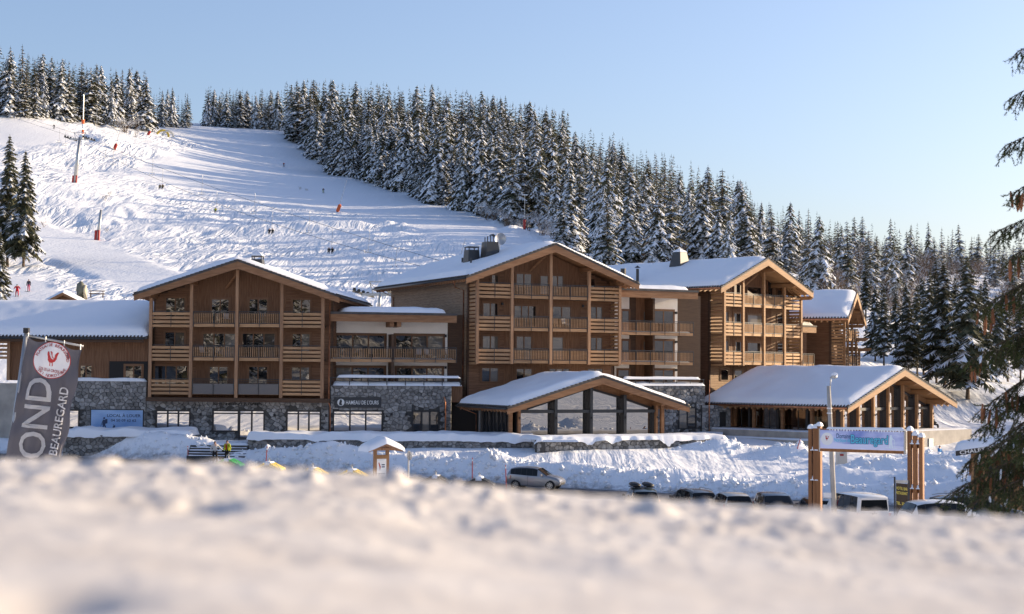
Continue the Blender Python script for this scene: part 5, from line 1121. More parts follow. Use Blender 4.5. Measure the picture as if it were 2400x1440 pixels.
for i in order[:270]:
    c = kept[i]; pool = {'stand': (0, 7, 2, 2, 5, 1, 4), 'right': (3, 1, 4, 6), 'near': (2, 4, 5, 7)}.get(c[4], (0, 1, 2, 3, 4, 5, 6, 7))
    pi = pool[rgT.randint(len(pool))]; lb, gr = LBL[c[4]]; wide = ('broad', 'slim', 'very broad', 'slim', 'bushy', 'full', 'thin', 'wide')[pi]; load = ('snow-laden', 'snowy', 'snow-laden', 'dark', 'half-snowed', 'white', 'dark', 'white')[pi]; tall = 'short' if c[3] < 14 else 'tall' if c[3] > 20 else 'middling'
    if c[4] == 'stand': lb = lb.replace('in the dense stand along', 'on the edge of the stand along' if c[7] > np.interp(c[6], [e[0] for e in ED], [e[1] for e in ED]) - 26 else 'inside the stand along')
    lb = ' '.join(('%s %s %s ' % (tall, wide, load) + lb.replace('snow-laden spruce', 'spruce').replace('snowy spruce', 'spruce')).split()[:16]); gr = '%s %s %s %s' % (tall, wide, load, gr)
    spruce(PROTO[pi], c[0], c[1], c[2] - .2, c[3], lb, gr, sx=rgT.uniform(.8, 1.3)).rotation_euler = (rgT.normal() * .025, rgT.normal() * .025, rgT.uniform(0, 6.28))
# the trees behind them: one mass
VV, TT, MM = [], [], []; lows = [conifer_arrays(300 + k, whorls=14, per=6, K=3, snow=s) for k, s in enumerate((.5, .6, .4))]; off = 0
for i in order[270:1300]:
    c = kept[i]; V, T, MI = lows[i % 3]; k = c[3] / 20; a = rgT.uniform(0, 6.28); ca, sa_ = math.cos(a), math.sin(a)
    P = np.stack([(V[:, 0] * ca - V[:, 1] * sa_) * k, (V[:, 0] * sa_ + V[:, 1] * ca) * k, V[:, 2] * k], 1) + (c[0], c[1], c[2] - .2)
    VV.append(P); TT.append(T + off); MM.append(MI); off += len(P)
fo = link('forest', np_mesh('forest', np.concatenate(VV), np.concatenate(TT), [M['needle'], M['tree_snow']], np.concatenate(MM)))
tag(fo, 'massed spruces deeper in the woods above the ski slope', 'forest', kind='stuff')
# taller individual spruces
def at_ground(px, Y): X = (px - 1200) / F * Y; return X, Y, Hs(X, Y)
for k, (px, Y, h) in enumerate([(2150, 186, 13.5), (2125, 190, 14.5), (2100, 192, 13.5), (2072, 196, 14.5), (2052, 205, 13), (2180, 178, 15), (2240, 182, 15.5), (2160, 208, 15), (2195, 218, 16), (2310, 172, 13.5), (2335, 198, 13.5), (2362, 205, 15), (2392, 200, 15),
                                (2310, 215, 15), (2350, 235, 16), (2275, 200, 15), (2225, 190, 14), (2030, 222, 13), (2425, 215, 15), (2455, 230, 16), (2195, 174, 14), (2130, 174, 14), (2165, 192, 15), (2300, 184, 14)]):
    X, Y, z = at_ground(px, Y); spruce(BIG[k % 3], X, Y, z - .2, h * rgT.uniform(.72, .92), 'tall dark spruce with a bare lower trunk behind the sunlit hall', 'tall spruces behind the sunlit hall', sx=rgT.uniform(.95, 1.2))
for (px, Y, h, lb, b) in [(2268, 164, 15.6, 'big spruce rising just behind the concrete terrace, thickest of its group', 1), (2214, 170, 14.2, 'dark spruce beside the right eave of the sunlit hall', 1)]:
    X, Y, z = at_ground(px, Y); spruce(BIG[b], X, Y, z - .2, h, lb, None, sx=1.25)
for (px, Y, h, lb, b) in [(14, 262, 23, 'tall snowy spruce at the edge of the lower piste', 1), (52, 258, 20, 'broad spruce beside the tall one at the lower piste', 1), (-4, 188, 9.5, 'small spruce above the low wing roof near the red skier', 1)]:
    X, Y, z = at_ground(px, Y); spruce(BIG[b], X, Y, z - .3, h, lb, None)
# woods beside and behind the viewpoint: never in the picture themselves, but the panes mirror them and they shade the snow field
VV, TT, MM = [], [], []; off = 0; lows = [conifer_arrays(320 + k, Rb=4.2, whorls=18, per=7, K=4, snow=.8) for k in range(3)]
spots = [((-1 if k % 2 else 1) * rgT.uniform(30, 92), 0, rgT.uniform(13, 21)) for k in range(72)]
spots = [(x, rgT.uniform(-45, 18) if x < 0 else rgT.uniform(-60, -6), h) for x, _, h in spots] + [(67, 124, 13), (76, 126, 15), (60, 118, 11), (72, 113, 12)]
for i, (x, y, h) in enumerate(spots):
    V, T, MI = lows[i % 3]; k = h / 20; a = rgT.uniform(0, 6.28); ca, sa_ = math.cos(a), math.sin(a)
    P = np.stack([(V[:, 0] * ca - V[:, 1] * sa_) * k, (V[:, 0] * sa_ + V[:, 1] * ca) * k, V[:, 2] * k], 1) + (x, y, Hs(x, y) - .5); VV.append(P); TT.append(T + off); MM.append(MI); off += len(P)
tag(link('woodland', np_mesh('woodland', np.concatenate(VV), np.concatenate(TT), [M['needle'], M['tree_snow']], np.concatenate(MM))), 'spruce wood around the viewpoint, mirrored in the window panes', 'forest', kind='stuff')
# bare frosted shrubs
def shrub_proto(seed, Hh=4.0, frost=.5):
    rg = random.Random(seed); V, T, MI = [], [], []
    def stick(p, q, r, m):
        d = (q - p); a = d.cross(Vector((rg.uniform(-1, 1), rg.uniform(-1, 1), .3))).normalized() * r; n = len(V); V.extend([p - a, p + a, q]); T.append((n, n + 1, n + 2)); MI.append(m)
        b = d.cross(a).normalized() * r; V.extend([p - b, p + b, q]); T.append((n + 3, n + 4, n + 5)); MI.append(m)
    def grow(p, d, l, r, lv):
        q = p + d * l; stick(p, q, r, 1 if (lv >= 2 and rg.random() < frost) else 0)
        if lv >= 4: return
        for k in range(3 if lv < 3 else 4):
            nd = (d + Vector((rg.uniform(-1, 1), rg.uniform(-1, 1), rg.uniform(-.35, .75))) * .75).normalized(); grow(p + d * l * rg.uniform(.55, 1), nd, l * rg.uniform(.5, .75), r * .55, lv + 1)
    for k in range(7): grow(Vector((rg.uniform(-.3, .3), rg.uniform(-.3, .3), -.1)), Vector((rg.uniform(-.6, .6), rg.uniform(-.6, .6), 1)).normalized(), Hh * rg.uniform(.3, .45), .05, 0)
    return np_mesh('branches', np.array([tuple(v) for v in V]), np.array(T), [M['twig'], M['tree_snow']], MI)
SHR = [shrub_proto(1, frost=.6), shrub_proto(2, frost=.72), shrub_proto(3, frost=.16), shrub_proto(4, frost=.12)]
def shrub(px, Y, h, kinds, label, group):
    X, Y, z = at_ground(px, Y); o = link('shrub', SHR[kinds[rgT.randint(len(kinds))]]); o.location = (X, Y, z - .1); o.scale = (h / 4 * rgT.uniform(.9, 1.4), h / 4 * rgT.uniform(.9, 1.4), h / 4); o.rotation_euler = (0, 0, rgT.uniform(0, 6.28)); ht = 'low' if h < 4 else 'tall' if h > 6 else 'waist-thick'; ht = {'waist-thick': 'mid-sized'}.get(ht, ht); tag(o, ht + ' ' + label, 'shrub', ht + ' ' + group)
for k in range(34):
    t = rgT.rand(); px = 1120 + t * 230; shrub(px, np.interp(px, [1120, 1250, 1350], [415, 352, 318]) + rgT.uniform(-8, 22), rgT.uniform(3.2, 6.5), (0, 1), 'frosted bare shrub at the foot of the dense spruce stand', 'frosted shrubs below the stand')
for k in range(120): shrub(rgT.uniform(1890, 2400), rgT.uniform(235, 470), rgT.uniform(4.5, 8.5), (2, 3, 3), 'brown leafless shrub on the hillside beyond the golden blocks', 'brown shrubs on the right hillside')
for k in range(24): shrub(rgT.uniform(1470, 1780), rgT.uniform(255, 330), rgT.uniform(3, 6), (0, 2, 3), 'bare bush among the spruces above the middle roofs', 'bushes above the roofs')
for k in range(9): shrub(rgT.uniform(262, 336), rgT.uniform(545, 590), rgT.uniform(4, 7), (0, 1), 'frosted bush at the end of the upper left wood', 'frosted bushes at the upper left wood')
for (px, Y, h) in [(240, 372, 2.2), (252, 378, 1.8), (246, 330, 1.6), (700, 480, 1.4), (715, 478, 1.2), (100, 330, 2)]: shrub(px, Y, h, (2, 3), 'small dark bush poking through the open ski slope', 'small bushes on the slope')
# ---------------------------------------------------------------- paint
def paint(name, c, rough=.35, metal=.0, coat=.6): return mat(name, c, rough, metal=metal, coat=coat)
M['silver'] = paint('silver_paint', (0.29, 0.295, 0.31), .3, .55); M['dk_blue'] = paint('dark_blue_paint', (0.018, 0.026, 0.045)); M['dk_green'] = paint('dark_green_paint', (0.02, 0.035, 0.032)); M['dk_grey'] = paint('dark_grey_paint', (0.04, 0.042, 0.045))
M['champagne'] = paint('beige_paint', (0.42, 0.39, 0.33), .35, .3); M['car_white'] = paint('white_car_paint', (0.74, 0.73, 0.70)); M['car_glass'] = glass_mat('car_glass', (0.010, 0.012, 0.014), -.02)
M['tyre'] = mat('tyre_rubber', (0.02, 0.02, 0.021), .85); M['rim'] = mat('alloy_rim', (0.55, 0.54, 0.52), .3, metal=.8); M['tail'] = mat('tail_lamp', (0.5, 0.02, 0.015), .25, coat=.5); M['head'] = mat('head_lamp', (0.7, 0.72, 0.72), .15, coat=.8)
M['yellow'] = mat('yellow_lid', (0.78, 0.55, 0.03), .45); M['green'] = mat('green_lid', (0.04, 0.34, 0.09), .45); M['bin'] = mat('bin_body', (0.03, 0.036, 0.042), .5)
# ---------------------------------------------------------------- vehicles: x forward, y left, wheels on z = 0
HATCH = dict(L=3.84, W=1.74, st=[(-1.92, .45, .86, .90), (-1.86, .30, .98, 1.05), (-1.62, .26, 1.02, 1.40), (-1.30, .25, 1.01, 1.47), (-.85, .22, .98, 1.50), (-.45, .20, .95, 1.505), (-.02, .20, .93, 1.49), (.32, .20, .92, 1.42), (.98, .21, .90, .98), (1.30, .24, .84, .93), (1.66, .26, .74, .84), (1.86, .30, .62, .72), (1.92, .38, .55, .60)],
             side=((2, 4), (4, 5), (5, 7)), ws=(7, 8), rw=(1, 2), wheels=(-1.22, 1.23), r=.31)
ESTATE = dict(L=4.5, W=1.80, st=[(-2.25, .5, .9, .95), (-2.18, .32, 1.02, 1.12), (-1.98, .28, 1.04, 1.46), (-1.55, .26, 1.04, 1.55), (-.9, .24, 1.02, 1.58), (-.35, .22, 1.0, 1.58), (.1, .22, .98, 1.56), (.45, .22, .97, 1.48), (1.15, .23, .96, 1.04), (1.5, .25, .9, .99), (1.95, .27, .8, .9), (2.18, .32, .66, .76), (2.25, .4, .58, .63)],
              side=((2, 3), (3, 4), (4, 5), (5, 7)), ws=(7, 8), rw=(1, 2), wheels=(-1.4, 1.38), r=.34)
VAN = dict(L=4.9, W=1.90, st=[(-2.45, .42, 1.08, 1.86), (-2.42, .30, 1.10, 1.90), (-2.2, .28, 1.12, 1.95), (-1.5, .28, 1.12, 1.97), (-.7, .26, 1.12, 1.97), (.1, .26, 1.10, 1.96), (.75, .26, 1.08, 1.90), (1.5, .26, 1.04, 1.12), (2.0, .28, .92, 1.02), (2.35, .32, .7, .82), (2.45, .4, .6, .66)],
           side=((2, 3), (3, 4), (4, 5), (5, 6)), ws=(6, 7), rw=None, wheels=(-1.5, 1.5), r=.34)
def vehicle(spec, name, label, loc, rz, pm, group=None, roof_snow=False, rails=False, cat='car', tint='car_glass', scale=1.0):
    root = thing(name, label, cat, loc, rz, group, scale); st = spec['st']; hw = spec['W'] / 2; n = len(st); xm = spec['L'] / 2
    def ring(s):
        x, zl, zb, zr = s; t = 1 - .10 * max(0, abs(x) / xm - .55) ** 1.6 * 4; t = max(t, .72); w_ = hw * t; cab = zr - zb > .2; k = .80 if cab else .93
        if spec is VAN and cab: k = .88
        half = [(w_ * .80, zl), (w_ * .97, zl + .06), (w_, (zl + zb) * .5), (w_ * .985, zb - .06), (w_ * .965, zb), (w_ * k, zr - .05), (w_ * (k - .10), zr - .005), (0, zr + .015)]
        return [(x, y, z) for y, z in half] + [(x, -y, z) for y, z in half[-2::-1]]
    rings = [ring(s) for s in st]; m = len(rings[0]); V = [p for r in rings for p in r]
    body = MB(); body.v = [tuple(p) for p in V]; glass = {}
    def isglass(i, j):
        lo = 4; jm = m - 2 - j
        for q, (a, b) in enumerate(spec['side']):
            if a <= i < b and (j == 4 or jm == 4): return 'side_window'
        if spec['ws'] and spec['ws'][0] <= i < spec['ws'][1] and 5 <= min(j, jm): return 'windscreen'
        if spec['rw'] and spec['rw'][0] <= i < spec['rw'][1] and 5 <= min(j, jm): return 'rear_window'
    for i in range(n - 1):
        for j in range(m - 1):
            f = (i * m + j, (i + 1) * m + j, (i + 1) * m + j + 1, i * m + j + 1); g = isglass(i, j)
            if g: glass.setdefault((g, i if g == 'side_window' else 0, j if g == 'side_window' else 0), []).append(f)
            else: body.f.append(f); body.m.append(0)
    body.f.append(tuple(range(m))[::-1]); body.m.append(0); body.f.append(tuple(range((n - 1) * m, n * m))); body.m.append(0)
    bo = body.build('body', M[pm], root, smooth=True)
    if hasattr(bo.data, 'set_sharp_from_angle'): bo.data.set_sharp_from_angle(angle=math.radians(38))
    for (g, _, _), fs in glass.items():
        b = MB(); 
        for f in fs:
            P = [Vector(V[k]) for k in f]; c = sum(P, Vector()) / 4; mgn = .93 if g == 'side_window' else 1.0
            b.add([c + (p - c) * mgn for p in P], [(0, 1, 2, 3)])
            if g == 'side_window':
                fr_ = MB(); fr_.add(P + [c + (p - c) * .93 for p in P], [(0, 1, 5, 4), (1, 2, 6, 5), (2, 3, 7, 6), (3, 0, 4, 7)]); fr_.build('window_surround', M['black'], bo)
        b.build(g, M[tint], root)
    for x in spec['wheels']:
        for sy in (1, -1):
            r = spec['r']; wh = thing('wheel', None, None, (x, sy * (hw - .09), r), 0); wh.parent = root
            MB().tube([(0, -.12, 0), (0, -.10, 0), (0, .10, 0), (0, .12, 0)], [r * .9, r, r, r * .9], 20).build('tyre', M['tyre'], wh, smooth=False)
            rm = MB(); yo = sy * .125; rm.tube([(0, yo - sy * .01, 0), (0, yo, 0)], r * .64, 18)
            o = rm.build('rim', M['black'], wh); sp = MB()
            for k in range(8):
                a = 2 * math.pi * k / 8; sp.beam((.03 * math.cos(a), yo + sy * .008, .03 * math.sin(a)), (r * .60 * math.cos(a), yo + sy * .008, r * .60 * math.sin(a)), .012, .055, up=(-math.sin(a), 0, math.cos(a)))
            for k in range(18):
                a, c = 2 * math.pi * k / 18, 2 * math.pi * (k + 1) / 18; sp.beam((r * .62 * math.cos(a), yo + sy * .005, r * .62 * math.sin(a)), (r * .62 * math.cos(c), yo + sy * .005, r * .62 * math.sin(c)), .02, .02)
            sp.build('spokes', M['rim'], o)
            MB().tube([(x, sy * (hw - .30), r), (x, sy * (hw - .012), r)], r * 1.14, 22).build('wheel_arch', M['black'], root)
    zt = st[1][2]; xr, xf = st[0][0], st[-1][0]
    for sy in (1, -1):
        if spec is VAN: bx('tail_lamp', M['tail'], root, xr - .02, xr + .1, sy * (hw - .10) - .07, sy * (hw - .10) + .07, .80, 1.08)
        else: MB().add([(xr + .02, sy * hw * .60, zt - .06), (xr + .36, sy * hw * .985, zt - .03), (xr + .30, sy * hw * .99, zt - .28), (xr - .015, sy * hw * .72, zt - .26)], [(0, 1, 2, 3)]).build('tail_lamp', M['tail'], root)
        MB().add([(xf - .55, sy * hw * .945, st[-3][2] + .03), (xf - .13, sy * hw * .70, st[-2][2] + .06), (xf - .07, sy * hw * .72, st[-2][2] - .10), (xf - .45, sy * hw * .965, st[-3][2] - .12)], [(0, 1, 2, 3)]).build('headlamp', M['head'], root)
        xw = st[spec['ws'][1]][0] - .35; bx('mirror', M[pm], root, xw - .07, xw + .07, sy * (hw + .02), sy * (hw + .20), st[6][2] + .0, st[6][2] + .14)
    bx('bumper', M['black'], root, xf - .10, xf + .012, -hw * .55, hw * .55, .34, .48); bx('number_plate', M['white'], root, xr - .03, xr + .02, -.26, .26, .62, .73)
    if rails:
        for sy in (1, -1): MB().tube([(st[2][0] + .1, sy * hw * .66, st[3][3] + .02), (st[3][0], sy * hw * .68, st[3][3] + .08), (st[6][0], sy * hw * .68, st[6][3] + .08), (st[7][0], sy * hw * .66, st[7][3] + .0)], .022, 6).build('roof_rail', M['rim'], root)
    return root
def road_pose(X, off, extra=0.0):
    """place on the road at abscissa X, off metres to the far side, heading along it"""
    for (x0, y0, z0), (x1, y1, z1) in zip(ROAD[:-1], ROAD[1:]):
        if x0 <= X <= x1: t = (X - x0) / (x1 - x0); a = math.atan2(y1 - y0, x1 - x0); return (X - math.sin(a) * off, y0 + t * (y1 - y0) + math.cos(a) * off, z0 + t * (z1 - z0) + CZ), a + extra
l_, a_ = road_pose(1.05, 1.8)
car = vehicle(HATCH, 'parked_car', 'silver small hatchback on the road below the stone terrace wall', l_, a_ + .10, 'silver')
bx('door_seam', M['black'], car, -.37, -.355, -.875, -.862, .28, .92)
def parked(px, Y, spec, label, pm, rz, ztop=None, **k):
    X = (px - 1200) / F * Y; return vehicle(spec, k.pop('name', 'parked_car'), label, (X, Y, Hs(X, Y) + .02 if ztop is None else ztop), rz, pm, **k)
def ztop_at(px, py, Y, h): return at(px, py, Y).z - h
pc = parked(1505, 96, ESTATE, 'dark car with two ski boxes on its roof rack', 'dk_green', math.radians(93), ztop_at(1505, 1143, 96, 1.58))
for y in (-.36, .36): MB().tube([(-.9, y * .9, 3.16), (-.75, y * .9, 3.2), (.7, y * .9, 3.2), (.95, y * .9, 3.12)], [.05, .24, .24, .04], 10).build('ski_box', M['black'], pc, smooth=True).scale = (1, 1.25, .55)
MB().box(-.5, -.44, -.75, .75, 1.60, 1.64).box(.4, .46, -.75, .75, 1.60, 1.64).build('roof_rack', M['steel'], pc)
parked(1622, 92, ESTATE, 'dark estate car with pale roof rails beside the beige car', 'dk_grey', math.radians(104), ztop_at(1622, 1144, 92, 1.6), rails=True)
parked(1712, 88, HATCH, 'beige car with a pale roof between two dark cars', 'champagne', math.radians(99), ztop_at(1712, 1153, 88, 1.52))
parked(1818, 86, ESTATE, 'dark blue car with a wide windscreen beside the beige car', 'dk_blue', math.radians(-87), ztop_at(1818, 1156, 86, 1.6))
parked(1912, 84, HATCH, 'dark hatchback with red tail lamps behind the slatted gate post', 'dk_blue', math.radians(96), ztop_at(1912, 1164, 84, 1.52))
vn = parked(2000, 80, VAN, 'white passenger van seen from behind under the banner gate', 'car_white', math.radians(102), ztop_at(2003, 1153, 80, 1.98), name='van', cat='van')
MB().add([(-2.475, -.74, 1.22), (-2.475, .74, 1.22), (-2.45, .68, 1.76), (-2.45, -.68, 1.76)], [(0, 3, 2, 1)]).build('rear_window', M['car_glass'], vn)
MB().box(-2.482, -2.476, -.008, .008, .55, 1.22).box(-2.49, -2.474, -.14, .14, 1.02, 1.10).build('rear_door_seam', M['black'], vn)
cw = parked(2225, 62, HATCH, 'white snow-dusted car under the spruce boughs', 'car_white', math.radians(6), ztop_at(2215, 1172, 62, 1.52))
parked(2285, 72, ESTATE, 'dark blue estate behind the white snow-dusted car', 'dk_blue', math.radians(10), ztop_at(2270, 1160, 72, 1.6), rails=True)
# ---------------------------------------------------------------- recycling banks by the road
def bin_bank(px, py, Y, lid, label, hook=True, s=1.0):
    p = at(px, py, Y); gz_ = Hs(p.x, p.y); r = thing('recycling_container', label, 'container', (p.x, p.y, gz_), math.radians(-6 + RNG.uniform(-4, 4)), 'recycling containers along the road'); z = p.z - gz_
    MB().prism([(-.95, 0), (.95, 0), (1.02, z - .75), (.55, z - .22), (-.55, z - .22), (-1.02, z - .75)], 'v', -.7, .7).build('body', M['bin'], r)
    for sg in (-1, 1):
        MB().prism([(sg * .22, z - .05), (sg * .98, z - .42), (sg * 1.04, z - .52), (sg * .98, z - .60), (sg * .22, z - .24)], 'v', -.78, .55).build('lid', M[lid], r)
        MB().tube([(sg * .25, -.80, z - .05), (sg * .75, -.80, z - .12), (sg * 1.08, -.80, z - .52)], .022, 6).build('lid_frame', M['steel_lt'], r)
    MB().tube([(0, -.1, z - .2), (0, -.1, z + .22)], .035, 6).tube([(-.10, -.1, z + .18), (0, -.1, z + .30), (.10, -.1, z + .18)], .03, 6).build('lifting_hook', M['steel_lt'], r)
    snow_sheet(r, 'snow', lambda U, V: z - .20 + 0 * U, -.30, .30, -.6, .5, .22, nu=12, nv=12, edge=.2, seed=int(px), amp=.7)
    return r
bin_bank(537, 1074, 112, 'green', 'green-lidded recycling container in front of the two walkers')
for px, py, Y, lb in ((632, 1083, 110, 'yellow-lidded recycling container next to the green-lidded one'), (734, 1095, 108, 'yellow-lidded recycling container in the middle of the yellow row'), (826, 1099, 107, 'yellow-lidded recycling container next to the roofed notice board')): bin_bank(px, py, Y, 'yellow', lb)
bin_bank(1022, 1113, 105, 'bin', 'black waste container on the roadside next to the round road sign'); bin_bank(1124, 1118, 104, 'bin', 'black waste container just behind the silver hatchback')
# snow poles
def snow_pole(x0, y0, x1, y1, Y, label):
    a, b = at(x0, y0, Y), at(x1, y1, Y); r = thing('snow_pole', label, 'pole', (a.x, a.y, Hs(a.x, a.y) - .1), 0, 'red snow poles along the road'); d = b - Vector(r.location); o = Vector((0, 0, 0))
    MB().tube([o, d], .035, 6).build('shaft', M['red'], r); MB().tube([d * .88, d * .94], .042, 6).build('reflector', M['white'], r)
snow_pole(441, 1085, 440, 1046, 119, 'red snow pole at the foot of the wide steps'); snow_pole(622, 1080, 626, 1047, 113, 'red snow pole behind the yellow-lidded container'); snow_pole(1107, 1112, 1107, 1073, 108, 'red snow pole behind the black waste container')
snow_pole(1187, 1142, 1185, 1090, 103.5, 'red snow pole in front of the rear wheel of the silver hatchback'); snow_pole(1868, 1072, 1876, 1028, 118, 'red snow pole leaning in the snow below the concrete terrace')
# ---------------------------------------------------------------- roofed notice board
p = at(893, 1114, 100); gz_ = Hs(p.x, p.y); K = thing('notice_board', 'roofed wooden notice board under a thick cap of snow', 'notice board', (p.x, p.y, gz_), math.radians(24)); zt = at(893, 1040, 100).z - gz_
for u in (-.42, .42): bx('post', M['orange'] if False else M['post'], K, u - .1, u + .1, -.1, .1, 0, zt - .2 + .1)
bx('top_rail', M['lt_beam'], K, -.45, .45, -.13, -.09, zt - .98, zt - .72); bx('bottom_rail', M['lt_beam'], K, -.45, .45, -.13, -.09, .7, .9)
bo = bx('board', M['white'], K, -.32, .32, -.10, -.04, .9, zt - .98)
for y in (.4, -.4): MB().beam((-1.0, y, zt - .35), (1.0, y, zt - .35), .1, .16).build('tie_beam', M['post'], K)
ua = [(-1.15, zt - .42), (0, zt + .02), (1.15, zt - .42)]
MB().prism([ua[0], ua[1], ua[2], (1.15, zt - .50), (0, zt - .07), (-1.15, zt - .50)], 'v', -.95, .95).build('roof', M['post'], K)
for sg in (-1, 1):
    for k in range(6):
        t0, t1 = k / 6, (k + .92) / 6; MB().add([(sg * 1.18 * t0, -1.0, zt + .05 - .45 * t0), (sg * 1.18 * t1, -1.0, zt + .02 - .45 * t1), (sg * 1.18 * t1, .98, zt + .02 - .45 * t1), (sg * 1.18 * t0, .98, zt + .05 - .45 * t0)], [(0, 1, 2, 3)]).build('shingle', M['beam'], K)
snow_sheet(K, 'snow', lambda U, V: zt + .05 - .40 * np.abs(U), -1.28, 1.30, -1.08, 1.05, lambda U, V: .42 - .06 * np.abs(U), nu=30, nv=24, edge=.42, seed=66, amp=.1)
MB().beam((0, .3, zt - .05), (0, .3, zt - .45), .1, .1).build('king_post', M['post'], K)
nl = MB()                                                   # rows of small print, too fine to read
for k in range(7): nl.box(-.25, .25 - .06 * (k % 3), -.104, -.101, zt - 1.95 - k * .085, zt - 1.915 - k * .085)
for k in range(2): nl.box(.0, .22, -.104, -.101, zt - 1.40 - k * .14, zt - 1.33 - k * .14)
nl.build('small_print', M['poster_dk'], bo, 'stuff')
MB().add([(-.22, -.103, zt - 1.25), (-.17, -.103, zt - 1.2), (-.06, -.103, zt - 1.5), (-.12, -.103, zt - 1.75), (-.15, -.103, zt - 1.5)], [(0, 1, 2, 3, 4)]).build('printed_skier', M['red'], bo)
# road sign seen edge on
p = at(957, 1122, 101); r = thing('road_sign', 'grey road sign post seen nearly edge on beside the notice board', 'sign', (p.x, p.y, Hs(p.x, p.y)), 0); zt = at(957, 1057, 101).z - r.location.z
MB().tube([(0, 0, -.3), (0, 0, zt)], .05, 8).build('post', M['steel_lt'], r); MB().tube([(.05, -.02, zt - .32), (.09, .01, zt - .32)], .30, 18).build('disc', M['steel_lt'], r)
# ---------------------------------------------------------------- street lamp
p = at(1958, 1180, 78); gz_ = Hs(p.x, p.y); r = thing('street_lamp', 'tall grey lamp post with a snow-capped lantern in front of the long hall', 'street lamp', (p.x, p.y, gz_), 0); q = at(1942, 905, 78) - Vector(r.location)
MB().tube([(0, 0, -.4), (q.x * .5, 0, q.z * .5), (q.x, 0, q.z)], [.15, .125, .10], 8).build('post', M['concrete'], r, smooth=True); e = at(1951, 883, 78) - Vector(r.location)
MB().tube([(q.x + .09, 0, q.z - 1.2), (q.x + .09, 0, q.z + .1), (q.x + .12, 0, q.z + .35), (e.x - .1, 0, e.z - .05), (e.x, 0, e.z)], .035, 6).build('arm', M['steel_lt'], r, smooth=True)
MB().tube([(e.x - .05, 0, e.z - .03), (e.x + .12, 0, e.z + .0), (e.x + .24, 0, e.z - .02)], [.06, .12, .04], 10).build('lantern', M['steel_lt'], r, smooth=True)
snow_sheet(r, 'snow', lambda U, V: e.z + .07 + 0 * U, e.x - .06, e.x + .26, -.14, .14, .14, nu=10, nv=10, edge=.14, seed=3); bx('sign_plate', M['white'], r, -.62, -.14, -.06, -.03, at(1958, 1155, 78).z - gz_ - .25, at(1958, 1155, 78).z - gz_)
for z in (q.z - 1.15, q.z - 1.4, q.z - 2.7): MB().tube([(q.x * .93 + .02, 0, z), (q.x * .93 + .02, 0, z + .05)], .135, 8).build('strap', M['white'], r)
snow_sheet(r, 'clinging_snow', lambda U, V: q.z - 2.75 + .2 * U, q.x - .12, q.x + .22, -.16, .02, .18, nu=8, nv=8, edge=.1, seed=9)
# ---------------------------------------------------------------- banner gate
YG = 70.0; pL, pR = at(1909, 1100, YG + .9), at(2146, 1100, YG - 1.4); ang = math.atan2(pR.y - pL.y, pR.x - pL.x); FGt = Frame(1909, pL.y, ang); FGt.O = Vector((pL.x, pL.y))
gt = FGt.empty('banner_gate', 'timber gate of slatted posts carrying a blue banner across the car park entrance', 'gate'); wid = (Vector((pR.x, pR.y)) - FGt.O).length
for (u0, xs, y0s) in ((0, (1901, 1912, 1921), (1004, 1003, 998)), (wid, (2133, 2146, 2160), (1009, 1020, 1024))):
    base = Hs(FGt.P(u0, 0, 0).x, FGt.P(u0, 0, 0).y) - .3
    for k, (x, y) in enumerate(zip(xs, y0s)):
        u, z = FGt.uz(x, y); bx('upright', M['orange'], gt, u - .085 - (.03 if (k == 2 and u0 == 0) else 0), u + .085, -.16, .12, base, z)
        snow_sheet(gt, 'snow_cap', lambda U, V: z + 0 * U, u - .13, u + .13, -.2, .16, .2, nu=10, nv=10, edge=.15, seed=70 + k)
    ua_, ub_ = FGt.uz(xs[0], 1050)[0], FGt.uz(xs[2], 1050)[0]
    for y in (1055, 1125) if u0 == 0 else (1040, 1145):
        z = FGt.uz(xs[1], y)[1]; bx('cross_block', M['orange'], gt, ua_ - .02, ub_ + .02, .0, .10, z - .2, z)
        for uu in ((ua_ + (ub_ - ua_) * .25), (ua_ + (ub_ - ua_) * .75)): snow_sheet(gt, 'snow_tuft', lambda U, V: z + 0 * U, uu - .10, uu + .10, -.17, .06, .18, nu=8, nv=8, edge=.11, seed=int(y + uu * 10))
(bl, bt), (br, bb) = FGt.uz(1926, 1007), FGt.uz(2122, 1057); bzT, bzB = (bt + FGt.uz(2122, 1013)[1]) / 2, (bb + FGt.uz(1926, 1050)[1]) / 2
M['banner'] = mat('banner_print', (0.20, 0.27, 0.62), .5, col2=(0.66, 0.70, 0.90), scale=(.5, 1, 1.1), nscale=1.5, contrast=(.36, .62)); bn = bx('banner', M['banner'], gt, bl, br, -.24, -.20, bzB, bzT); bh, bw = bzT - bzB, br - bl
MB().add([(bl + .01, -.242, bzB), (br - .01, -.242, bzB), (br - .01, -.242, bzB + bh * .22), (bl + bw * .7, -.242, bzB + bh * .30), (bl + bw * .3, -.242, bzB + bh * .26), (bl + .01, -.242, bzB + bh * .42)], [tuple(range(6))]).build('printed_snow', mat('print_snow', (.66, .68, .88), .5), bn)
MB().add([(bl + bw * .12, -.243, bzB + bh * .5), (bl + bw * .3, -.243, bzB + bh * .45), (bl + bw * .27, -.243, bzB + bh * .82), (bl + bw * .2, -.243, bzB + bh * .7)], [(0, 1, 2, 3)]).build('printed_peak', mat('print_peak', (.50, .57, .84), .5), bn)
bx('frame_bar', M['orange'], gt, bl, br, -.25, -.14, bzB - .14, bzB - .01); bx('frame_top', M['orange'], gt, bl, br, -.22, -.14, bzT + .003, bzT + .06)
for u in (bl - .05, br + .0): bx('side_bar', M['steel_lt'], gt, u, u + .05, -.26, -.12, bzB - .16, bzT + .05)
snow_sheet(gt, 'banner_snow', lambda U, V: bzT + .06 + 0 * U, bl + .3, br, -.30, -.08, .10, nu=60, nv=8, edge=.10, seed=88, amp=.8); sc_m = MB()
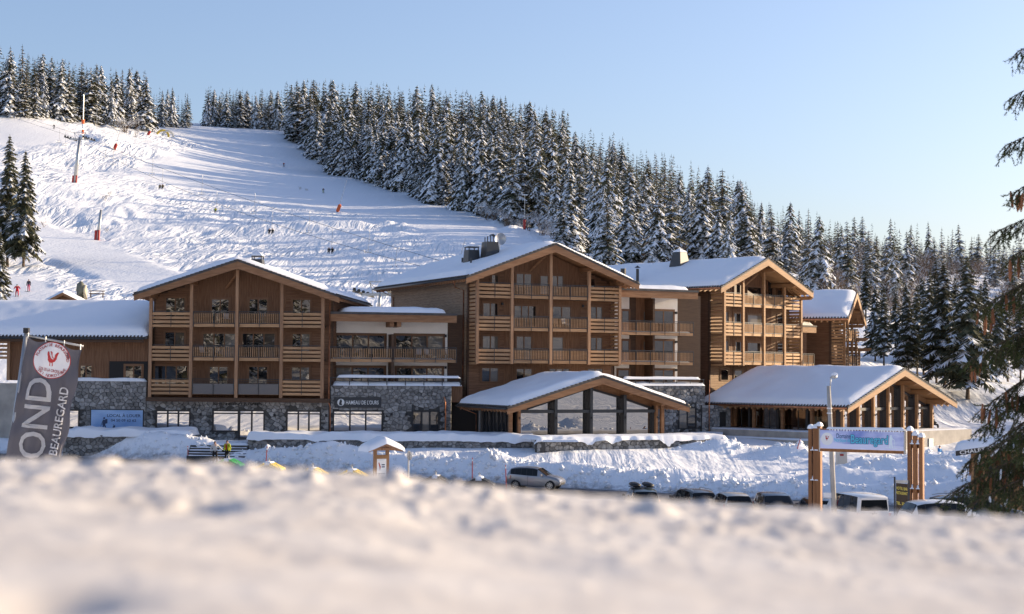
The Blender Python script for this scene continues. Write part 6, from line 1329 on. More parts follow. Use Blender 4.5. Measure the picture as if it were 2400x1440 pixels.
for k in range(26): u = bl + .4 + k * (bw - .4) / 26; sc_m.add([(u, -.285, bzT + .08), (u + .13, -.285, bzT + .08), (u + .065 + RNG.uniform(-.02, .02), -.28, bzT - RNG.uniform(.02, .09))], [(0, 1, 2)])
sc_m.build('hanging_snow', M['snow_fine'], gt, 'stuff')
M['ink_blue'] = mat('print_blue', (0.03, 0.10, 0.24), .5); M['ink_cyan'] = mat('print_cyan', (0.12, 0.52, 0.72), .5); M['ink_pale'] = mat('print_pale', (0.75, 0.85, 0.92), .5); M['ink_red'] = mat('print_red', (0.42, 0.035, 0.035), .5)
for dx, dz in ((.02, 0), (-.02, 0), (0, .02), (0, -.02), (.015, .015), (-.015, -.015), (.015, -.015), (-.015, .015)):
    text_part('letter_outline', 'Beauregard', M['ink_blue'], bn, (bl + bw * .595 + dx, -.246, bzB + bh * .47 + dz), (1, 0, 0), (0, 0, 1), height=bh * .62, width=bw * .44, ext=.002)
text_part('lettering', 'Beauregard', M['ink_cyan'], bn, (bl + bw * .595, -.254, bzB + bh * .47), (1, 0, 0), (0, 0, 1), height=bh * .62, width=bw * .44, ext=.002)
text_part('lettering', 'Domaine', M['ink_blue'], bn, (bl + bw * .285, -.246, bzB + bh * .70), (1, 0, 0), (0, 0, 1), height=bh * .26, width=bw * .17, ext=.003); text_part('lettering', 'Nordique de', M['ink_cyan'], bn, (bl + bw * .27, -.246, bzB + bh * .44), (1, 0, 0), (0, 0, 1), height=bh * .28, width=bw * .19, ext=.003)
def disc(b, cx, cz, r, v, n=28):
    b.add([(cx + r * math.sin(2 * math.pi * k / n), v, cz + r * math.cos(2 * math.pi * k / n)) for k in range(n)], [tuple(range(n))])
ROOST = [[(-.30, .52), (-.22, .66), (-.12, .60), (-.06, .30), (.06, -.02), (.22, -.16), (.34, .05), (.40, .34), (.58, .52), (.72, .50), (.66, .40), (.56, .20), (.48, -.10), (.34, -.34), (.10, -.46), (-.14, -.40), (-.28, -.18), (-.26, .12), (-.32, .36)],
         [(-.02, .60), (.10, .64), (.20, .52), (.18, .20), (.28, -.06), (.16, .0), (.10, .30), (.06, .50)], [(-.10, -.42), (-.04, -.44), (-.06, -.74), (-.14, -.74)], [(.12, -.46), (.18, -.46), (.16, -.76), (.08, -.76)]]
def rooster(b, cx, cz, s, v):
    for poly in ROOST: b.add([(cx + x * s, v, cz + z * s) for x, z in poly], [tuple(range(len(poly)))])
lg = MB(); disc(lg, bl + bw * .085, bzB + bh * .52, bh * .34, -.2445); lo = lg.build('round_logo', M['white'], bn); lg = MB(); rooster(lg, bl + bw * .08, bzB + bh * .57, bh * .20, -.2475); lg.build('printed_cockerel', M['ink_red'], lo)
sk = MB(); su, sz, ss = bl + bw * .845, bzB + bh * .14, bh * .68
for poly in ([(-.12, 0), (-.02, 0), (.04, .45), (-.08, .5)], [(.10, 0), (.2, 0), (.10, .5), (-.02, .45)], [(-.10, .45), (.12, .45), (.16, .82), (-.06, .84)], [(-.02, .84), (.10, .84), (.10, 1.0), (-.02, 1.0)], [(.12, .78), (.3, .62), (.28, .58), (.1, .68)], [(-.4, -.02), (.55, -.06), (.55, -.03), (-.4, .02)], [(.30, .64), (.33, .64), (.36, -.02), (.33, -.02)]): sk.add([(su + x * ss, -.246, sz + z * ss) for x, z in poly], [tuple(range(len(poly)))])
sk.build('printed_skier', M['ink_pale'], bn)
# hotel sign beside the right post
FHs = Frame(2096, 67.0, math.radians(-8)); hs = FHs.empty('hotel_sign', 'dark roadside board with yellow lettering beside the right gate post', 'sign'); u1, zt = FHs.uz(2130, 1126); zt0 = FHs.uz(2097, 1118)[1]; zb = FHs.uz(2100, 1215)[1]; gb_ = Hs(FHs.O.x, FHs.O.y) - .2
for u, z in ((0, zt0), (u1, zt)): bx('post', M['steel'], hs, u - .035, u + .035, -.04, .04, gb_, z)
M['board_brown'] = mat('brown_board', (0.05, 0.032, 0.02), .5); bd = MB().add([(.05, -.05, zb), (u1 - .05, -.05, zb), (u1 - .05, -.05, zt - .16), (.05, -.05, zt0 - .26)], [(0, 1, 2, 3)]).build('board', M['board_brown'], hs); M['ink_yellow'] = mat('yellow_letter', (0.75, 0.60, 0.12), .5)
bx('top_plate', M['steel_lt'], hs, .04, u1 - .04, -.06, -.03, zt - .13, zt - .0)
for tx, k, hh in (('HOTEL BAR', .30, .13), ('RESTAURANT', .50, .13), ('TEL. 50 02', .95, .13)): text_part('lettering', tx, M['ink_yellow'], bd, (u1 / 2, -.06, zt - .06 - k), (1, 0, -.12), (0, 0, 1), height=hh, width=u1 * .8, ext=.003)
# parking meter
p = at(1972, 1065, 112); r = thing('parking_meter', 'pale ticket machine with a red label in the snow under the banner', 'ticket machine', (p.x, p.y, Hs(p.x, p.y) - .1), math.radians(10)); zt = at(1972, 1055, 112).z - r.location.z
MB().prism([(-.36, 0), (.36, 0), (.36, zt - .05), (.30, zt), (-.30, zt), (-.36, zt - .05)], 'v', -.22, .22).build('cabinet', mat('pale_cabinet', (.62, .55, .46), .5), r); bx('label', M['red'], r, -.2, .08, -.235, -.222, zt - .42, zt - .28); bx('screen', M['steel_lt'], r, -.12, .2, -.235, -.222, zt - .24, zt - .14)
# sales hut
p = at(2290, 1060, 86); FH = Frame(2241, 87, math.radians(-16)); hz = Hs(p.x, p.y); hu = FH.empty('sales_hut', 'small wooden sales hut with a lettered fascia half hidden by spruce boughs', 'hut'); u1 = 3.6; zt = FH.uz(2245, 1053, -.5)[1]; zb = FH.uz(2245, 1066, -.5)[1]
bx('wall', M['lt_h'], hu, .8, u1, .6, 3.2, hz - .5, zb + .1); sb = MB(); vboards(sb, .8, u1, hz - .3, lambda u: zb + .05, .58); sb.build('upright_siding', M['lt_beam'], hu, 'stuff'); MB().prism([(-.05, zb - .08), (u1 + .3, zb + .55), (u1 + .3, zt + .55), (-.05, zt - .08)], 'v', -.5, 3.4).build('roof', M['frame_dk'], hu); bx('hatch', M['dark_room'], hu, 1.7, 3.2, .50, .54, zb - 1.3, zb - .3)
snow_sheet(hu, 'snow', lambda U, V: zt - .08 + U * .17, -.1, u1 + .3, -.55, 3.4, .42, nu=24, nv=20, edge=.5, seed=91); text_part('lettering', 'CHALET DE VENTE', M['sign_white'], hu, (1.75, -.515, (zt + zb) / 2 + .22), (1, 0, .17), (-.17, 0, 1), height=.22, width=3.2, ext=.006)
# ---------------------------------------------------------------- grey flag close by
YF = 24.0; FF = Frame(60, YF, 0.0); fl = FF.empty('flag_banner', 'grey nordic ski flag with a round cockerel logo on a slanting aluminium mast', 'flag')
mt, mb = FF.uz(62, 778), FF.uz(-24, 1400); ar = FF.uz(196, 812)
MB().tube([(mb[0], 0, mb[1]), (mt[0], 0, mt[1])], .032, 10).build('mast', M['steel_lt'], fl, smooth=True); MB().tube([(mt[0], -.02, mt[1] - .05), (ar[0], -.02, ar[1])], .016, 8).build('arm', M['steel_lt'], fl, smooth=True); bx('mast_cap', M['black'], fl, mt[0] - .04, mt[0] + .04, -.04, .04, mt[1] - .02, mt[1] + .06)
A0, A1, B0, B1 = FF.uz(66, 790), FF.uz(193, 818), FF.uz(-26, 1300), FF.uz(104, 1330)
def flag_pt(s, t): return tuple((A0[i] * (1 - s) + A1[i] * s) * (1 - t) + (B0[i] * (1 - s) + B1[i] * s) * t for i in (0, 1))
def flag_v(s, t): return .035 * math.sin(9 * s + 5 * t) + .022 * math.sin(21 * s - 7 * t + 1) + .012 * math.sin(37 * t + 6 * s) + .05 * s * math.sin(4 * t + .5)
V = []; ns, ntt = 60, 150
for i in range(ntt + 1):
    for j in range(ns + 1):
        s, t = j / ns, i / ntt; u, z = flag_pt(s, t); sag = .045 * (abs(math.sin(3 * math.pi * s)) ) * math.exp(-t * 14); V.append((u - (.02 * math.sin(30 * t) * (s > .95)), -.05 + flag_v(s, t), z - sag))
i = np.arange(len(V)).reshape(ntt + 1, ns + 1); T = np.stack([i[:-1, :-1], i[1:, :-1], i[1:, 1:], i[:-1, 1:]], 2).reshape(-1, 4)
M['flag'] = mat('grey_flag_cloth', (0.105, 0.100, 0.118), .42, spec=.5); cl = link('cloth', np_mesh('cloth', np.array(V), T, M['flag'], smooth=True), fl)
for s in (.02, .34, .68, .98): u, z = flag_pt(s, 0); MB().tube([(u, -.05, z - .02), (u, -.04, z + .07)], .008, 5).build('tie', M['steel_lt'], fl)
# print on the cloth: follow its folds
def on_cloth(o, dv=-.006):
    me = o.data; inv = np.array([[A1[0] - A0[0], B0[0] - A0[0]], [A1[1] - A0[1], B0[1] - A0[1]]]); inv = np.linalg.inv(inv)
    for v in me.vertices:
        tgt = np.array((v.co.x, v.co.z)); st_ = inv @ (tgt - np.array(A0))
        for _ in range(4): st_ = st_ + inv @ (tgt - np.array(flag_pt(float(st_[0]), float(st_[1]))))
        v.co.y = -.05 + flag_v(float(st_[0]), float(st_[1])) + dv
M['flag_white'] = mat('flag_white_print', (0.80, 0.79, 0.79), .5); M['flag_red'] = mat('flag_red_print', (0.50, 0.035, 0.035), .5)
xd = Vector((A1[0] - A0[0], 0, A1[1] - A0[1])).normalized(); yd = Vector((A0[0] - B0[0], 0, A0[1] - B0[1])).normalized()
def subdiv(o, n=2):
    import bmesh
    bm = bmesh.new(); bm.from_mesh(o.data); bmesh.ops.triangulate(bm, faces=bm.faces); bmesh.ops.subdivide_edges(bm, edges=[e for e in bm.edges if e.calc_length() > .05], cuts=n, use_grid_fill=True); bm.to_mesh(o.data); bm.free()
cu, cz2 = FF.uz(123, 845); RR = 43 / F * YF
def ringdisc(r0, r1, m, dv, name, par):
    b = MB(); n = 48; prev = None
    for a in range(n):
        t0, t1 = 2 * math.pi * a / n, 2 * math.pi * (a + 1) / n
        for q in range(6):
            ra, rb = r0 + (r1 - r0) * q / 6, r0 + (r1 - r0) * (q + 1) / 6
            b.add([(cu + rr_ * math.sin(t_), 0, cz2 + rr_ * math.cos(t_)) for rr_, t_ in ((ra, t0), (rb, t0), (rb, t1), (ra, t1))], [(0, 1, 2, 3)])
    o = b.build(name, M[m], par); on_cloth(o, dv); return o
wl_ = ringdisc(0.001, RR * .97, 'flag_white', -.006, 'round_logo', cl); ringdisc(RR * .96, RR, 'flag_red', -.007, 'logo_rim', wl_)
b = MB(); rooster(b, cu, cz2 + RR * .12, RR * .58, 0); o = b.build('printed_cockerel', M['flag_red'], wl_); subdiv(o, 1); on_cloth(o, -.012)
def arc_text(txt, rad, a0, a1, hgt, flip=False):
    n = len(txt)
    for k, ch in enumerate(txt):
        if ch == ' ': continue
        a = math.radians(a0 + (a1 - a0) * k / (n - 1)); ox, oz = cu + rad * math.sin(a), cz2 + rad * math.cos(a)
        tx = Vector((math.cos(a), 0, -math.sin(a))); ty = Vector((math.sin(a), 0, math.cos(a)))
        if flip: tx, ty = -tx, -ty
        o = text_part('logo_letter', ch, M['flag_red'], wl_, (ox, 0, oz), tx, ty, height=hgt, ext=.0005); on_cloth(o, -.012)
arc_text('PLATEAU DE BEAUREGARD', RR * .84, -68, 92, RR * .15); arc_text('SKI NORDIQUE', RR * .84, 232, 128, RR * .15, True)
o = text_part('logo_lettering', 'COL DE LA CROIX FRY', M['flag_red'], wl_, (cu - RR * .02, 0, cz2 - RR * .55), xd, yd, height=RR * .16, width=RR * 1.35, ext=.0005); on_cloth(o, -.012)
def flag_word(txt, x0, y0, x1, y1, capx):
    """word running up the flag from pixel (x0,y0) to (x1,y1); capx: cap height in pixels"""
    a, b_ = FF.uz(x0, y0), FF.uz(x1, y1); d = Vector((b_[0] - a[0], 0, b_[1] - a[1])); yv = d.normalized().cross(Vector((0, 1, 0)))
    if yv.x > 0: yv = -yv
    c = ((a[0] + b_[0]) / 2, 0, (a[1] + b_[1]) / 2); o = text_part('flag_lettering', txt, M['flag_white'], cl, c, d, yv, height=capx / F * YF, width=d.length, ext=.0005); subdiv(o, 2); on_cloth(o, -.032)
flag_word('FOND', 70, 1110, 98, 886, 60)
flag_word('BEAUREGARD', 127, 1066, 152, 908, 23)

# ---------------------------------------------------------------- a few chairs left out on the balconies
M['chair_grey'] = mat('grey_chair', (.34, .33, .32), .6); M['chair_wood'] = mat('chair_slats', (.30, .20, .12), .6)
def balcony_chair(fr, u, v, z, rz, label, m):
    p = fr.P(u, v, z); r = thing('balcony_chair', label, 'chair', p, fr.th + rz); bx('seat', M[m], r, -.24, .24, -.24, .22, .42, .46); MB().add([(-.23, .22, .46), (.23, .22, .46), (.22, .34, .95), (-.22, .34, .95), (-.23, .25, .45), (.23, .25, .45), (.22, .37, .95), (-.22, .37, .95)], [(0, 1, 2, 3), (7, 6, 5, 4), (0, 3, 7, 4), (1, 5, 6, 2), (3, 2, 6, 7)]).build('backrest', M[m], r)
    for a in (-.2, .2):
        for b in (-.2, .2): bx('leg', M['steel'], r, a - .02, a + .02, b - .02, b + .02, 0, .42)
for fr, u, v, z, rz, lb, m in [(FL, um - 1.6, 1.2, zrl - 1.05, .4, 'wooden chair on the left balcony of the cream link', 'chair_wood'), (FL, um + 2.3, 1.1, zrl - 1.05, -.3, 'grey chair on the right balcony of the cream link near its partition', 'chair_grey'), (FL, um + 3.2, 1.2, zrl - 1.05, .5, 'second grey chair on the right balcony of the cream link', 'chair_grey'),
        (FL, ue - .8, 1.2, zrl - 1.05, 2.4, 'wooden chair at the end of the right balcony of the cream link', 'chair_wood'), (FA, (usA[1] + usA[2]) / 2 + .9, .8, railsA[0] - 1.04, .6, 'grey chair on the top balcony of the stone-based block', 'chair_grey'), (FA, usA[1] + .9, .8, railsA[1] - 1.04, 1.0, 'grey chair on the middle balcony of the stone-based block', 'chair_grey'),
        (FB, (usB[2] + usB[3]) / 2, .8, railsB[1] - 1.04, .2, 'grey chair on the middle balcony of the tall block', 'chair_grey'), (FB, usB[2] + .8, .8, railsB[1] - 1.04, -.5, 'wooden chair beside the middle post of the tall block', 'chair_wood')]: balcony_chair(fr, u, v, z, rz, lb, m)
# ---------------------------------------------------------------- people
def cloth(c): 
    k = 'cloth_%d_%d_%d' % tuple(int(x * 100) for x in c)
    if k not in M: M[k] = mat(k, c, .8, spec=.15)
    return M[k]
def person(pose, label, loc, rz, jacket, trousers, hair=(.03, .02, .02), glove=(.02, .02, .025), boots=(.03, .03, .03), h=1.74, group=None, skis=None, chest=None):
    me = POSES[pose].copy(); ix = [0] * len(me.polygons); me.polygons.foreach_get('material_index', ix); me.materials.clear()
    for m in (cloth(jacket), M['skin'], cloth(hair), cloth(glove), cloth(trousers), cloth(boots)): me.materials.append(m)
    me.polygons.foreach_set('material_index', ix); me.update()
    o = link('person', me); o.location = loc; o.rotation_euler = (0, 0, rz); k = h / 1.74; o.scale = (k, k, k); tag(o, label, 'person', group)
    if skis:
        for s in (-1, 1):
            MB().box(s * .14 - .045, s * .14 + .045, -.85, .75, -.01, .02).build('ski', cloth(skis), o); MB().tube([(s * .36, -.42, .92), (s * .40, -.1, .02)], .012, 5).build('ski_pole', M['steel_lt'], o)
    return o
def ground_hit(px, py, y0=168, y1=820):
    d = ray(px, py); Ys = np.arange(y0, y1, 1.5); Xs = d.x / d.y * Ys; Zs = CZ + d.z / d.y * Ys; g = H(Xs, Ys); k = np.argmax(Zs < g)
    return Vector((Xs[k], Ys[k], g[k])) if (Zs < g).any() else at(px, py, 500)
def on_road(px, Y): X = (px - 1200) / F * Y; return (X, Y, Hs(X, Y))
p = at(503, 1088, 116.2); person('point', 'walker in a white jacket and dark trousers pointing beside the steps', (p.x, p.y, p.z), math.radians(20), (.62, .60, .58), (.03, .028, .03), hair=(.05, .03, .03))
p = at(532, 1086, 116.0); person('stand', 'walker in a yellow-green coat over a red top next to the steps', (p.x, p.y, p.z), math.radians(-25), (.38, .42, .03), (.03, .03, .035), hair=(.03, .02, .02))
b = POSES['stand']
p = bpy.data.objects['person.001']; MB().prism([(-.05, 1.02), (.05, 1.0), (.06, 1.42), (-.06, 1.42)], 'v', -.155, -.10).build('open_red_top', cloth((.42, .04, .035)), p)
p0 = FG.P(wl + 2.2, 11.0, fzG); person('robe', 'person in a white bathrobe inside the long hall behind its glass', p0, math.radians(-30), (.80, .78, .74), (.78, .76, .72), hair=(.04, .03, .025), glove=(.5, .3, .22))
SK = [(40, 697, 'ski', (.50, .02, .03), (.50, .02, .03), 'skier all in red carving beside the small spruce', 1.8), (67, 684, 'stand', (.06, .05, .07), (.62, .12, .18), 'skier in pink trousers and a dark jacket above the low wing', 1.7), (127, 303, 'ski', (.02, .02, .02), (.02, .02, .02), 'lone skier in black near the top of the left slope', 1.8),
      (665, 392, 'ski', (.28, .02, .02), (.02, .02, .03), 'skier in a red jacket on the shaded upper piste', 1.8), (757, 453, 'ski', (.02, .025, .03), (.25, .28, .05), 'skier in black with green trousers near the red snow lance', 1.8), (785, 411, 'ski', (.02, .03, .06), (.02, .02, .03), 'skier in dark blue at the edge of the spruce stand', 1.8)]
for px, py, pose, j, t, lb, h in SK: g = ground_hit(px, py); person(pose, lb, g, RNG.uniform(-.8, .8), j, t, h=h, skis=(.05, .05, .06))
p = at(2202, 1062, 113); person('sit', 'child in a blue jacket sitting on the snow heap below the concrete terrace', (p.x, p.y, Hs(p.x, p.y) - .62), math.radians(40), (.05, .20, .45), (.03, .03, .04), h=1.35)
p = FG.P(usG[-1] + 1.6, .8, fzG - .5); person('sit', 'person in dark clothes sitting on the sunny concrete terrace', p, math.radians(60), (.02, .02, .022), (.025, .025, .03), h=1.6)
# ---------------------------------------------------------------- chairlift
lift = thing('lift_rope', 'two steel haul ropes of the chairlift crossing the slope', 'cable')
def rope_pt(k, t):
    A, B = (at(192, 318, 385), at(1032, 612, 236)) if k == 0 else (at(172, 322, 385.5), at(985, 624, 236))
    q = A.lerp(B, t); q.z -= (1.2 if k == 0 else 2.6) * 4 * t * (1 - t); return q
for k in (0, 1):
    up = at(-80, 232 + 8 * k, 560); A = rope_pt(k, 0); MB().tube([up, A] + [rope_pt(k, t / 24) for t in range(1, 25)], .034, 5).build('rope', M['steel'], lift)
def lift_pylon(px, py, tx, ty, Y, label, r=.55, arm=True, pads=True):
    g = at(px, py, Y); t_ = at(tx, ty, Y); root = thing('lift_pylon', label, 'pylon', (g.x, g.y, min(g.z, Hs(g.x, g.y)) - .4), 0); d = t_ - Vector(root.location)
    MB().tube([(0, 0, 0), d], [r, r * .58], 10).build('mast', M['steel_lt'], root, smooth=True)
    if pads:
        for a in (-1, 1): MB().tube([(a * r * .8, -.3, .2), (a * r * .75 + d.x * .1, -.3, 2.4)], .25, 8).build('safety_pad', M['red'], root)
    if arm:
        b = MB(); b.beam(d + Vector((-2.6, 0, -.5)), d + Vector((2.6, 0, -.5)), .35, .35)
        for s in (-1, 1):
            b.beam(d + Vector((s * 1.0, 0, -.4)), d + Vector((s * 1.5, 0, 1.2)), .14, .14); b.beam(d + Vector((s * .2, 0, -.4)), d + Vector((s * 1.5, 0, 1.2)), .1, .1)
        b.beam(d + Vector((-1.5, 0, 1.2)), d + Vector((1.5, 0, 1.2)), .14, .14); b.build('cross_arm', M['steel_lt'], root)
        for s in (-1, 1):
            w_ = MB(); w_.beam(d + Vector((s * 2.3 - 1.3, -1.2, -.1)), d + Vector((s * 2.3 + 1.3, 1.2, -.75)), .12, .3)
            for k in range(5): c = d + Vector((s * 2.3 - 1.1 + k * .55, -1 + k * .5, .12 - k * .15)); w_.tube([c + Vector((0, -.06, 0)), c + Vector((0, .06, 0))], .24, 10)
            w_.build('sheaves', M['steel'], root)
    return root
lift_pylon(175, 431, 187, 322, 385, 'tall grey chairlift pylon with red padded foot high on the slope'); lift_pylon(228, 562, 237, 492, 318, 'shorter chairlift mast with a red pad above the groomed track', r=.42, arm=False); lift_pylon(886, 730, 892, 682, 205, 'chairlift pylon just behind the eave of the tall block', r=.30, arm=True, pads=False)
CH = [(378, 441, 1, 2, (.10, .07, .02)), (505, 496, 1, 1, (.42, .45, .03)), (635, 546, 1, 2, (.03, .03, .035)), (775, 591, 1, 2, (.03, .03, .035)), (925, 636, 1, 2, (.03, .03, .035)), (245, 371, 0, 0, 0), (263, 387, 0, 0, 0), (355, 410, 0, 0, 0), (471, 456, 0, 0, 0), (594, 501, 0, 0, 0), (722, 546, 0, 0, 0), (862, 592, 0, 0, 0), (137, 334, 0, 0, 0), (151, 341, 1, 0, 0)]
for px, py, k, n, c in CH:
    Y = np.interp(px, [0, 190, 1030], [470, 385, 237]); s = at(px, py, Y); t = min(max((px - 190) / 840, 0), 1); rp = rope_pt(k, t); top = Vector((s.x + .3, s.y, max(min(rp.z if px > 180 else s.z + 4, s.z + 4.2), s.z + 2.4)))
    r = thing('lift_chair', 'chairlift seat carrying riders down the slope' if n else 'empty chairlift seat hanging over the slope', 'lift chair', s, 0, 'occupied chairs of the lift' if n else 'empty chairs of the lift'); d = top - s
    MB().tube([d, (d.x, 0, d.z - .6), (.1, .45, 1.2), (.0, .45, .1)], .035, 5).build('hanger', M['steel_lt'], r); bx('seat', M['steel_lt'], r, -.6, .6, -.2, .25, -.04, .03); MB().tube([(-.6, .32, .0), (-.6, .34, .5), (.6, .34, .5), (.6, .32, .0)], .035, 5).build('backrest', M['steel_lt'], r)
    for q in range(n): person('sit', 'rider sitting on a chairlift seat', (s.x - .32 + q * .64 if n > 1 else s.x, s.y + .05, s.z - .78), 0, c, (.03, .03, .04), h=1.7, group='riders on the chairlift')
# ---------------------------------------------------------------- snow lances, lights, small things on the slope
def lance(px, py, tx, ty, label, pad='red', r=.45, h=2.2, head=False):
    g = ground_hit(px, py); t_ = at(tx, ty, g.y); root = thing('snow_lance', label, 'snow lance', g - Vector((0, 0, .2)), 0); d = t_ - g
    MB().tube([(0, 0, 0), (d.x * .05, 0, d.z * .05), d], [.12, .09, .05], 6).build('tube', M['steel_lt'], root); MB().tube([(0, 0, .1), (0, 0, .4), (d.x / d.z * h, 0, h - .3), (d.x / d.z * h, 0, h)], [r * .8, r, r, r * .7], 10).build('pad', M[pad], root, smooth=True)
    if head: MB().box(d.x - .7, d.x + .7, -.1, .1, d.z - .1, d.z + .1).build('floodlights', M['white'], root)
lance(268, 352, 285, 291, 'snow lance on a red box near the top of the lift', r=.55, h=2.2); lance(791, 498, 813, 421, 'snow lance on an orange-red padded foot in the middle of the slope', 'orange_pad', .48, 2.2); lance(347, 318, 357, 291, 'small snow lance near the inflatable arches', r=.5, h=1.6); lance(1229, 540, 1230, 455, 'floodlight mast with a red foot at the frosted shrubs', r=.35, h=2.5, head=True)
lance(1078, 606, 1091, 557, 'thin snow lance above the tall block roof', 'white', .1, .5); lance(845, 416, 846, 402, 'orange marker at the edge of the spruce stand', 'orange_pad', .8, 2.0); lance(227, 303, 227, 256, 'light pole in front of the upper left wood', 'white', .12, .6); lance(326, 311, 326, 285, 'thin pole at the end of the upper left wood', 'white', .1, .5)
g = at(194, 330, 470); root = thing('marker_mast', 'tall thin mast with orange pads above the lift pylon', 'mast', (g.x, g.y, Hs(g.x, g.y)), 0); zt = at(193, 222, 470).z - root.location.z
MB().tube([(0, 0, 0), (0, 0, zt)], .13, 6).build('pole', M['steel_lt'], root); z1, z2 = at(193, 286, 470).z - root.location.z, at(193, 308, 470).z - root.location.z
MB().tube([(0, 0, z1 - .6), (0, 0, z1 + .7)], .5, 10).build('pad', M['orange_pad'], root); MB().tube([(0, 0, z1 - 1.9), (0, 0, z1 - .7)], .42, 10).build('pad', M['white'], root); MB().tube([(0, 0, z2 - .8), (0, 0, z2 + .5)], .35, 10).build('pad', M['orange_pad'], root)
for px, py, c, w_, lb in ((374, 297, (.72, .52, .10), 2.2, 'yellow inflatable arch at the top of the piste'), (386, 300, (.62, .60, .55), 2.0, 'pale inflatable arch beside the yellow one')):
    X = (px - 1200) / F * 575; g = Vector((X, 575, Hs(X, 575))); o = MB().tube([(w_ * math.cos(a), .3 * math.cos(a), w_ * 1.1 * math.sin(a)) for a in np.linspace(0, math.pi, 14)], .42, 8).build('inflatable_arch', cloth(c), None, smooth=True); o.location = g; tag(o, lb, 'arch')
# small cabin behind the low wing
FCb = Frame(147, 172, math.radians(8)); cb = FCb.empty('cabin', 'small gabled cabin peeking over the snowy wing roof', 'cabin'); (uc, zc), (ul_, zl_), (ur_, zr_) = FCb.uz(147, 686), FCb.uz(96, 712), FCb.uz(202, 712)
MB().prism([(ul_ + .6, zl_ - 4), (ur_ - .6, zl_ - 4), (ur_ - .6, zl_ + .1), (uc, zc - .35), (ul_ + .6, zl_ + .1)], 'v', .5, 7).build('wall', M['wood_h'], cb); MB().prism([(ul_, zl_), (uc, zc), (ur_, zl_), (ur_, zl_ - .25), (uc, zc - .3), (ul_, zl_ - .25)], 'v', -.3, 7.5).build('roof', M['beam'], cb)
snow_sheet(cb, 'snow', lambda U, V: np.where(U < uc, zl_ + (U - ul_) * (zc - zl_) / (uc - ul_), zc - (U - uc) * (zc - zl_) / (ur_ - uc)), ul_, ur_, -.2, 7.5, .35, nu=30, nv=10, edge=.5, seed=95); window(cb, uc - .2, uc + .9, zl_ - 1.0, zl_ + .5, .5, 2)
# covered snow gun and picnic table above the wing
g = at(193, 693, 178); root = thing('covered_snow_gun', 'upright snow gun under a dark grey and cream cover behind the small cabin', 'snow gun', (g.x, g.y, g.z - .6), 0)
MB().tube([(-.25, 0, 0), (-.25, 0, 1.2), (-.2, 0, 1.9), (-.15, 0, 2.25)], [.62, .5, .42, .12], 10).build('cover', M['dk_grey'] if False else mat('grey_tarpaulin', (.12, .125, .10), .7), root, smooth=True); MB().tube([(.35, -.1, 0), (.35, -.1, 1.2), (.3, -.05, 1.8)], [.32, .28, .15], 8).build('side_cover', mat('cream_tarpaulin', (.50, .45, .34), .7), root, smooth=True)
g = at(227, 692, 182); root = thing('picnic_table', 'dark picnic table standing in the snow beside the covered snow gun', 'table', (g.x, g.y, g.z - .3), .2)
bx('table_top', M['wood_dark'], root, -.9, .9, -.4, .4, .75, .82)
for s in (-1, 1): bx('bench', M['wood_dark'], root, -.9, .9, s * .75 - .14, s * .75 + .14, .42, .48); MB().beam((s * .7, -.75, 0), (s * .7, .2, .78), .07, .09).beam((s * .7, .75, 0), (s * .7, -.2, .78), .07, .09).build('trestle', M['wood_dark'], root)
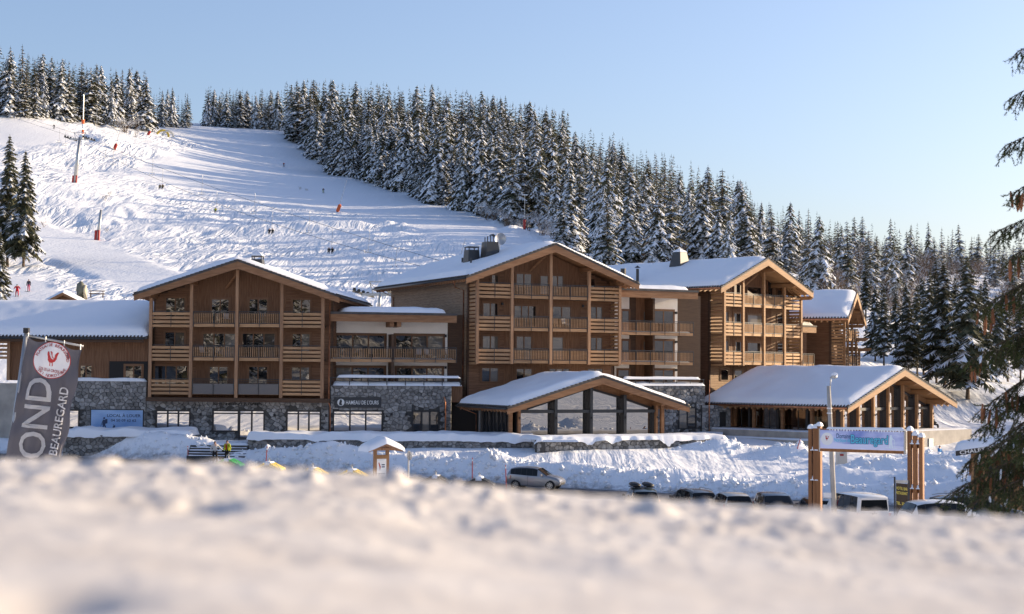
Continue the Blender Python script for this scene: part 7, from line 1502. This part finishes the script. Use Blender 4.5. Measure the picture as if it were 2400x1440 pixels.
# ---------------------------------------------------------------- near spruce reaching into the picture on the right
def near_spruce():
    rg = np.random.RandomState(5); TX, TY = 6.3, 13.6; gz_ = Hs(TX, TY); root = thing('near_spruce', 'dark spruce close by with long brown cones hanging from drooping boughs', 'tree', (TX, TY, gz_))
    O = Vector(root.location); MB().tube([(0, 0, -.5), (0, 0, 4), (.05, 0, 9), (0, 0, 15)], [.30, .25, .17, .03], 10).build('trunk', M['bark'], root, smooth=True)
    NV, NT, WV = [], [], MB(); cnt = [0]
    def needles(p, q, dens=240, ln=.024):
        L = np.linalg.norm(q - p); n = max(3, int(L * dens)); t = rg.rand(n)[:, None]; d = (q - p) / max(L, 1e-6); c = p + (q - p) * t
        r = rg.normal(size=(n, 3)); r -= (r @ d)[:, None] * d; r /= np.linalg.norm(r, axis=1)[:, None] + 1e-9; r[:, 2] += .15
        tip = c + (r * .85 + d * .75) * ln * rg.uniform(.7, 1.25, (n, 1)); sd_ = np.cross(r, d) * .0040
        k = cnt[0]; NV.append(np.stack([c - sd_, c + sd_, tip], 1).reshape(-1, 3)); NT.append(np.arange(k, k + 3 * n).reshape(-1, 3)); cnt[0] += 3 * n
    snow = MB(); cones = []
    def bough(tip_px, Y, y_start_up, ln_k=1.0, conesat=(), tw=1.0, sn=.1):
        tip = at(*tip_px, Y) - O; st = Vector((rg.uniform(-.1, .1), (Y - TY) * .25, tip.z + y_start_up)); st = np.array(st); tip = np.array(tip); L = np.linalg.norm(tip - st); mid = (st + tip) / 2 + np.array((0, 0, .16 * L))
        P = lambda t: st * (1 - t) ** 2 + mid * 2 * t * (1 - t) + tip * t * t + np.array((0, 0, .10 * L * max(0, t - .75) ** 2))
        n = int(L / .05); pts = [P(i / n) for i in range(n + 1)]
        WV.tube([Vector(p) for p in pts[::3] + [pts[-1]]], [max(.004, .028 * (1 - i / (n / 3 + 1))) for i in range(len(pts[::3]) + 1)], 5)
        d0 = (tip - st) / L; side = np.cross(d0, (0, 0, 1)); side /= np.linalg.norm(side)
        for i in range(2, n + 1):
            t = i / n; c = pts[i]
            if t > .12:
                needles(pts[i - 1], c, 260, .02)
                for sg in (-1, 1):
                    if rg.rand() < .95:
                        l = (.16 + .50 * (1 - t) ** .7) * rg.uniform(.55, 1.1) * tw; dr = d0 * rg.uniform(.35, .7) + side * sg * rg.uniform(.4, .9) + np.array((0, 0, -rg.uniform(.35, 1.0))); dr /= np.linalg.norm(dr); e = c + dr * l; m_ = (c + e) / 2 + np.array((0, 0, .03 * l))
                        WV.tube([Vector(c), Vector(m_), Vector(e)], [.005, .004, .002], 3, cap=False); needles(c, m_); needles(m_, e)
                        for q in range(int(l / .07)):
                            f = rg.uniform(.2, .95); a = c + (e - c) * f; d2 = dr * .6 + rg.normal(size=3) * .55 + np.array((0, 0, -.5)); d2 /= np.linalg.norm(d2); needles(a, a + d2 * rg.uniform(.06, .17) * (1.2 - f * .5), 250)
                        if rg.rand() < sn:
                            w_ = rg.uniform(.014, .035); cc = c + dr * l * .4 + np.array((0, 0, .012)); k = 7
                            snow.add([cc + np.array((0, 0, .012))] + [cc + dr * (w_ * 1.9 * math.cos(6.283 * z / k)) + side * (w_ * rg.uniform(.5, 1.1) * math.sin(6.283 * z / k)) + np.array((0, 0, -.006 * rg.rand())) for z in range(k)], [(0, 1 + z, 1 + (z + 1) % k) for z in range(k)])
        for f, m_ in conesat:
            b = P(f); 
            for q in range(m_): cones.append(b + np.array((rg.uniform(-.10, .10), rg.uniform(-.08, .08), -rg.uniform(.03, .12))))
    for tp, Y, up, kw in [((2384, 126), 13.2, .5, {}), ((2372, 232), 13.8, .55, {}), ((2356, 346), 13.0, .45, dict(conesat=((.86, 4),))), ((2378, 455), 13.4, .7, dict(conesat=((.97, 5), (.88, 5), (.8, 3)))), ((2334, 548), 13.0, .4, dict(conesat=((.75, 2),))), ((2365, 610), 12.7, .6, dict(conesat=((.95, 3), (.85, 2)))),
                          ((2300, 726), 13.2, .75, dict(conesat=((.97, 4), (.90, 3)), tw=1.15)), ((2350, 700), 14.2, .6, {}), ((2276, 846), 13.0, .62, dict(conesat=((.98, 4),), tw=1.15)), ((2340, 830), 14.0, .5, dict(conesat=((.72, 9), (.66, 6)))), ((2318, 952), 12.8, .9, dict(conesat=((.98, 4), (.9, 3)), tw=1.2)),
                          ((2310, 1000), 13.6, .9, dict(tw=1.3, sn=.2)), ((2262, 1094), 13.2, 1.05, dict(conesat=((.95, 8), (.88, 6), (.8, 4)), tw=1.3)), ((2330, 1060), 12.4, .8, dict(tw=1.3, sn=.25)), ((2236, 1158), 12.9, .7, dict(conesat=((.9, 5), (.8, 6)), tw=1.3, sn=.15)), ((2300, 1140), 13.8, .7, dict(conesat=((.7, 3),), tw=1.3, sn=.2)),
                          ((2270, 1190), 12.5, .45, dict(tw=1.2)), ((2340, 1180), 13.3, .5, dict(tw=1.3, sn=.25)), ((2390, 940), 12.9, .5, dict(tw=1.2)), ((2385, 820), 13.0, .4, {}), ((2395, 720), 13.0, .3, {}), ((2395, 1040), 13.9, .6, dict(tw=1.3, conesat=((.8, 3),))), ((2400, 1120), 12.8, .5, dict(tw=1.3, sn=.2))]:
        bough(tp, Y, up, **kw)
    for k in range(16):                                       # the far side of the crown, out of the picture
        a = rg.uniform(-1.2, 1.4); z = rg.uniform(2.5, 11); st = np.array((0, 0, z)); e = st + np.array((math.cos(a) * 1.8, math.sin(a) * 1.8, -.7)); WV.tube([Vector(st), Vector(e)], [.03, .006], 5)
        for q in range(26): f = rg.uniform(.2, 1); c = st + (e - st) * f; needles(c, c + rg.normal(size=3) * .16 + np.array((0, 0, -.12)), 120, .024)
    cr = link('crown', np_mesh('crown', np.concatenate(NV), np.concatenate(NT), M['needle_near']), root); WV.build('boughs', M['bark'], root); snow.build('snow_tufts', M['tree_snow'], cr, 'stuff')
    cm = MB(); n = 9
    for i in range(n):
        z = -.13 * i / n; r = .016 * math.sin(math.pi * min(1, .12 + .86 * i / n)) ** .6 + .003
        for k in range(7): a = 6.283 * (k + .5 * (i % 2)) / 7; cm.add([(r * .5 * math.cos(a - .5), r * .5 * math.sin(a - .5), z + .008), (r * .5 * math.cos(a + .5), r * .5 * math.sin(a + .5), z + .008), (r * 1.12 * math.cos(a), r * 1.12 * math.sin(a), z - .014)], [(0, 1, 2)])
    cm.tube([(0, 0, .01), (0, 0, -.03), (0, 0, -.09), (0, 0, -.135)], [.004, .012, .012, .003], 7); me = cm.mesh('cone', M['cone'])
    for c in cones: o = link('cone', me, root); o.location = tuple(c); o.rotation_euler = (rg.uniform(-.15, .15), rg.uniform(-.15, .15), rg.uniform(0, 6)); k = rg.uniform(.85, 1.25); o.scale = (k, k, k)
near_spruce()
